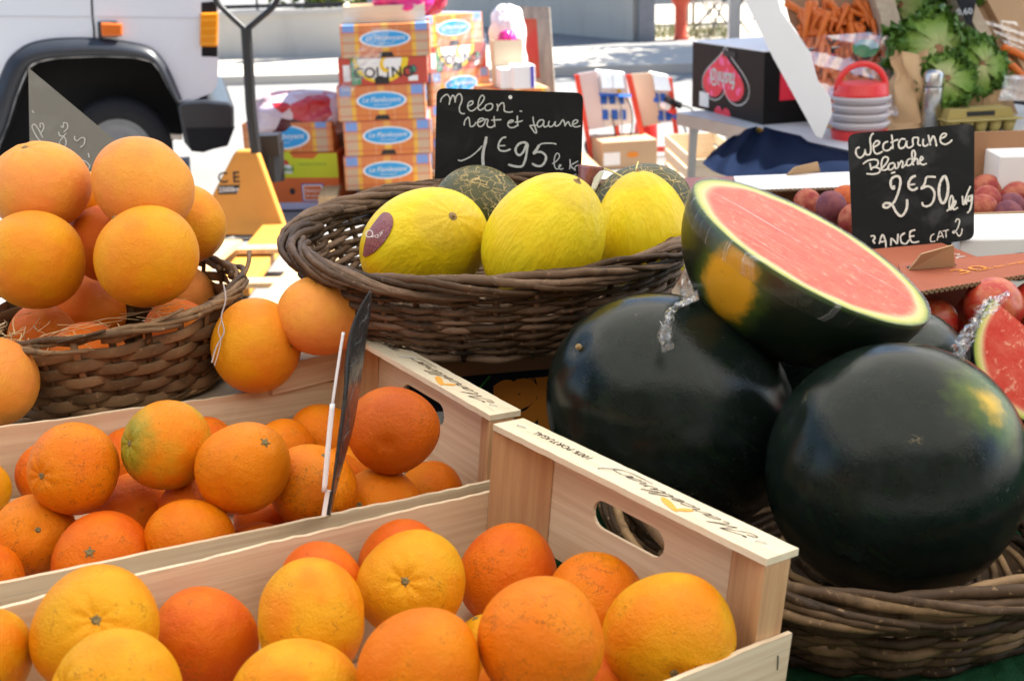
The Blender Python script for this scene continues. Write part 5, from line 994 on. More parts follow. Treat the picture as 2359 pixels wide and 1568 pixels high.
for k in range(170):
    v = RNG.uniform(25, 292); t = (v-0)/290; u0, u1 = 1835+60*t, 2030+50*t; u = RNG.uniform(u0, u1); lay = RNG.uniform(.012, .075)
    p = onplane(u, v, bkp+nb*lay, nb); a = RNG.normal(1.75, .55); d = er*math.cos(a)+eu*math.sin(a)+nb*RNG.normal(0, .12)
    carrot(p, -d, 'carrot in the bagged heap of carrots on the back stall', cgrp, RNG.uniform(.75, 1.05))
carrot(onplane(1857, 50, bkp+nb*.10, nb), -(eu*.96+er*.22+nb*.3), 'carrot sticking up highest at the top left of the bagged heap', cgrp)
carrot(onplane(1892, 72, bkp+nb*.10, nb), -(eu*.9+er*.35+nb*.3), 'carrot poking out of the heap right of the highest one', cgrp)
M_bag = film('clear_bag', (9, 16, 9), .03, .55, .72, .2, .4, .14)
def sheet(nm, label, pix, d_fn, mat, n=26, amp=.012, cat='bag', seed=3):
    rs = np.random.RandomState(seed); (a, b, c, d) = [np.array(q, float) for q in pix]; X = np.zeros((n, n, 3))
    for i in range(n):
        for j in range(n):
            s, t = i/(n-1), j/(n-1); u, v = (a*(1-s)+b*s)*(1-t)+(d*(1-s)+c*s)*t; w = amp*(math.sin(9*s+4*t+seed)+math.sin(17*t-6*s+seed*2)+.6*math.sin(31*s+23*t)); X[i, j] = P(u, v, d_fn(s, t)+w)
    mb = MB(); mb.grid(X); o = mb.build(nm, mat, loc=X[n//2, -1], smooth=True); tag(o, label, cat); return o
sheet('plastic_bag', 'clear plastic bag over the heap of carrots on the back stall', [(1838, 88), (2056, 70), (2070, 265), (1885, 285)], lambda s, t: 4.53-.20*t, M_bag, amp=.012)
mb = MB(); c0 = onplane(1995, 112, bkp+nb*.135, nb); 
w_ = ell(0, 0, .05, .036, 22); w_ *= (1+.05*np.sin(np.arange(22)*2.1))[:, None]; mb.prism(c0+w_[:, :1]*er+w_[:, 1:]*eu, nb*.002); tag(mb.build('round_label', plain('green_label', (.03, .17, .04), .5, .5, 40), loc=c0), 'round green paper label on the clear carrot bag', 'label')
# lettuces in a tilted wooden crate
lc = thing('crate', 'tilted wooden crate of curly green lettuces on the back stall', 'crate', tuple(onplane(2240, 262, bkp, nb)), None, 'crates on the back stall')
M_lcr = wood_mat('crate_weathered', (.42, .27, .13), (.30, .19, .10))
q = [onplane(u, v, bkp, nb) for u, v in ((2060, -30), (2230, -30), (2345, 262), (2150, 270))]; mb = MB(); mb.prism(q, -nb*.01); mb.build('tray_floor', M_lcr, lc, world=True)
q = [onplane(u, v, bkp+nb*.0, nb) for u, v in ((2160, -20), (2190, -20), (2278, 150), (2250, 150))]; mb = MB(); mb.prism(q, nb*.14); mb.build('side_wall', bpy.data.materials['crate_beige'], lc, world=True)
pf = onplane(2240, 250, bkp, nb)
for k, (p1, p2, p3, p4) in enumerate((((2163, 226), (2222, 221), (2222, 262), (2168, 262)), ((2224, 221), (2264, 217), (2262, 260), (2224, 262)), ((2266, 217), (2328, 207), (2300, 252), (2264, 260)))):
    q = [onplane(u, v, pf-np.array((0, .2, 0)), (-.05, -1, .2)) for u, v in (p1, p2, p3, p4)]; mb = MB(); mb.prism(q, (0, .02, 0), k*.3); mb.build('front_board', M_lcr, lc, world=True)
q = [onplane(u, v, pf-np.array((0, .2, 0)), (-.05, -1, .2)) for u, v in ((2163, 226), (2328, 207))]; mb = MB(); mb.prism([q[0], q[1], q[1]+np.array((0, .12, .02)), q[0]+np.array((0, .12, .02))], (0, 0, -.012), .5); mb.build('front_ledge', M_lcr, lc, world=True)
def m_leaf():
    g = NG('lettuce_leaf'); t = g.attr(); c = g.ramp(t, [(0, (.40, .40, .17)), (.25, (.24, .32, .08)), (.5, (.16, .27, .035)), (.8, (.10, .21, .022)), (1, (.06, .14, .014))]); c = g.mix(g.math('MULTIPLY', g.noise(30, 4), .4), c, (.05, .12, .015)); return g.fin(c, .5, g.bump(g.noise(60, 4), .5, .004), .35)
M_leaf = m_leaf(); M_core = plain('lettuce_core', (.24, .12, .05), .8)
def lettuce(u, v, r, d, ax, label, seed):
    c = P(u, v, d); R = r*d/FPX; rs = np.random.RandomState(seed); q = Vector(ax).to_track_quat('Z', 'Y').to_matrix(); t = thing('lettuce', label, 'lettuce', tuple(c), q, 'curly lettuces')
    mb = MB(); nl = 40
    for k in range(nl):
        a0 = k*2.4+rs.rand()*.5; lay = k/nl; L = R*(1.15-.25*lay)*rs.uniform(.85, 1.12); W = R*1.0*rs.uniform(.8, 1.15); nu, nv = 26, 25
        S, T = np.meshgrid(np.linspace(0, 1, nu), np.linspace(-1, 1, nv), indexing='ij')
        wid = W*.5*(.16+.95*np.sin(np.clip(S*1.8, 0, np.pi*.60))); curl = rs.uniform(.9, 1.5)
        rr = R*.09+L*.85*np.sin(np.clip(S*1.45, 0, 1.6)); hgt = R*(.32-.22*lay)-L*.75*(1-np.cos(S*1.55))+R*.42*curl*np.clip(S-.50, 0, 1)**1.4*2
        fr = np.clip((S-.30)*1.5, 0, 1)*np.clip(np.abs(T)**1.3*1.2+.7*np.clip(S-.7, 0, 1)*3, 0, 1.25); ph = rs.rand(5)*6.28
        ruf = R*.135*fr*(np.sin(T*8+S*11+ph[0])+.8*np.sin(T*15-S*17+ph[1])+.6*np.sin(S*24+T*7+ph[2])+.5*np.sin(S*21-T*23+ph[4]))
        rib = -R*.03*np.exp(-(T/.12)**2)*(1-S)
        X = rr+ruf*.8*np.cos(S*9+T*6+ph[3]); Y = T*wid*(1+.18*np.sin(S*23+ph[3])*fr)+ruf*.35; Z = hgt+ruf+rib
        ca, sa = math.cos(a0), math.sin(a0); G = np.stack([X*ca-Y*sa, X*sa+Y*ca, Z], -1); tl = rs.randn(3)*np.array((.22, .22, .3))*(1.2-lay); G = G@np.array(rot3(tl[2], tl[1], tl[0])).T+rs.randn(3)*R*.05; tint = np.clip(S**1.3*.95+.35*np.abs(T)*S+rs.randn()*.07+.15*np.sin(S*30+T*20)*fr, 0, 1); mb.grid(G, tint)
    mb.build('leaves', M_leaf, t, smooth=True)
    mb = MB(); mb.lathe([(.001, R*.37), (R*.10, R*.37), (R*.13, R*.33), (R*.13, R*.2)], seg=12, closed_ends=False); mb.build('cut_stem', M_core, t)
vd = -_F
lettuce(2153, 122, 92, 4.42, vd*.9+nb*.4, 'largest curly lettuce with its cut stem facing out, in the middle of the lettuce crate', 1)
lettuce(2253, 152, 66, 4.40, vd*.9+_R*.25+nb*.3, 'pale-hearted lettuce at the right front of the lettuce crate', 2)
lettuce(2178, 186, 60, 4.36, vd*.9-_R*.1+_U*.1, 'small lettuce with a brown stem at the bottom front of the lettuce crate', 3)
lettuce(2080, 20, 80, 4.72, nb*.8-_R*.4, 'dark green lettuce at the top left of the lettuce crate', 4)
lettuce(2140, 22, 85, 4.72, nb*.9, 'dark green lettuce at the top right of the lettuce crate', 5)
lettuce(2300, 175, 48, 4.46, _R*.8+nb*.4, 'ragged lettuce at the far right corner of the lettuce crate', 6)
slab('price_board', 'small black price tag at the top right between the lettuce crate and the next crate', [(2198, -12), (2252, -12), (2238, 57), (2228, 56)], onplane(2220, 50, bkp+nb*.15, nb), nb, .002, M_cb, 'price board', 'handwritten price boards')
mb = MB(); put_text(mb, '0,60', .034, onplane(2222, 28, bkp+nb*.155, nb), er, eu, nb, .001, bold=.0004); mb.build('chalk_writing', M_chalk, [o for o in scene.objects if o.name.startswith('price_board')][-1], world=True)
cc2 = thing('crate', 'kraft-lined crate of loose carrots at the top right corner', 'crate', tuple(onplane(2320, 200, bkp, nb)), None, 'crates on the back stall')
q = [onplane(u, v, bkp-nb*.01, nb) for u, v in ((2236, -10), (2420, -10), (2480, 230), (2330, 230))]; mb = MB(); mb.prism(q, -nb*.01); mb.build('tray_floor', M_kraft, cc2, world=True)
q = [onplane(u, v, bkp, nb) for u, v in ((2252, -12), (2272, -12), (2372, 175), (2352, 180))]; mb = MB(); mb.prism(q, nb*.05); mb.build('side_wall', M_kraft, cc2, world=True)
for (u, v, a, s, lab) in ((2312, 138, 2.35, 1.25, 'thick bright carrot lying diagonally on top in the kraft-lined crate'), (2346, 170, 2.2, 1.1, 'carrot below the thick diagonal one in the kraft-lined crate'), (2285, 120, 2.6, 1., 'carrot end showing beside the lettuces in the kraft-lined crate'), (2350, 130, 2.5, 1., 'carrot at the right photo edge in the kraft-lined crate')):
    carrot(onplane(u, v, bkp+nb*.06, nb), -(er*math.cos(a)+eu*math.sin(a)), lab, 'loose carrots in the kraft-lined crate', s)
sheet('plastic_bag', 'clear bag with pinkish contents at the right edge beside the lettuce crate', [(2316, 175), (2400, 170), (2400, 235), (2300, 232)], lambda s, t: 4.3-.05*t, film('bag_pinkish', (20, 30, 20), .25, .5, .7, .3, .7), amp=.006, seed=5)
sheet('plastic_bag', 'clear bag draped over the kraft-lined crate at the top right', [(2262, 45), (2340, 50), (2390, 120), (2320, 105)], lambda s, t: 4.55-.05*t, M_bag, amp=.008, seed=7)
# egg carton
ec = thing('egg_carton', 'open yellow-green egg carton below the lettuce crate', 'egg carton', tuple(Gz(2262, 308, TB))); M_egg = plain('moulded_pulp', (.36, .28, .09), .9, bump=.3, bdist=.002)
e0 = Gz(2186, 312, TB+.0); e1_ = Gz(2348, 304, TB+.0); ex_ = e1_-e0; ew_ = np.linalg.norm(ex_); ex_ /= ew_; ey_ = np.cross([0, 0, 1.], ex_); Me = np.stack([ex_, ey_, [0, 0, 1.]], 1)
for k in range(5):
    for r in range(2):
        mb = MB(); c = e0+ex_*ew_*(k+.5)/5+ey_*(.03+.055*r); mb.lathe([(.012, .001), (.015, .001), (.026, .045), (.0235, .045), (.013, .004)], c, 14, closed_ends=False); mb.build('cup', M_egg, ec, world=True, smooth=True)
mb = MB(); mb.box(e0+ex_*ew_/2+ey_*.057+np.array((0, 0, .047)), (ew_+.02, .125, .004), Me); mb.build('flange', M_egg, ec, world=True)
mb = MB(); mb.box(e0+ex_*ew_/2+ey_*.085+np.array((0, 0, .066)), (ew_*.96, .10, .032), Me, taper=.9); mb.build('lid', M_egg, ec, world=True)
mb = MB(); mb.box(e0+ex_*ew_*.50+ey_*.038+np.array((0, 0, .064)), (ew_*.40, .004, .02), Me); mb.build('window', M_blk, ec, world=True)
# steel flask
fb = Gz(2142, 302, TB); fk = thing('vacuum_flask', 'brushed steel vacuum flask standing between the paper bag and the lettuces', 'flask', tuple(fb)); M_bsteel = plain('brushed_steel', (.50, .49, .48), .28, metal=1.); hh = V(2142, 160, fb[1])[2]-TB; fr_ = 23*np.dot(fb-EYE, _F)/FPX
mb = MB(); mb.lathe([(.001, 0), (fr_, 0), (fr_, hh*.70), (fr_*.97, hh*.715)], seg=32); mb.build('body', M_bsteel, fk, smooth=True); mb = MB(); mb.lathe([(fr_*.95, hh*.716), (fr_*.95, hh*.735)], seg=32); mb.build('collar', M_blk, fk)
mb = MB(); mb.lathe([(fr_*.97, hh*.736), (fr_*.98, hh*.93), (fr_*.80, hh*.985), (.001, hh)], seg=32, closed_ends=False); mb.build('cup_lid', M_bsteel, fk, smooth=True)
# paper bag
pb0 = Gz(2088, 304, TB); y0 = pb0[1]; Wd = 92*np.dot(pb0-EYE, _F)/FPX/2; Ht = V(2088, 128, y0)[2]-TB
mb = MB(); n, m = 28, 40; a = np.arange(m)/m*2*np.pi; X = np.zeros((m, n, 3))
for j in range(n):
    t = j/(n-1); w = Wd*(1-.42*t-.22*math.exp(-((t-.74)/.08)**2)+.22*max(0, t-.8)*5*.8); dpt = .05*(1-t*.75)+.004; cr = .007*math.sin(9*t)
    X[:, j, 0] = pb0[0]+Wd*.12*t+w*np.sign(np.cos(a))*np.abs(np.cos(a))**.6+.010*np.sin(5*a+7*t)*(.4+t); X[:, j, 1] = y0+.05+dpt*np.sign(np.sin(a))*np.abs(np.sin(a))**.6+.012*np.sin(3*a+11*t)*(t > .1)+cr; X[:, j, 2] = TB+Ht*t+(.014*np.sin(3*a+1) if j == n-1 else 0)
mb.grid(X, closed_u=True); o = mb.build('paper_bag', m_card('kraft_paper', (.50, .33, .18)), loc=tuple(pb0), solid=.001); tag(o, 'crumpled kraft paper bag standing between the red container and the steel flask', 'paper bag')
# stacked red and clear container
rc0 = Gz(1978, 318, TB); dd = np.dot(rc0-EYE, _F); pr = lambda px: px*dd/FPX; zt = lambda v: V(1978, v, rc0[1])[2]-TB
rc = thing('food_container', 'stack of clear food boxes with red base, red lid and arched red handle', 'food container', tuple(rc0)); M_rp = plain('red_plastic', (.66, .03, .03), .35); g = NG('frosted_plastic'); M_fp = g.fin((.72, .66, .68), .3, trans=.35, spec=.4)
mb = MB(); mb.lathe([(.001, 0), (pr(60), 0), (pr(64), zt(298)), (pr(60), zt(297))], seg=36); mb.build('base', M_rp, rc, smooth=False)
for k in range(4):
    za, zb = zt(297-19.5*k), zt(297-19.5*(k+1)); mb = MB(); mb.lathe([(pr(56), za+.0005), (pr(60), za+(zb-za)*.3), (pr(68), za+(zb-za)*.72), (pr(68), za+(zb-za)*.9), (pr(58), zb-.0005)], seg=36); mb.build('clear_box', M_fp, rc, smooth=True)
mb = MB(); mb.lathe([(pr(62), zt(219)), (pr(62), zt(214)), (pr(56), zt(192)), (pr(48), zt(190)), (.001, zt(189))], seg=36, closed_ends=False); mb.build('lid', M_rp, rc)
mb = MB(); a = np.linspace(0, np.pi, 24); mb.tube(np.stack([pr(56)*np.cos(a), 0*a, zt(206)+(zt(148)-zt(206))*np.sin(a)], 1), pr(4.5), 10, ry=pr(7)); mb.build('handle', M_rp, rc, smooth=True)
# navy tarpaulin over the end of the table
M_tarp = (lambda g: g.fin(g.mix(g.noise(6, 4), (.004, .008, .022), (.007, .013, .034)), .9, g.bump(g.noise(25, 4), .3, .004), .02))(NG('navy_tarp'))
X = np.zeros((44, 22, 3)); topc = catmull(np.array([(1640, 350), (1690, 312), (1745, 291), (1790, 300), (1870, 318), (1960, 334), (2060, 340)], float), 8); botc = catmull(np.array([(1618, 376), (1650, 398), (1700, 410), (1800, 414), (1880, 412), (1960, 408), (2060, 405)], float), 8)
for i in range(44):
    s = i/43*(len(topc)-1); k = min(int(s), len(topc)-2); f = s-k; a = topc[k]*(1-f)+topc[k+1]*f; b = botc[k]*(1-f)+botc[k+1]*f
    for j in range(22):
        t = j/21; uv = a*(1-t)+b*t; d0 = 4.75-.9*t-.55*(i/43); fold = .10*math.sin(i*.9+t*3)*(1-t)*math.exp(-((i-12)/9)**2)*2+.025*math.sin(i*.45-t*7); X[i, j] = P(uv[0], uv[1], d0+fold+.10*math.sin(t*math.pi)*-1)
mb = MB(); mb.grid(X); o = mb.build('tarpaulin', M_tarp, loc=X[20, 21], smooth=True); tag(o, 'dark navy tarpaulin draped over the near end of the grey metal table', 'tarpaulin')
mb = MB(); c0 = P(1746, 296, 4.52); mb.bar(c0, c0+np.array((.03, -.02, -.03)), .02, .012); mb.bar(c0+np.array((0, -.02, .0)), c0+np.array((.05, -.02, -.012)), .004, .004); tag(mb.build('clip', plain('brass', (.55, .36, .06), .4, metal=.7), loc=c0), 'small brass clip holding the navy tarpaulin to the table', 'clip')
# ================================================================== van (front wheel arch and bumper towards the viewer)
VY = 7.2
M_van = plain('white_van_paint', (.78, .80, .82), .25, .02); M_trim = plain('grey_plastic_trim', (.028, .032, .040), .33, .2); M_tyre = plain('tyre_rubber', (.008, .008, .010), .8, bump=.2, bdist=.004); M_dark = plain('underbody_black', (.006, .006, .007), .9)
M_amber = (lambda g: g.fin((.85, .30, .01), .12, spec=.6, coat=.5))(NG('amber_lens')); M_lens = (lambda g: g.fin((.75, .16, .02), .12, spec=.6, coat=.5))(NG('orange_lens'))
VA = R_(14); VN = np.array((math.sin(VA), -math.cos(VA), 0)); VI = -VN; VX = np.array((math.cos(VA), math.sin(VA), 0)); VP = V(503, 60, VY)
van = thing('van', 'white van at the left with a dark wheel arch, amber lamps and black bumper', 'van', (VP[0]-1.2, VP[1]+.5, 0))
W_ = lambda u, v, dy=0.: onplane(u, v, VP, VN)+VI*dy
LX = lambda x, z, dy=0.: np.array((VP[0], VP[1], 0))+VX*x+VI*dy+np.array((0, 0, z))      # x along the van from its nose, z up, dy inwards
arch = [(405, 235), (384, 200), (368, 166), (350, 144), (309, 134), (235, 131), (132, 135), (88, 144), (65, 159), (38, 223), (18, 288), (0, 332), (-14, 372)]
A3 = [W_(*p) for p in arch]; zbot = A3[-1][2]; xl = -4.4
front = [LX(-.02, 1.18), W_(503, 0), W_(503, 150), W_(501, 195), W_(488, 214), W_(430, 238)]
upper = [LX(xl, zbot), LX(xl, 2.0), LX(-1.35, 2.05), LX(-.72, 1.28)]
side = upper + front + A3; o_ = lambda k: VI*k
mb = MB(); mb.prism(side, o_(.03)); mb.build('body_side', M_van, van, world=True)
mb = MB(); mb.prism([p+o_(1.67) for p in side], o_(.03))       # far side, roof, bonnet and nose
prof = upper[1:]+front[:1]+front[1:5]
for p, q in zip(prof[:-1], prof[1:]): mb.add([p+o_(.03), q+o_(.03), q+o_(1.67), p+o_(1.67)], [(0, 1, 2, 3)])
mb.add([LX(xl, zbot, .03), LX(xl, zbot, 1.67), LX(xl, 2., 1.67), LX(xl, 2., .03)], [(0, 1, 2, 3)]); mb.build('body_shell', M_van, van, world=True)
mb = MB(); mb.prism([LX(xl, zbot-.02, .30), LX(xl, 1.1, .30), LX(-.1, 1.1, .30), LX(-.1, .45, .30), LX(-.5, zbot-.1, .30)], o_(1.1))
for p, q in zip(A3[:-1], A3[1:]): mb.add([p+o_(.031), q+o_(.031), q+o_(.30), p+o_(.30)], [(0, 1, 2, 3)])
mb.build('wheel_housing', M_dark, van, world=True)
mb = MB(); mb.prism([LX(-2.0, 1.25, -.004), LX(-2.0, 1.85, -.004), LX(-1.4, 1.85, -.004), LX(-.95, 1.28, -.004)], o_(.003)); mb.build('side_window', plain('dark_glass', (.01, .012, .014), .05), van, world=True)
outer = [(420, 229), (391, 162), (367, 126), (338, 106), (282, 94), (216, 87), (132, 88), (76, 97), (44, 113), (18, 138), (0, 176), (-22, 235), (-45, 310), (-62, 378)]
oc = catmull(np.array(outer, float), 6); ic = catmull(np.array(arch, float), 6); io = np.linspace(0, len(oc)-1, 60); ii = np.linspace(0, len(ic)-1, 60)
pick = lambda a, t: np.stack([np.interp(t, np.arange(len(a)), a[:, k]) for k in range(2)], 1); oc, ic = pick(oc, io), pick(ic, ii)
X = np.zeros((60, 8, 3))
for i in range(60):
    for j in range(8):
        t = j/7; uv = oc[i]*(1-t)+ic[i]*t; X[i, j] = W_(*uv, -.004-.055*math.sin(min(1, t*1.25)*math.pi*.62)**.8+(.06 if j == 7 else 0))
mb = MB(); mb.grid(X); mb.build('arch_flare', M_trim, van, world=True, smooth=True)
Rx = np.array(Matrix.Rotation(math.pi/2, 3, 'X')); Rxv = np.array(Matrix.Rotation(VA, 3, 'Z'))@Rx
cw = W_(272, 328, .13); Rw = .30; cw[2] = Rw; TY = [(Rw*.62, -.09), (Rw*.70, -.105), (Rw*.93, -.095), (Rw, -.06), (Rw, .06), (Rw*.93, .095), (Rw*.62, .09)]
mb = MB(); mb.lathe([(a, -b) for a, b in TY], cw, 48, Rxv, closed_ends=False); wh = mb.build('tyre', M_tyre, van, world=True, smooth=True)
mb = MB(); mb.lathe([(.001, .055), (Rw*.2, .055), (Rw*.28, .04), (Rw*.55, .06), (Rw*.63, .088), (Rw*.63, -.05)], cw, 32, Rxv, closed_ends=False); mb.build('rim', plain('steel_rim', (.22, .23, .25), .45, metal=.8), wh, world=True, smooth=True)
c3 = cw-VX*2.6
for c_ in (cw+VI*1.4, c3, c3+VI*1.4): mb = MB(); mb.lathe([(.01, -.09), (Rw, -.09), (Rw, .09), (.01, .09)], c_, 40, Rxv, closed_ends=False); mb.build('tyre', M_tyre, van, world=True)
bpp = [(407, 238), (423, 232), (470, 229), (530, 234), (539, 246), (540, 292), (523, 335), (492, 342), (470, 350), (440, 346), (424, 326)]
mb = MB(); mb.prism([W_(*p, -.04) for p in bpp], o_(1.70)); mb.build('bumper', M_trim, van, world=True, bevel=.018)
mb = MB(); mb.prism([W_(*p, -.046) for p in ((428, 294), (541, 290), (524, 334), (492, 341), (468, 349), (440, 346))], o_(.02)); mb.build('bumper_valance', M_dark, van, world=True)
def vbox(nm, pix, mat, out, th, bev=.006, par=van):
    mb = MB(); mb.prism([W_(*p, -out) for p in pix], o_(th)); return mb.build(nm, mat, par, world=True, bevel=bev)
vbox('indicator_base', [(225, 50), (271, 49), (272, 86), (227, 87)], M_trim, .02, .022); vbox('side_indicator', [(232, 52), (283, 54), (283, 83), (235, 84)], M_lens, .045, .03, .01)
vbox('corner_lamp_housing', [(463, 6), (500, 2), (502, 132), (464, 131)], M_dark, .004, .02); vbox('corner_lamp', [(461, 30), (503, 29), (501, 108), (460, 107)], M_amber, .03, .04, .01)
for v in (47, 66, 84, 101): mb = MB(); mb.bar(W_(463, v, -.031), W_(502, v-1, -.031), .006, .004, (0, 1, 0)); mb.build('lens_rib', plain('amber_rib', (.88, .45, .05), .2), van, world=True)
mb = MB(); mb.tube([W_(u, v, -.001) for u, v in ((211, -4), (213, 40), (216, 66), (217, 89))], .006, 6, ry=.003, up=(0, 1, 0)); mb.build('door_seam', M_dark, van, world=True)
mb = MB(); mb.tube([W_(u, v, -.0005) for u, v in ((-60, 38), (120, 39), (300, 40), (455, 42))], .004, 6, ry=.003, up=(0, 0, 1)); mb.build('crease', plain('van_crease', (.62, .62, .62), .4), van, world=True)
mb = MB(); mb.bar(W_(353, 340, .1), W_(377, 308, .1), .03, .03); mb.bar(W_(372, 318, .1), W_(420, 322, .1), .03, .03); mb.build('steering_link', M_steel, van, world=True)
# ================================================================== pallet jack and pallet
JY = 5.95; J = lambda u, v, dy=0.: V(u, v, JY)+np.array((0, dy, 0))
M_jy = plain('jack_yellow', (.60, .27, .045), .5, .15, 9, bump=.1); M_jb = plain('jack_black', (.014, .014, .016), .45)
jk = thing('pallet_jack', 'yellow hand pallet truck marked CE 2500kg with an upright black tow handle', 'pallet truck', (J(560, 545)[0], JY, 0))
zb_ = .06; pbt = [(530, 362), (538, 352), (584, 352), (592, 366), (658, 530), (650, 542), (470, 543), (462, 500)]
q = [J(*p) for p in pbt]; q = [np.array((p[0], p[1]+(p[2])*.16, max(p[2], .02))) for p in q]; mb = MB(); mb.prism(q, (0, .06, 0)); mb.build('front_plate', M_jy, jk, world=True, bevel=.01)
jn = np.array((0, -1, .16)); jn /= np.linalg.norm(jn); jo = onplane(527, 410, q[0], jn); jx = np.array((1., 0, 0)); jz = np.cross(jn, jx); jz = jz if jz[2] > 0 else -jz
mb = MB(); put_text(mb, 'C E', .075, jo, jx, jz, jn, .003, bold=.001); mb.build('lettering', M_blk, jk, world=True)
mb = MB(); lo = onplane(527, 437, q[0], jn); flat(mb, [(-.052, -.022), (.04, -.022), (.058, .022), (-.052, .022)], lo, jx, jz, jn, .003); pl = mb.build('rating_plate', M_blk, jk, world=True); mb = MB(); put_text(mb, '2500kg', .034, lo, jx, jz, jn, .005, bold=.0006); mb.build('lettering', M_lab, pl, world=True)
mb = MB(); mb.tube([J(596, 345, .30), J(600, 440, .30)], .070, 14); mb.box(J(590, 352, .28), (.14, .12, .10)); mb.build('pump', M_jb, jk, world=True)
mb = MB(); mb.tube([J(u, v, -.0) for u, v in ((590, 352), (578, 250), (572, 140), (567, 66))], .026, 10); mb.build('tow_bar', M_jb, jk, world=True)
for s, pts in ((0, ((567, 70), (530, 36), (500, 4), (492, -30), (505, -70))), (1, ((567, 70), (600, 42), (632, 12), (645, -25), (632, -72)))): mb = MB(); mb.tube(catmull([J(u, v) for u, v in pts], 5), .014, 8); mb.build('handle_arm', M_jb, jk, world=True, smooth=True)
mb = MB(); mb.tube([J(505, -70), J(568, -95), J(632, -72)], .016, 8); mb.build('handle_grip', M_jb, jk, world=True)
jx0 = J(560, 545)[0]
for s in (-1, 1):
    mb = MB(); mb.box((jx0+s*.19, JY-.62, .065), (.16, 1.15, .045)); mb.build('fork', M_jy, jk, world=True, bevel=.006)
    mb = MB(); mb.lathe([(.01, -.04), (.04, -.04), (.04, .04), (.01, .04)], (jx0+s*.19, JY-1.05, .041), 16, np.array(Matrix.Rotation(math.pi/2, 3, 'Y')), closed_ends=False); mb.build('roller', M_jb, jk, world=True)
    mb = MB(); mb.lathe([(.01, -.03), (.09, -.03), (.09, .03), (.01, .03)], (jx0+s*.09, JY+.18, .091), 20, np.array(Matrix.Rotation(math.pi/2, 3, 'Y')), closed_ends=False); mb.build('wheel', M_jb, jk, world=True)
def pallet(nm_label, c, yaw, w=1.0, l=1.2, tops=5, mat=M_pal):
    R = rot3(yaw, 0, 0); t = thing('wood_pallet', nm_label, 'pallet', (c[0], c[1], 0), R, 'wooden pallets')
    for k in range(tops): mb = MB(); mb.box((-w/2+.05+(w-.10)*k/(tops-1), 0, .132), (.095, l, .022), None, RNG.rand()); mb.build('deck_board', mat, t)
    for y in (-l/2+.05, 0, l/2-.05):
        mb = MB(); mb.box((0, y, .110), (w, .095, .021), None, RNG.rand()); mb.build('cross_board', mat, t)
        for x in (-w/2+.05, 0, w/2-.05): mb = MB(); mb.box((x, y, .059), (.09, .09, .080), None, RNG.rand()); mb.build('block', mat, t)
    for x in (-w/2+.05, 0, w/2-.05): mb = MB(); mb.box((x, 0, .0095), (.09, l, .018), None, RNG.rand()); mb.build('skid', mat, t)
    return t
pa, pbq = Gz(715, 590, .143), Gz(612, 700, .143); yaw = math.atan2(pa[0]-pbq[0], -(pa[1]-pbq[1]))
pm = (pa+pbq)/2; dirp = (pa-pbq)/np.linalg.norm(pa-pbq)
pallet('empty sunlit wooden pallet on the ground in front of the yellow pallet truck', (pm[0]-.43, pm[1]+.10, 0), math.atan2(-dirp[0], dirp[1]), .98, 1.25, 3)
# ================================================================== cartons behind
def m_plaid():
    g = NG('plaid_board'); s = g.n('ShaderNodeSeparateXYZ', {0: g.obj()}).outputs; nn = g.n('ShaderNodeSeparateXYZ', {0: g.tc.outputs['Normal']}).outputs
    isx = g.sstep(g.math('ABSOLUTE', nn[0]), .4, .6); u = g.math('ABSOLUTE', g.math('ADD', g.math('MULTIPLY', s[0], g.math('SUBTRACT', 1., isx)), g.math('MULTIPLY', g.math('MULTIPLY', s[1], .77), isx)))
    z = s[2]; OR, YL, BG, BL_ = (.66, .22, .06), (.76, .44, .07), (.55, .40, .27), (.20, .34, .68)
    base = g.ramp(g.math('MULTIPLY', u, 4.), [(0, YL), (.07, OR), (.24, (.68, .30, .14)), (.27, OR), (.54, YL), (.63, BG), (.87, (.70, .30, .12)), (.93, OR)], 'CONSTANT')
    sq = g.math('MULTIPLY', g.math('MULTIPLY', g.sstep(u, .155, .158), g.math('SUBTRACT', 1., g.sstep(u, .216, .219))), g.sstep(z, .125, .128))
    base = g.mix(g.math('MULTIPLY', g.sstep(z, .105, .108), .35), base, (.62, .22, .12)); base = g.mix(sq, base, BL_)
    w = g.n('ShaderNodeTexWave', {'Vector': g.map((0, 0, 1)), 'Scale': 6.2}, bands_direction='Z').outputs['Fac']; base = g.mix(g.math('MULTIPLY', g.sstep(w, .88, .95), .5), base, (.55, .10, .06))
    return g.fin(base, .55, None, .3)
M_plaid = m_plaid(); M_oval = plain('blue_oval', (.03, .34, .72), .5, .03); M_wp = plain('white_print', (.82, .82, .82), .6, .02)
CG = 'plaid cartons of the tall stack'
SY = 6.45
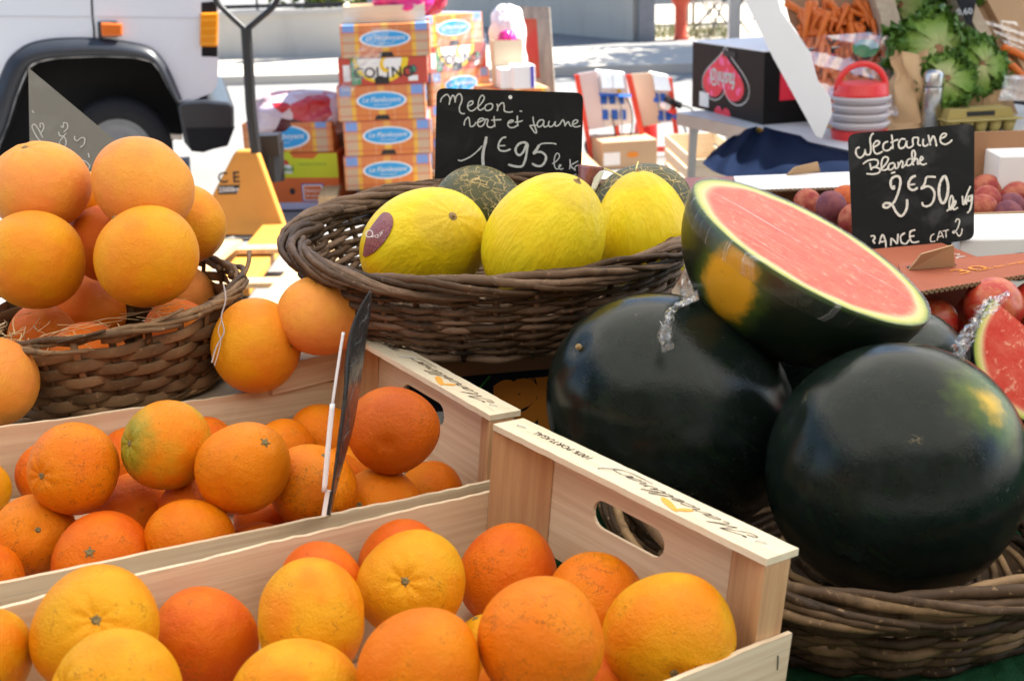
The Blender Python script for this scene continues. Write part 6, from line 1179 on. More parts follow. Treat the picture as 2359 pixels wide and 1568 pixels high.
def carton_deco(t, w, d, h, oval=True, z0=0.):
    for face, (O, ex) in (('f', (np.array((0, -d/2, h*.56)), np.array((1., 0, 0)))), ('s', (np.array((w/2, 0, h*.56)), np.array((0, 1., 0))))):
        nn = np.cross(ex, [0, 0, 1.]); Z = np.array((0, 0, 1.)); s = 1. if face == 'f' else 1.15
        mb = MB(); flat(mb, ell(0, 0, .132*s, .050*h/.19), O, ex, Z, nn, .0012); ov = mb.build('oval_border', M_wp, t)
        mb = MB(); flat(mb, ell(0, 0, .121*s, .042*h/.19), O, ex, Z, nn, .0022); mb.build('oval_badge', M_oval, ov)
        mb = MB(); put_text(mb, 'Le Flamboyant', .036, O+Z*.004, ex, Z, nn, .0032, shear=.25, sx=.95); put_text(mb, 'fruits et saveurs', .013, O-Z*.022, ex, Z, nn, .0032, shear=.25); mb.build('lettering', M_wp, ov)
        mb = MB(); flat(mb, [(-.042, 0), (.042, 0), (.030, .024), (-.030, .024)], np.array((O[0], O[1], 0.002)), ex, Z, nn, .0015); mb.build('hand_hole', M_blk, t)
ys = -R_(0); yw = R_(3)
near = V(996, 443, SY); near_t = V(985, 60, SY)
wS, dS = .46, .56
def stack_box(z, h, label, name='carton', mat=M_plaid, dx=0., deco=True, yaw=yw, group=CG, at=None):
    Rz = rot3(yaw, 0, 0); c = near+np.array(Rz@Vector((-wS/2+dx, dS/2, 0))) if at is None else at+np.array(Rz@Vector((wS/2+dx, dS/2, 0))); t = thing(name, label, 'carton', (c[0], c[1], z), Rz, group)
    mb = MB(); mb.box((0, 0, h/2), (wS, dS, h)); mb.build('carton_body', mat, t, bevel=.003)
    if deco: carton_deco(t, wS, dS, h)
    return t
zz = lambda v: V(900, v, SY)[2]
pallet('wooden pallet under the tall stack of plaid cartons', (near[0]-.12, near[1]+.42, 0), yw, 1.0, 1.1, 5)
z0 = .145; h_ = (zz(195)-z0)/3
names = ['plaid carton with a blue oval badge, lowest of the tall stack', 'plaid carton with a blue oval badge, second from the bottom of the tall stack', 'plaid carton with a blue oval badge, directly under the red banana carton']
for k in range(3): stack_box(z0+k*h_+.001*k, h_-.001, names[k], dx=.012*math.sin(k*2))
zc = z0+3*h_+.003; hc_ = zz(132)-zc
M_cred = m_card('red_board', (.52, .085, .06))
def banana_deco(cb):
    for (O, ex, sx_) in ((np.array((0., -dS/2, hc_*.52)), np.array((1., 0, 0)), 1.), (np.array((wS/2, .02, hc_*.45)), np.array((0, 1., 0)), 1.1)):
        nn = np.cross(ex, [0, 0, 1.]); Z = np.array((0, 0, 1.)); H_ = hc_
        mb = MB(); flat(mb, rect(-.165, -H_*.5, -.115, H_*.48), O, ex, Z, nn, .001); mb.build('green_band', plain('green_band', (.03, .30, .12), .5), cb)
        mb = MB(); flat(mb, np.concatenate([ell(-.01, H_*.46, .145, H_*.92, 20, math.pi, 2*math.pi)]), O, ex, Z, nn, .002); mb.build('yellow_panel', plain('yellow_print', (.80, .58, .02), .5), cb)
        mb = MB(); flat(mb, np.concatenate([ell(-.015, H_*.46, .115, H_*.80, 20, math.pi, 2*math.pi)]), O, ex, Z, nn, .003); mb.build('white_panel', M_wp, cb)
        mb = MB(); put_text(mb, 'COL  NO', .075, O+ex*.005-Z*.012, ex, Z, nn, .0042, sx=1.0, bold=.0016); put_text(mb, 'I', .075, O+ex*.025-Z*.012, ex, Z, nn, .0042, bold=.001); mb.build('lettering', M_blk, cb)
        mb = MB(); a = np.linspace(-.2, 2.6, 16)+2.2; flat(mb, np.concatenate([np.stack([.034*np.cos(a), .040*np.sin(a)], 1), np.stack([.010+.027*np.cos(a), .004+.030*np.sin(a)], 1)[::-1]])+np.array([.02, H_*.22]), O, ex, Z, nn, .006); mb.build('crescent', plain('crescent_yellow', (.85, .55, .01), .5), cb)
        mb = MB(); flat(mb, ell(.155, 0, .022, .024, 18), O, ex, Z, nn, .002); mb.build('round_badge', plain('badge_dark', (.10, .10, .12), .5), cb); mb = MB(); flat(mb, ell(.155, 0, .012, .014, 14), O, ex, Z, nn, .003); mb.build('badge_centre', plain('badge_green', (.06, .40, .20), .5), cb)
        mb = MB(); flat(mb, rect(-.205, -H_*.36, -.170, H_*.25), O, ex, Z, nn, .002); mb.build('paper_label', M_wp, cb); mb = MB(); flat(mb, rect(.13, -H_*.42, .18, -H_*.22), O, ex, Z, nn, .002); mb.build('paper_label', M_wp, cb)
        mb = MB(); flat(mb, rect(-.045, -H_*.5, .03, -H_*.24), O, ex, Z, nn, .0045); mb.build('hand_hole', M_blk, cb)
cb = stack_box(zc, hc_, 'red banana carton with a yellow crescent, second from the top of the tall stack', mat=M_cred, deco=False, dx=.008); banana_deco(cb)
S2 = V(1001, 443, 6.95); pallet('wooden pallet under the sunlit stack turned towards the right', (S2[0]+.05, S2[1]+.45, 0), R_(45), .9, 1.0, 5)
SG = 'sunlit stack turned towards the right'
for k in range(3): stack_box(z0+k*h_+.001*k, h_-.001, ('lowest plaid carton of the sunlit turned stack', 'middle plaid carton of the sunlit turned stack', 'plaid carton under the red one in the sunlit turned stack')[k], yaw=R_(45), at=S2, dx=.01*k, group=SG)
c2_ = stack_box(zc, hc_, 'red banana carton in the sunlit stack turned to the right, above the melon price board', mat=M_cred, deco=False, yaw=R_(45), at=S2, group=SG); banana_deco(c2_)
stack_box(zc+hc_+.002, .17, 'plaid carton on top of the sunlit turned stack beside the white bag', yaw=R_(45), at=S2, dx=-.02, group=SG)
zt_ = zc+hc_+.002; stack_box(zt_, zz(55)-zt_, 'plaid carton with a blue oval badge on top of the tall stack', dx=.03)
# cream tray and pink bags on the stack
zt2 = zz(55)+.003; Rz = rot3(yw, 0, 0); c = near+np.array(Rz@Vector((-.20, .28, 0)))
tr2 = thing('fruit_tray', 'pale empty wooden fruit tray on top of the tall carton stack', 'tray', (c[0], c[1], zt2), Rz); hT = .085
for (cc, ss) in (((0, -.19, hT/2), (.42, .008, hT)), ((0, .19, hT/2), (.42, .008, hT)), ((-.206, 0, hT/2), (.008, .372, hT*1.25)), ((.206, 0, hT/2), (.008, .372, hT*1.25)), ((0, 0, .004), (.404, .372, .006))): mb = MB(); mb.box(cc, ss, None, RNG.rand()); mb.build('tray_board', M_crateH, tr2)
def bag_blob(nm, label, c, size, mat, seed, cat='bag', grp=None, pinch=.0):
    rs = np.random.RandomState(seed); th = np.linspace(0.02, np.pi-.02, 26); a = np.arange(34)/34*2*np.pi; T, A = np.meshgrid(th, a, indexing='ij'); ph = rs.rand(8)*6.28
    rad = 1+.10*np.sin(3*A+ph[0])*np.sin(T)+.07*np.sin(5*A+4*T+ph[1])+.05*np.sin(9*T+2*A+ph[2])+.04*np.sin(11*A-5*T+ph[3])
    sq = lambda x, p: np.sign(x)*np.abs(x)**p
    X = np.stack([size[0]*sq(np.sin(T), .7)*sq(np.cos(A), .75)*rad, size[1]*sq(np.sin(T), .7)*sq(np.sin(A), .75)*rad, size[2]*(sq(np.cos(T), .8)+1)*(1+pinch*(T < .6))*(.9+.1*rad)], -1)
    mb = MB(); mb.grid(np.transpose(X, (1, 0, 2))+np.asarray(c, float), closed_u=True); o = mb.build(nm, mat, loc=tuple(c), smooth=True); tag(o, label, cat, grp); return o
def m_print(nm, cols, sc=7.):
    g = NG(nm); vo = g.n('ShaderNodeTexVoronoi', {'Vector': g.obj(), 'Scale': sc}); r = g.n('ShaderNodeSeparateColor', {0: vo.outputs['Color']}).outputs[0]; st = [(k/len(cols), c) for k, c in enumerate(cols)]
    return g.fin(g.ramp(r, st, 'CONSTANT'), .22, g.bump(g.noise(14, 4), .5, .03), .6)
M_pink = m_print('magenta_bag', [(.62, .02, .22), (.70, .03, .25), (.55, .02, .20), (.8, .6, .05), (.66, .03, .24)], 9.)
ct_ = near+np.array(Rz@Vector((-.10, .20, 0))); bag_blob('produce_bag', 'magenta printed bag lying on the pale tray on top of the stack', (ct_[0], ct_[1], zt2+.012), (.15, .13, .13), M_pink, 2, grp='printed produce bags'); ct_ = near+np.array(Rz@Vector((.0, .30, 0))); 
tray_c = near+np.array(Rz@Vector((-.01, .28, 0))); bag_blob('produce_bag', 'crimson bag at the right of the magenta one on top of the stack', (tray_c[0]+.02, tray_c[1]+.06, zt2+.012), (.12, .13, .13), m_print('crimson_bag', [(.60, .02, .07), (.68, .03, .09), (.6, .02, .08), (.5, .02, .08), (.75, .3, .3)], 7.), 3, grp='printed produce bags')
# clear stretch film hanging off the stack
fq = near+np.array(Rz@Vector((-wS-.005, -.012, 0)))
X = np.zeros((26, 20, 3)); fa = catmull(np.array([(862, 62), (838, 95), (812, 140), (786, 200), (782, 235)], float), 7); fb_ = catmull(np.array([(900, 66), (885, 105), (868, 150), (820, 200), (798, 240)], float), 7)
for i in range(26):
    for j in range(20):
        s = i/25*(len(fa)-1); k = min(int(s), len(fa)-2); f = s-k; a = fa[k]*(1-f)+fa[k+1]*f; b = fb_[k]*(1-f)+fb_[k+1]*f; t = j/19; uv = a*(1-t)+b*t; X[i, j] = V(uv[0], uv[1], SY-.05-.02*math.sin(i*1.3+j*.9)-.02*t)
M_str = film('stretch_film', (9, 9, 40), .16, .45, .65, .25); mb = MB(); mb.grid(X); tag(mb.build('stretch_film', M_str, loc=X[0, 0], smooth=True), 'torn clear stretch film trailing down the left edge of the tall stack', 'plastic film')
X = np.zeros((22, 22, 3)); 
for i in range(22):
    for j in range(22):
        s_, t_ = i/21, j/21; u = 1000+115*s_+8*math.sin(t_*7+s_*5); v = 52+150*t_+10*math.sin(s_*6+t_*3)-18*s_; X[i, j] = V(u, v, 6.82+.30*s_+.02*math.sin(i*1.1+j*.7))
mb = MB(); mb.grid(X); tag(mb.build('stretch_film', M_str, loc=X[0, 0], smooth=True), 'loose clear stretch film over the sunlit turned stack', 'plastic film')
# low stack at left: green-orange carton, plaid carton, red bag
LY = 6.62
lw0, lw1 = V(612, 480, LY), V(797, 490, LY); lw = np.linalg.norm((lw1-lw0)[:2]); zt3 = V(700, 345, LY)[2]; yl = R_(-6)
lc_ = thing('carton', 'orange carton with a lime-green top band and tomato badge beside the pallet truck', 'carton', ((lw0[0]+lw1[0])/2, LY+.2, .012), rot3(yl, 0, 0), 'cartons of the low stack'); hL = zt3-.03
M_oc = m_card('orange_board', (.66, .15, .04)); M_lime = plain('lime_print', (.56, .60, .02), .5, .04)
mb = MB(); mb.box((0, 0, hL/2), (lw, .40, hL)); mb.build('carton_body', M_oc, lc_, bevel=.003)
E1, Z, Nn = np.array((1., 0, 0)), np.array((0, 0, 1.)), np.array((0, -1., 0)); O = np.array((0, -.2, 0.))
mb = MB(); flat(mb, [(-lw/2, hL*.58), (lw/2, hL*.56), (lw/2, hL*.99), (lw*.27, hL*.99), (lw*.2, hL*.90), (-lw*.05, hL*.92), (-lw*.10, hL*1.02), (-lw*.24, hL*1.02), (-lw*.28, hL*.96), (-lw/2, hL*.96)], O, E1, Z, Nn, .0012); lm = mb.build('lime_band', M_lime, lc_)
mb = MB(); flat(mb, [(-lw*.28, hL*.66), (-lw*.08, hL*.65), (-lw*.08, hL*.75), (-lw*.12, hL*.82), (-lw*.24, hL*.82), (-lw*.28, hL*.76)], O, E1, Z, Nn, .0024); mb.build('white_badge', M_wp, lc_)
mb = MB(); flat(mb, ell(-lw*.18, hL*.80, lw*.065, hL*.10, 18, 0, math.pi), O, E1, Z, Nn, .0034); mb.build('tomato_print', plain('tomato_print', (.55, .05, .03), .5), lc_)
mb = MB(); put_text(mb, 'Savéol', .042, O+E1*(-lw*.18)+Z*hL*.725, E1, Z, Nn, .0044, bold=.001); put_text(mb, 'TOMATES DE FRANCE', .016, O+E1*(lw*.18)+Z*hL*.80, E1, Z, Nn, .0024); mb.build('lettering', plain('green_print_dark', (.05, .25, .06), .6), lc_)
for (nm_, r_, mt_, k) in (('frame_print', (.02, .16, .30, .44), plain('violet_print', (.10, .06, .34), .5), .0012), ('frame_print', (.035, .18, .285, .42), M_wp, .0022), ('frame_print', (.05, .20, .27, .40), M_oc, .0032)):
    mb = MB(); flat(mb, rect(lw*(r_[0]), hL*r_[1]*.9, lw*r_[2], hL*r_[3]*1.05), O, E1, Z, Nn, k); mb.build(nm_, mt_, lc_)
mb = MB(); put_text(mb, 'Saveurs', .028, O+E1*lw*.16+Z*hL*.34, E1, Z, Nn, .0042, shear=.2); put_text(mb, 'de saison', .022, O+E1*lw*.16+Z*hL*.25, E1, Z, Nn, .0042, shear=.2); mb.build('lettering', M_wp, lc_)
for x in (-.10, .38): mb = MB(); flat(mb, ell(lw*x, hL*.33, .016, .018, 14), O, E1, Z, Nn, .0015); mb.build('vent_hole', M_blk, lc_)
mb = MB(); flat(mb, rect(-lw*.5, 0.002, lw*.5, hL*.13), O, E1, Z, Nn, .0012); mb.build('pale_band', plain('lilac_print', (.45, .45, .62), .6), lc_)
zp = hL+.016; hP = V(700, 283, LY)[2]-zp-.0; 
pl_ = thing('carton', 'open plaid carton with a blue oval badge, on the orange carton beside the pallet truck', 'carton', ((lw0[0]+lw1[0])/2-.05, LY+.22, zp), rot3(R_(-5), 0, 0), 'cartons of the low stack'); wl = lw*1.12
for (cc, ss) in (((0, -.2, hP/2), (wl, .006, hP)), ((0, .2, hP/2), (wl, .006, hP)), ((-wl/2+.003, 0, hP/2), (.006, .394, hP)), ((wl/2-.003, 0, hP/2), (.006, .394, hP)), ((0, 0, .004), (wl-.014, .392, .006))): mb = MB(); mb.box(cc, ss); mb.build('wall', M_plaid, pl_)
Ov = np.array((-wl*.08, -.203, hP*.52)); mb = MB(); flat(mb, ell(0, 0, .165, .068), Ov, E1, Z, Nn, .0012); mb.build('oval_border', M_wp, pl_); mb = MB(); flat(mb, ell(0, 0, .152, .059), Ov, E1, Z, Nn, .0022); mb.build('oval_badge', M_oval, pl_); mb = MB(); put_text(mb, 'Le Flamboyant', .044, Ov+Z*.004, E1, Z, Nn, .0032, shear=.25); put_text(mb, 'fruits et saveurs', .015, Ov-Z*.03, E1, Z, Nn, .0032, shear=.25); mb.build('lettering', M_wp, pl_)
M_redbag = m_print('red_printed_bag', [(.50, .02, .03), (.60, .40, .42), (.10, .02, .03), (.68, .55, .60), (.55, .04, .06), (.62, .5, .6)], 8.)
cx_ = (lw0[0]+lw1[0])/2-.02; bag_blob('produce_bag', 'red and white printed plastic bag stuffed in the open plaid carton', (cx_+.0, LY+.18, zp+hP*.25), (.27, .17, .5*(V(700, 212, LY)[2]-zp-hP*.25)*.96), M_redbag, 5, grp='printed produce bags')
# goods right of the stack: carton pile, white boxes, paper bag, white plastic bag
pxr = V(1180, 300, 6.9); zr = V(1180, 207, 6.9)[2]
for k in range(4):
    hk = (zr-.15)/4; t = thing('carton', ('orange plaid carton in the pile right of the tall stack, behind the melon price board'), 'carton', (pxr[0]-.02+.02*math.sin(k*3), pxr[1]+.25, .15+hk*k+.001*k), rot3(R_(12), 0, 0), 'pile right of the tall stack'); mb = MB(); mb.box((0, 0, hk/2-.0005), (.36, .5, hk-.002)); mb.build('carton_body', M_plaid, t, bevel=.003)
pallet('wooden pallet under the right-hand carton pile', (pxr[0]+.05, pxr[1]+.42, 0), R_(6), .8, 1.0, 5)
zq = zr+.004; M_vio = plain('violet_board', (.10, .08, .50), .4)
c = V(1172, 190, 6.92); bw_ = .17
def ubox(label, u, w, h, mat, y, dec=None, z=zq, d=.16):
    c = V(u, 200, y); t = thing('packet', label, 'packet', (c[0], y+d/2, z), rot3(R_(10), 0, 0), 'white packets on the right-hand pile'); mb = MB(); mb.box((0, 0, h/2), (w, d, h)); mb.build('packet_body', mat, t, bevel=.006)
    mb = MB(); mb.box((w*.36, -d/2-.0012, h*.5), (w*.16, .002, h*.94)); mb.build('side_stripe', dec or M_vio, t); return t
ubox('white packet with a violet stripe at left on the right-hand pile', 1168, .10, V(1168, 158, 6.92)[2]-zq, M_wp, 6.90); ubox('white packet with a violet stripe at right on the right-hand pile', 1203, .125, V(1203, 150, 6.92)[2]-zq, M_wp, 6.88)
zs = V(1175, 157, 6.95)[2]+.01
pb_ = thing('paper_bag', 'cream paper carrier bag with a pink packet in it, on top of the right-hand pile', 'paper bag', (V(1168, 150, 7.0)[0], 7.12, zq), rot3(R_(8), 0, 0))
hb_ = V(1168, 95, 7.0)[2]-zq; M_cream = m_card('cream_paper', (.66, .56, .40), .03)
for (cc, ss) in (((0, -.07, hb_/2), (.16, .003, hb_)), ((0, .07, hb_/2), (.16, .003, hb_)), ((-.08, 0, hb_/2), (.003, .137, hb_)), ((.08, 0, hb_/2), (.003, .137, hb_)), ((0, 0, .003), (.155, .135, .003))): mb = MB(); mb.box(cc, ss); mb.build('paper_side', M_cream, pb_)
bag_blob('produce_bag', 'small pink packet sticking out of the cream paper bag', (V(1170, 130, 7.0)[0], 7.12, zq+.02), (.06, .05, hb_*.56), M_pink, 9, grp='printed produce bags')
M_wbag = (lambda g: g.fin((.82, .82, .83), .35, g.bump(g.noise(16, 4, dist=1.), .6, .03), .4))(NG('white_bag_film'))
bag_blob('plastic_bag', 'bulging white plastic carrier bag at the back of the right-hand pile', (V(1170, 150, 7.38)[0], 7.38, zq), (.105, .10, (V(1180, 12, 7.3)[2]-zq)*.5), M_wbag, 12, grp=None)
# red framed board
RB = V(1230, 150, 7.75); M_rboard = (lambda g: g.fin(g.mix(g.sstep(g.noise(5, 4), .35, .7), (.50, .03, .02), (.42, .09, .04)), .55))(NG('red_painted_board')); M_gw = wood_mat('weathered_wood', (.38, .34, .29), (.22, .20, .18), grain=(30, 30, 4))
fr_pt, fr_n = RB, np.array((-.25, -1, .12)); fr_n /= np.linalg.norm(fr_n)
rb = thing('board', 'red board in a weathered grey wooden frame leaning behind the right-hand pile', 'board', tuple(onplane(1225, 420, fr_pt, fr_n)))
pl4 = lambda pix: [onplane(u, v, fr_pt, fr_n) for u, v in pix]
mb = MB(); mb.prism(pl4([(1165, 44), (1238, 44), (1262, 430), (1165, 430)]), -fr_n*.015); mb.build('red_panel', M_rboard, rb, world=True)
for k, pix in enumerate((((1150, 14), (1266, 17), (1268, 44), (1150, 44)), ((1237, 44), (1268, 44), (1294, 430), (1262, 430)), ((1150, 292*.62), (1250, 292*.62), (1252, 205), (1150, 205)))): mb = MB(); mb.prism([p+fr_n*(.012+.003*k) for p in pl4(pix)], -fr_n*.024, RNG.rand()); mb.build('frame_plank', M_gw, rb, world=True)
# ================================================================== power distribution stands
def M_sockets(): return plain('socket_blue', (.01, .10, .48), .4, .05)
M_sb = M_sockets(); M_rt = plain('red_tube', (.72, .06, .03), .4, .05); M_pan = plain('pale_panel', (.62, .56, .60), .5, .03); M_beige = plain('beige_panel', (.62, .48, .35), .6, .04); M_clear = (lambda g: g.fin((.68, .74, .80), .12, trans=.4, spec=.5))(NG('clear_cover'))
def stand(label, dx, dy, sidemat, y, side_pix, face_pix, bar_pix, sock, grp='power distribution stands'):
    B = lambda u, v, k=0.: V(u, v, y)+np.array((0, k, 0)); t = thing('power_stand', label, 'power stand', (V(1400, 300, y)[0], y+.2, 0), None, grp)
    mb = MB(); mb.prism([B(*p, -.02) for p in side_pix], (0, .02, 0)); mb.build('side_panel', sidemat, t, world=True); mb = MB(); mb.prism([B(*p) for p in face_pix], (0, .12, 0)); fp = mb.build('socket_panel', M_wp, t, world=True)
    for (a, b) in bar_pix: mb = MB(); a3, b3 = B(*a, -.01), B(*b, -.01); mb.bar(a3, b3, .03, .03, (0, 1, 0)); b4 = np.array((b3[0], b3[1]+.0, .02)); mb.bar(b3, b4, .03, .03, (0, 1, 0)) if b3[2] > .06 else None; mb.build('red_leg', M_rt, t, world=True)
    for (u, v, w, h) in sock: mb = MB(); mb.prism([B(u, v, -.012), B(u+w, v, -.012), B(u+w+1, v+h, -.03), B(u+1, v+h, -.03)], (0, .011, 0)); s_ = mb.build('socket', M_sb, t, world=True, bevel=.003)
    mb = MB(); a, b = B(bar_pix[0][1][0], 352), B(bar_pix[0][1][0]+60, 356); mb.bar((a[0], y-.03, .05), (a[0]+.34, y-.03, .05), .04, .03); mb.bar((a[0]+.02, y-.015, .07), (a[0]+.02, y+.4, .07), .04, .03); mb.bar((a[0]+.32, y-.015, .07), (a[0]+.32, y+.4, .07), .04, .03); mb.build('base_frame', M_rt, t, world=True)
    return t, B
t, B = stand('red-framed power stand with blue sockets and plugged cables, left of the pair', 0, 0, M_pan, 7.9, [(1330, 170), (1374, 163), (1391, 293), (1352, 299)], [(1374, 164), (1440, 170), (1458, 284), (1391, 294)], [((1328, 172), (1360, 352)), ((1446, 172), (1482, 326)), ((1420, 290), (1424, 330))], [(1382, 219, 15, 20), (1402, 219, 15, 20), (1423, 219, 13, 20), (1386, 253, 14, 22), (1408, 253, 14, 22), (1428, 253, 13, 22)])
mb = MB(); mb.prism([B(1383, 172, -.05), B(1408, 172, -.05), B(1410, 200, -.09), B(1385, 200, -.09)], (0, .045, 0)); mb.build('clear_cover', M_clear, t, world=True); mb = MB(); mb.prism([B(1410, 172, -.05), B(1433, 172, -.05), B(1436, 200, -.09), B(1412, 200, -.09)], (0, .045, 0)); mb.build('clear_cover', M_clear, t, world=True)
mb = MB(); mb.prism([B(1378, 213, -.045), B(1452, 216, -.045), B(1452, 221, -.07), B(1380, 219, -.07)], (0, .03, 0)); mb.build('socket_lid', M_sb, t, world=True); mb = MB(); mb.prism([B(1422, 205, -.03), B(1430, 205, -.03), B(1430, 213, -.03), B(1422, 213, -.03)], (0, .02, 0)); mb.build('switch', plain('yellow_switch', (.75, .5, .02), .4), t, world=True)
for k, pts in enumerate((((1415, 222), (1428, 240), (1431, 280), (1429, 330)), ((1440, 222), (1452, 250), (1453, 290), (1443, 330)), ((1406, 262), (1411, 285), (1416, 320)))):
    mb = MB(); mb.tube(catmull([B(u, v, -.06-.02*k) for u, v in pts], 6), .005, 6); mb.build('cable', M_blk if k else plain('grey_cable', (.3, .3, .3), .5), t, world=True)
mb = MB(); mb.lathe([(.001, -.03), (.075, -.03), (.075, .03), (.001, .03)], B(1375, 342, .1), 20, Rx, closed_ends=False); mb.build('cable_coil', M_blk, t, world=True)
t, B = stand('power stand with a beige side panel and crowded plugs, right of the pair', 0, 0, M_beige, 8.05, [(1449, 171), (1499, 167), (1521, 284), (1480, 291)], [(1499, 168), (1540, 176), (1556, 280), (1521, 284)], [((1448, 172), (1484, 326)), ((1542, 180), (1560, 330))], [(1504, 215, 12, 20), (1520, 215, 12, 20), (1514, 255, 13, 22), (1532, 255, 12, 22)])
mb = MB(); mb.prism([B(1502, 172, -.05), B(1536, 174, -.05), B(1542, 206, -.09), B(1506, 204, -.09)], (0, .045, 0)); mb.build('clear_cover', M_clear, t, world=True)
for k, (u, v, mt) in enumerate(((1525, 240, M_wp), (1540, 250, M_rt), (1552, 236, M_jb), (1535, 228, M_jb), (1548, 262, M_sb))): mb = MB(); mb.tube([B(u, v, -.03), B(u+9, v+3, -.10)], .022, 8); mb.build('plug', mt, t, world=True)
for k, pts in enumerate((((1560, 238), (1590, 250), (1602, 300), (1580, 345)), ((1555, 262), (1575, 300), (1570, 350), (1600, 372)))): mb = MB(); mb.tube(catmull([B(u, v, -.1) for u, v in pts], 6), .006, 6); mb.build('cable', M_jb, t, world=True)
# bottle with red cap, flat carton, wooden crate on the ground
bt = Gz(1488, 345, 0); t = thing('bottle', 'red and white plastic bottle standing between the power stands and the flat carton', 'bottle', tuple(bt)); mb = MB(); mb.lathe([(.001, 0), (.075, 0), (.08, .05), (.078, .16), (.06, .22), (.02, .26)], seg=20, closed_ends=False); mb.build('bottle_body', M_rp, t, smooth=True); mb = MB(); mb.lathe([(.022, .26), (.024, .262), (.024, .30), (.001, .302)], seg=14, closed_ends=False); mb.build('cap', M_wp, t)
a, b = Gz(1388, 392, 0), Gz(1514, 384, 0); yv = math.atan2(b[1]-a[1], b[0]-a[0]); wv = np.linalg.norm(b-a); hv = V(1450, 325, (a+b)[1]/2)[2]
t = thing('carton', 'low kraft carton on the ground behind the melons, with a white label on its end', 'carton', tuple((a+b)/2), rot3(yv, 0, 0), 'boxes on the ground'); mb = MB(); mb.box((0, .17, hv/2), (wv, .34, hv)); mb.build('carton_body', m_card('kraft_grey', (.50, .35, .22)), t, bevel=.004); mb = MB(); flat(mb, rect(-wv*.48, hv*.15, -wv*.18, hv*.62), (0, 0, 0), E1, Z, Nn, .002); mb.build('paper_label', M_wp, t)
mb = MB(); flat(mb, ell(wv*.05, hv*.5, .04, .018, 16), (0, 0, 0), E1, Z, Nn, .002); mb.build('orange_mark', M_oprint, t)
a, b = Gz(1532, 400, 0), Gz(1597, 470, 0); dv = (b-a); yv = math.atan2(dv[1], dv[0]); wv = np.linalg.norm(dv)
t = thing('crate', 'pale empty wooden crate on the ground in the sun, left of the grey table legs', 'crate', tuple((a+b)/2), rot3(yv, 0, 0), 'boxes on the ground')
for z in (.045, .13, .21): mb = MB(); mb.box((0, .0, z), (wv, .008, .06), None, RNG.rand()); mb.build('side_slat', M_crateH, t)
for z in (.045, .13, .21): mb = MB(); mb.box((0, .30, z), (wv, .008, .06), None, RNG.rand()); mb.build('side_slat', M_crateH, t)
for s in (-1, 1): mb = MB(); mb.box((s*(wv/2-.008), .15, .12), (.012, .29, .24), None, RNG.rand()); mb.build('end_board', M_crate, t)
mb = MB(); mb.box((0, .15, .006), (wv-.03, .288, .008)); mb.build('floor_board', M_crate, t)
# ================================================================== wall, hedge, posts, hydrant, terrace
def m_wall():
    g = NG('rendered_wall'); f = g.noise(1.2, 5, .6); f2 = g.noise(1., 4, .6, vec=g.map((3, 3, .4))); c = g.mix(f, (.46, .43, .38), (.56, .53, .47)); c = g.mix(g.math('MULTIPLY', g.sstep(f2, .5, .75), .4), c, (.33, .31, .28)); return g.fin(c, .9, g.bump(g.noise(30, 4), .3, .01), .2)
M_wall = m_wall()
def wall(nm, label, a, b, h, th, mat=M_wall, cap=True):
    a, b = np.array((a[0], a[1], 0)), np.array((b[0], b[1], 0)); t = thing('boundary_wall', label, 'wall', tuple((a+b)/2)); mb = MB(); mb.bar(a+np.array((0, 0, h/2)), b+np.array((0, 0, h/2)), th, h); mb.build('wall_body', mat, t, world=True)
    if cap: mb = MB(); mb.bar(a+np.array((0, 0, h+.03)), b+np.array((0, 0, h+.03)), th+.06, .06); mb.build('coping', plain('stone_coping', (.45, .43, .4), .85), t, world=True)
    return t
wa, wb = Gz(440, 153), Gz(850, 144); dw = (wb-wa)/np.linalg.norm(wb-wa); wa0 = wa-dw*9; hw = V(740, 32, wb[1])[2]
wl1 = wall('w', 'low rendered wall behind the van and cartons, topped by a rail and hedge', wa0, wb, hw, .25)
wc1, wd1 = Gz(1120, 60), Gz(1478, 93); wd_ = (wd1-wc1)/np.linalg.norm(wd1-wc1); wall('w', 'tall pale rendered wall at the upper middle behind the red framed board', wc1-wd_*1.5, wd1, 2.3, .3, cap=False)
mb = MB(); e0_ = wd1+wd_*.12; mb.box((e0_[0], e0_[1], 1.2), (.22, .32, 2.4)); mb.box((e0_[0], e0_[1], 2.44), (.30, .40, .08)); tag(mb.build('gate_post', plain('grey_stone', (.24, .24, .25), .85, .25, 8), loc=(e0_[0], e0_[1], 0)), 'dark grey stone gate post at the end of the tall pale wall', 'post')
mb = MB(); pp = wb+dw*.22; mb.box((pp[0], pp[1], 1.1), (.34, .34, 2.2)); mb.box((pp[0], pp[1], 2.24), (.42, .42, .08)); tag(mb.build('gate_post', plain('blue_grey_paint', (.16, .18, .22), .8), loc=(pp[0], pp[1], 0)), 'blue-grey gate post at the right end of the low wall', 'post')
rl = thing('railing', 'dark metal railing along the top of the low wall in front of the hedge', 'railing', (float(wb[0]), float(wb[1]), hw+.06))
for z in (.05, .7): mb = MB(); mb.bar(wa0+np.array((0, 0, hw+.06+z)), wb+np.array((0, 0, hw+.06+z)), .03, .05); mb.build('rail', M_jb, rl, world=True)
for k in range(12): p = wa0+(wb-wa0)*(k+.5)/12; mb = MB(); mb.bar(p+np.array((0, 0, hw+.06)), p+np.array((0, 0, hw+.78)), .025, .025, (0, 1, 0)); mb.build('post', M_jb, rl, world=True)
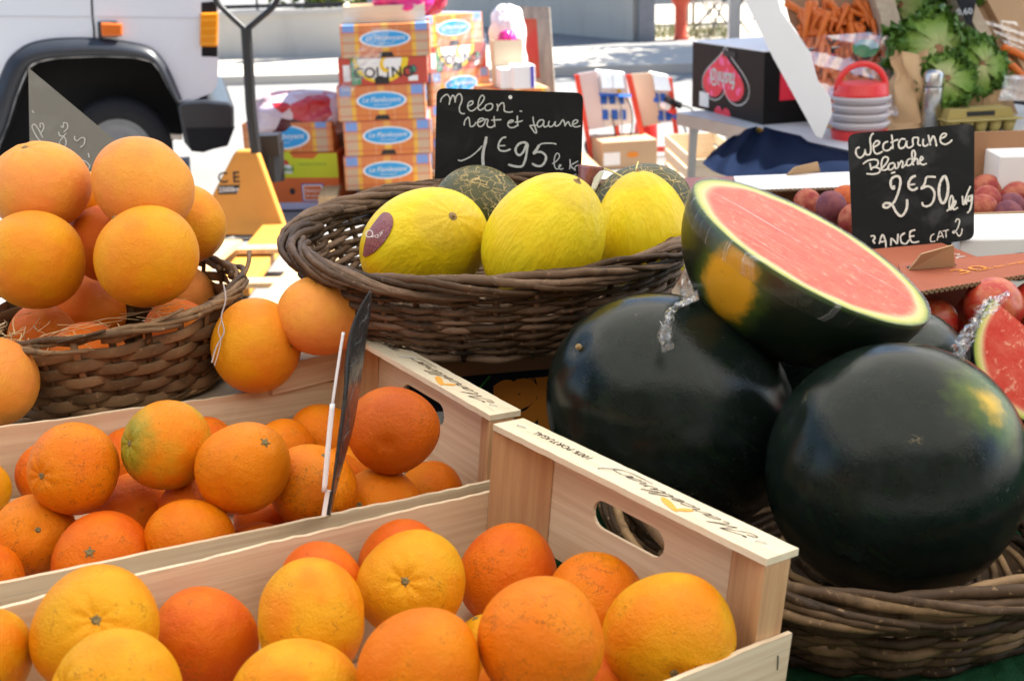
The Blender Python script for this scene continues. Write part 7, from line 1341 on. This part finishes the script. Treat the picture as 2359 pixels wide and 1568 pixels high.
def leaves(nm, label, c, size, n, seed, cols, s0=.05, cat='hedge', trunk=None, shape='box'):
    rs = np.random.RandomState(seed); t = thing(nm, label, cat, (c[0], c[1], 0)); mb = MB(); k = rs.rand(max(4, n//160), 3)*2-1
    if shape == 'ball': k = rs.randn(max(6, n//200), 3); k /= np.linalg.norm(k, axis=1)[:, None]; k *= rs.rand(len(k), 1)**.4
    for i in range(n):
        cc = k[rs.randint(len(k))]*np.array(size)/2*.85+rs.randn(3)*np.array(size)*.07+np.array(c); d = rs.randn(3); d /= np.linalg.norm(d); e = np.cross(d, rs.randn(3)); e /= np.linalg.norm(e); s = s0*rs.uniform(.6, 1.4)
        mb.add([cc-d*s, cc+e*s*.45, cc+d*s, cc-e*s*.45], [(0, 1, 2, 3)], rs.rand())
    g = NG(nm+'_leaf'); g.fin(g.ramp(g.attr(), cols), .6, spec=.3); mb.build('foliage', g.m, t, world=True)
    if trunk:
        mb = MB(); z0, r0 = trunk; mb.tube(catmull([(c[0], c[1], 0), (c[0]+.05, c[1], z0*.5), (c[0]-.04, c[1]+.05, z0)], 5), np.linspace(r0, r0*.55, 11), 10)
        for j in range(5): a = j*1.26; mb.tube(catmull([(c[0]-.04, c[1]+.05, z0*.9), (c[0]+math.cos(a)*size[0]*.18, c[1]+math.sin(a)*size[1]*.18, z0*1.15), (c[0]+math.cos(a)*size[0]*.33, c[1]+math.sin(a)*size[1]*.33, c[2]+size[2]*.1)], 4), np.linspace(r0*.5, r0*.12, 9), 7)
        mb.build('trunk', plain('bark', (.10, .075, .055), .9, .3, 14, bump=.5, bdist=.01), t, world=True)
    return t
hcx = (V(655, 10, wb[1]+.6)+V(835, 10, wb[1]+.6))/2; leaves('hedge', 'yellow-green hedge behind the dark railing on the low wall', (hcx[0], hcx[1], 1.15), (1.7, .7, 1.9), 3600, 4, [(0, (.015, .03, .008)), (.45, (.05, .11, .012)), (.8, (.22, .28, .02)), (1, (.40, .40, .05))], .05)
leaves('shrub', 'small green shrub above the low wall beside the van nose', tuple(V(525, 4, wb[1]+.5)*np.array((1, 1, 0))+np.array((0, 0, 1.3))), (.7, .5, .5), 500, 6, [(0, (.02, .05, .01)), (1, (.12, .2, .02))], .05, 'shrub')
# pavement along the walls (kerb) as ground sheets
M_pave = (lambda g: g.fin(g.mix(g.noise(3, 4), (.46, .42, .36), (.56, .51, .43)), .9, g.bump(g.noise(90, 3), .3, .004), .2))(NG('pale_paving'))
k0, k1 = Gz(430, 186), Gz(1300, 168); mb = MB(); q = [np.array((k0[0]-12, k0[1]+.1, 0)), k1+np.array((6, -.8, 0)), k1+np.array((6, 1.6, 0)), np.array((wa0[0]-3, wa0[1], 0))]; mb.prism([p*np.array((1, 1, 0)) for p in q], (0, 0, .10)); tag(mb.build('pavement', M_pave), kind='structure')
hy = Gz(1568, 92); t = thing('fire_hydrant', 'red pillar fire hydrant with a grey side outlet at the street corner', 'fire hydrant', tuple(hy)); sc = np.dot(hy-EYE, _F)/FPX; M_hyd = plain('hydrant_red', (.60, .075, .035), .45)
mb = MB(); r = 17*sc; mb.lathe([(r*1.05, 0), (r*.9, .05), (r*.82, .1), (r*.82, .45), (r*1.05, .5), (r*1.35, .55), (r*1.4, .78), (r*1.1, .88), (r*.9, .95), (r*.3, 1.0)], seg=24); mb.build('barrel', M_hyd, t, smooth=True)
Ry90 = np.array(Matrix.Rotation(math.pi/2, 3, 'Y')); mb = MB(); mb.lathe([(r*.75, 0), (r*.75, r*1.2), (r*.95, r*1.2), (r*.95, r*2.1), (r*.5, r*2.2)], (r*.6, -.02, .60), 16, Ry90); mb.build('outlet', plain('hydrant_cap', (.32, .33, .34), .5), t, smooth=True)
# terrace: folding chairs and a table with a lime cloth
def folding_chair(label, p, yaw, grp='folding chairs on the terrace'):
    t = thing('folding_chair', label, 'chair', (p[0], p[1], 0), rot3(yaw, 0, 0), grp)
    for s in (-.2, .2): mb = MB(); mb.bar((s, -.22, 0), (s, .24, .85), .022, .022); mb.build('leg', M_jb, t); mb = MB(); mb.bar((s*.88, .24, 0), (s*.88, -.2, .46), .022, .022); mb.build('leg', M_jb, t)
    mb = MB()
    for k in range(4): mb.box((0, -.17+.11*k, .455), (.36, .085, .014))
    mb.build('seat', M_gw, t); mb = MB()
    for k in range(2): mb.box((0, .205+.03*k, .66+.12*k), (.38, .014, .08))
    mb.build('backrest', M_gw, t); return t
fc = Gz(1640, 82); folding_chair('dark folding chair left on the terrace, right of the red hydrant', (fc[0], fc[1]+.6), R_(75)); fc = Gz(1680, 88); folding_chair('dark folding chair nearest the white stall post on the terrace', (fc[0]+.1, fc[1]+.5), R_(-60))
tt = Gz(1660, 62); t = thing('terrace_table', 'terrace table with a lime-green cloth behind the folding chairs', 'table', (tt[0]+.2, tt[1]+.8, 0)); M_limec = plain('lime_cloth', (.48, .50, .03), .8)
mb = MB(); mb.box((0, 0, .73), (1.3, .8, .03)); mb.build('tabletop', M_gw, t)
mb = MB(); mb.box((0, 0, .752), (1.34, .84, .006)); mb.box((0, -.423, .66), (1.34, .006, .19)); mb.box((-.673, 0, .66), (.006, .84, .19)); mb.build('cloth', M_limec, t)
for x in (-.58, .58):
    for y in (-.34, .34): mb = MB(); mb.bar((x, y, 0), (x, y, .714), .05, .05, (0, 1, 0)); mb.build('leg', M_gw, t)
fl_ = Gz(1500, 30); mb = MB(); mb.prism([np.array((wd1[0]+.1, wd1[1]-.1, .004)), np.array((wd1[0]+9, wd1[1]-1.6, .004)), np.array((wd1[0]+14, wd1[1]+12, .004)), np.array((wd1[0]+.1, wd1[1]+12, .004))], (0, 0, .004)); tag(mb.build('path', M_pave), kind='structure')
rs = np.random.RandomState(3); mb = MB()
for k in range(900):
    p = Gz(rs.uniform(1495, 1685), rs.uniform(66, 92)); d = np.array((rs.randn()*.05, rs.randn()*.05, rs.uniform(.04, .16))); mb.add([p, p+np.array((.012, 0, 0)), p+d], [(0, 1, 2)], rs.rand())
g = NG('weed_grass'); g.fin(g.ramp(g.attr(), [(0, (.20, .15, .07)), (.6, (.14, .16, .05)), (1, (.04, .10, .02))]), .8); tag(mb.build('weeds', g.m), 'dry weeds along the foot of the hydrant', 'weeds', kind='stuff')
blw = thing('building', 'distant cream house beyond the terrace at the upper right', 'building', (6.5, 33, 0)); mb = MB(); mb.box((6.5, 33, 2.8), (14, 6, 5.6)); mb.build('wall', M_wall, blw, world=True); mb = MB(); mb.prism([(-.8, 29.7, 5.6), (13.8, 29.7, 5.6), (13.8, 33, 7.4), (-.8, 33, 7.4)], (0, 0, .12)); mb.prism([(-.8, 36.3, 5.6), (13.8, 36.3, 5.6), (13.8, 33, 7.4), (-.8, 33, 7.4)], (0, 0, .12)); mb.build('roof', plain('roof_tiles', (.34, .13, .07), .8), blw, world=True)
for x in (2.5, 6, 9.5): mb = MB(); mb.box((x, 29.985, 1.6), (1.1, .03, 1.5)); mb.build('shutter', plain('shutter_blue', (.10, .16, .26), .6), blw, world=True)
# navy vehicle far right
nv = thing('parked_van', 'dark navy van behind the stall at the top right corner', 'van', (4.6, 7.6, 0)); M_nv = plain('navy_paint', (.012, .03, .09), .25, .05)
prof = [(2.35, .32), (2.35, 1.1), (2.6, 1.95), (6.6, 2.0), (6.7, .32)]; mb = MB(); mb.prism([(x, 7.2, z) for x, z in prof], (0, 1.7, 0)); mb.build('body', M_nv, nv, world=True, bevel=.05)
mb = MB(); mb.prism([(2.75, 7.193, 1.3), (6.3, 7.193, 1.3), (6.2, 7.193, 1.8), (2.9, 7.193, 1.8)], (0, .004, 0)); mb.build('side_window', bpy.data.materials['dark_glass'], nv, world=True)
for x in (3.1, 5.8):
    for y in (7.28, 8.75): mb = MB(); mb.lathe([(.01, -.09), (.33, -.09), (.33, .09), (.01, .09)], (x, y, .33), 32, Rx, closed_ends=False); mb.build('tyre', M_tyre, nv, world=True)
# street trees whose shade falls on the road at the right
TC = [(0, (.012, .03, .008)), (.5, (.04, .09, .015)), (1, (.10, .17, .03))]
leaves('street_tree', 'leafy street tree beyond the terrace, just out of the photo at the right', (5.6, 15.6, 4.2), (5.5, 4.5, 3.4), 6500, 11, TC, .12, 'tree', (3.0, .16), 'ball')
leaves('street_tree', 'leafy street tree further right behind the stalls, out of the photo', (9.0, 14.5, 4.6), (5.5, 5, 3.6), 6500, 12, TC, .12, 'tree', (3.2, .17), 'ball')
sky_block = thing('building', 'added unseen row house behind the viewer, cutting sky fill from the front', 'building', (0, -9, 0)); mb = MB(); mb.box((0, -10.5, 4.2), (40, 6, 8.4)); mb.build('wall', plain('sky_block_render', (.20, .16, .12), .9), sky_block, world=True)  # unseen house added behind the camera to block front sky fill
for k in range(8):
    for z in (1.6, 4.6): mb = MB(); mb.box((-17+k*4.8, -7.485, z), (1.3, .03, 1.7)); mb.build('window', bpy.data.materials['dark_glass'], sky_block, world=True)
mb = MB(); mb.prism([(-20.3, -7.0, 8.4), (20.3, -7.0, 8.4), (20.3, -10.5, 10.2), (-20.3, -10.5, 10.2)], (0, 0, .15)); mb.build('roof', bpy.data.materials['roof_tiles'], sky_block, world=True)
# ================================================================== market awnings (above the frame) and their posts
def m_awn(nm, c, tr):
    g = NG(nm); df = g.n('ShaderNodeBsdfDiffuse', {'Color': c}); tl = g.n('ShaderNodeBsdfTranslucent', {'Color': c}); mx = g.n('ShaderNodeMixShader', {0: tr}); g.nt.links.new(df.outputs[0], mx.inputs[1]); g.nt.links.new(tl.outputs[0], mx.inputs[2]); g.nt.links.new(mx.outputs[0], g.out.inputs[0]); return g.m
M_aw = m_awn('awning_canvas', (.88, .85, .79, 1), .42); M_alu = plain('aluminium_post', (.62, .64, .66), .35, metal=.6)
def awning(label, x0, x1, y0, y1, z, posts, ridge=.28):
    t = thing('awning', label, 'awning', ((x0+x1)/2, (y0+y1)/2, 0), None, 'market stall awnings'); n = 24; X = np.zeros((n, n, 3))
    for i in range(n):
        for j in range(n):
            s, u = i/(n-1), j/(n-1); X[i, j] = (x0+(x1-x0)*s, y0+(y1-y0)*u, z+ridge*(1-abs(2*u-1))-.03*math.sin(s*math.pi*3)**2)
    mb = MB(); mb.grid(X); mb.build('canopy', M_aw, t, world=True, smooth=True)
    for y in (y0, y1): mb = MB(); q = [(x0+(x1-x0)*k/16, y, z-.012-(.22 if k % 2 else .18)) for k in range(17)]; mb.add(np.array([(x0+(x1-x0)*k/16, y, z-.01) for k in range(17)]+q), [(k, k+1, 18+k, 17+k) for k in range(16)]); mb.build('valance', M_aw, t, world=True)
    for (x, y) in posts: mb = MB(); mb.bar((x, y, 0), (x, y, z-.02), .04, .04, (0, 1, 0)); mb.build('post', M_alu, t, world=True)
    return t
awning('white canvas awning shading the fruit display, just above the photo', -2.3, 3.3, -.9, 3.45, 2.45, [(-2.25, -.85), (-2.25, 3.4), (3.25, -.85), (3.25, 3.4)])
px_ = V(1690, 90, 6.0); awning('white canvas awning over the vegetable stall, on a white metal post', px_[0]+1.03, 5.8, 4.15, 6.8, 2.5, [(5.7, 4.25), (5.7, 6.7)])
mb = MB(); mb.bar((px_[0], 6.0, 0), (px_[0], 6.0, 2.3), .052, .052, (0, 1, 0)); mb.box((px_[0], 6.0, .006), (.14, .14, .01)); tag(mb.build('metal_post', M_alu, loc=(px_[0], 6.0, 0)), 'square white metal stall post behind the black heart carton', 'post')
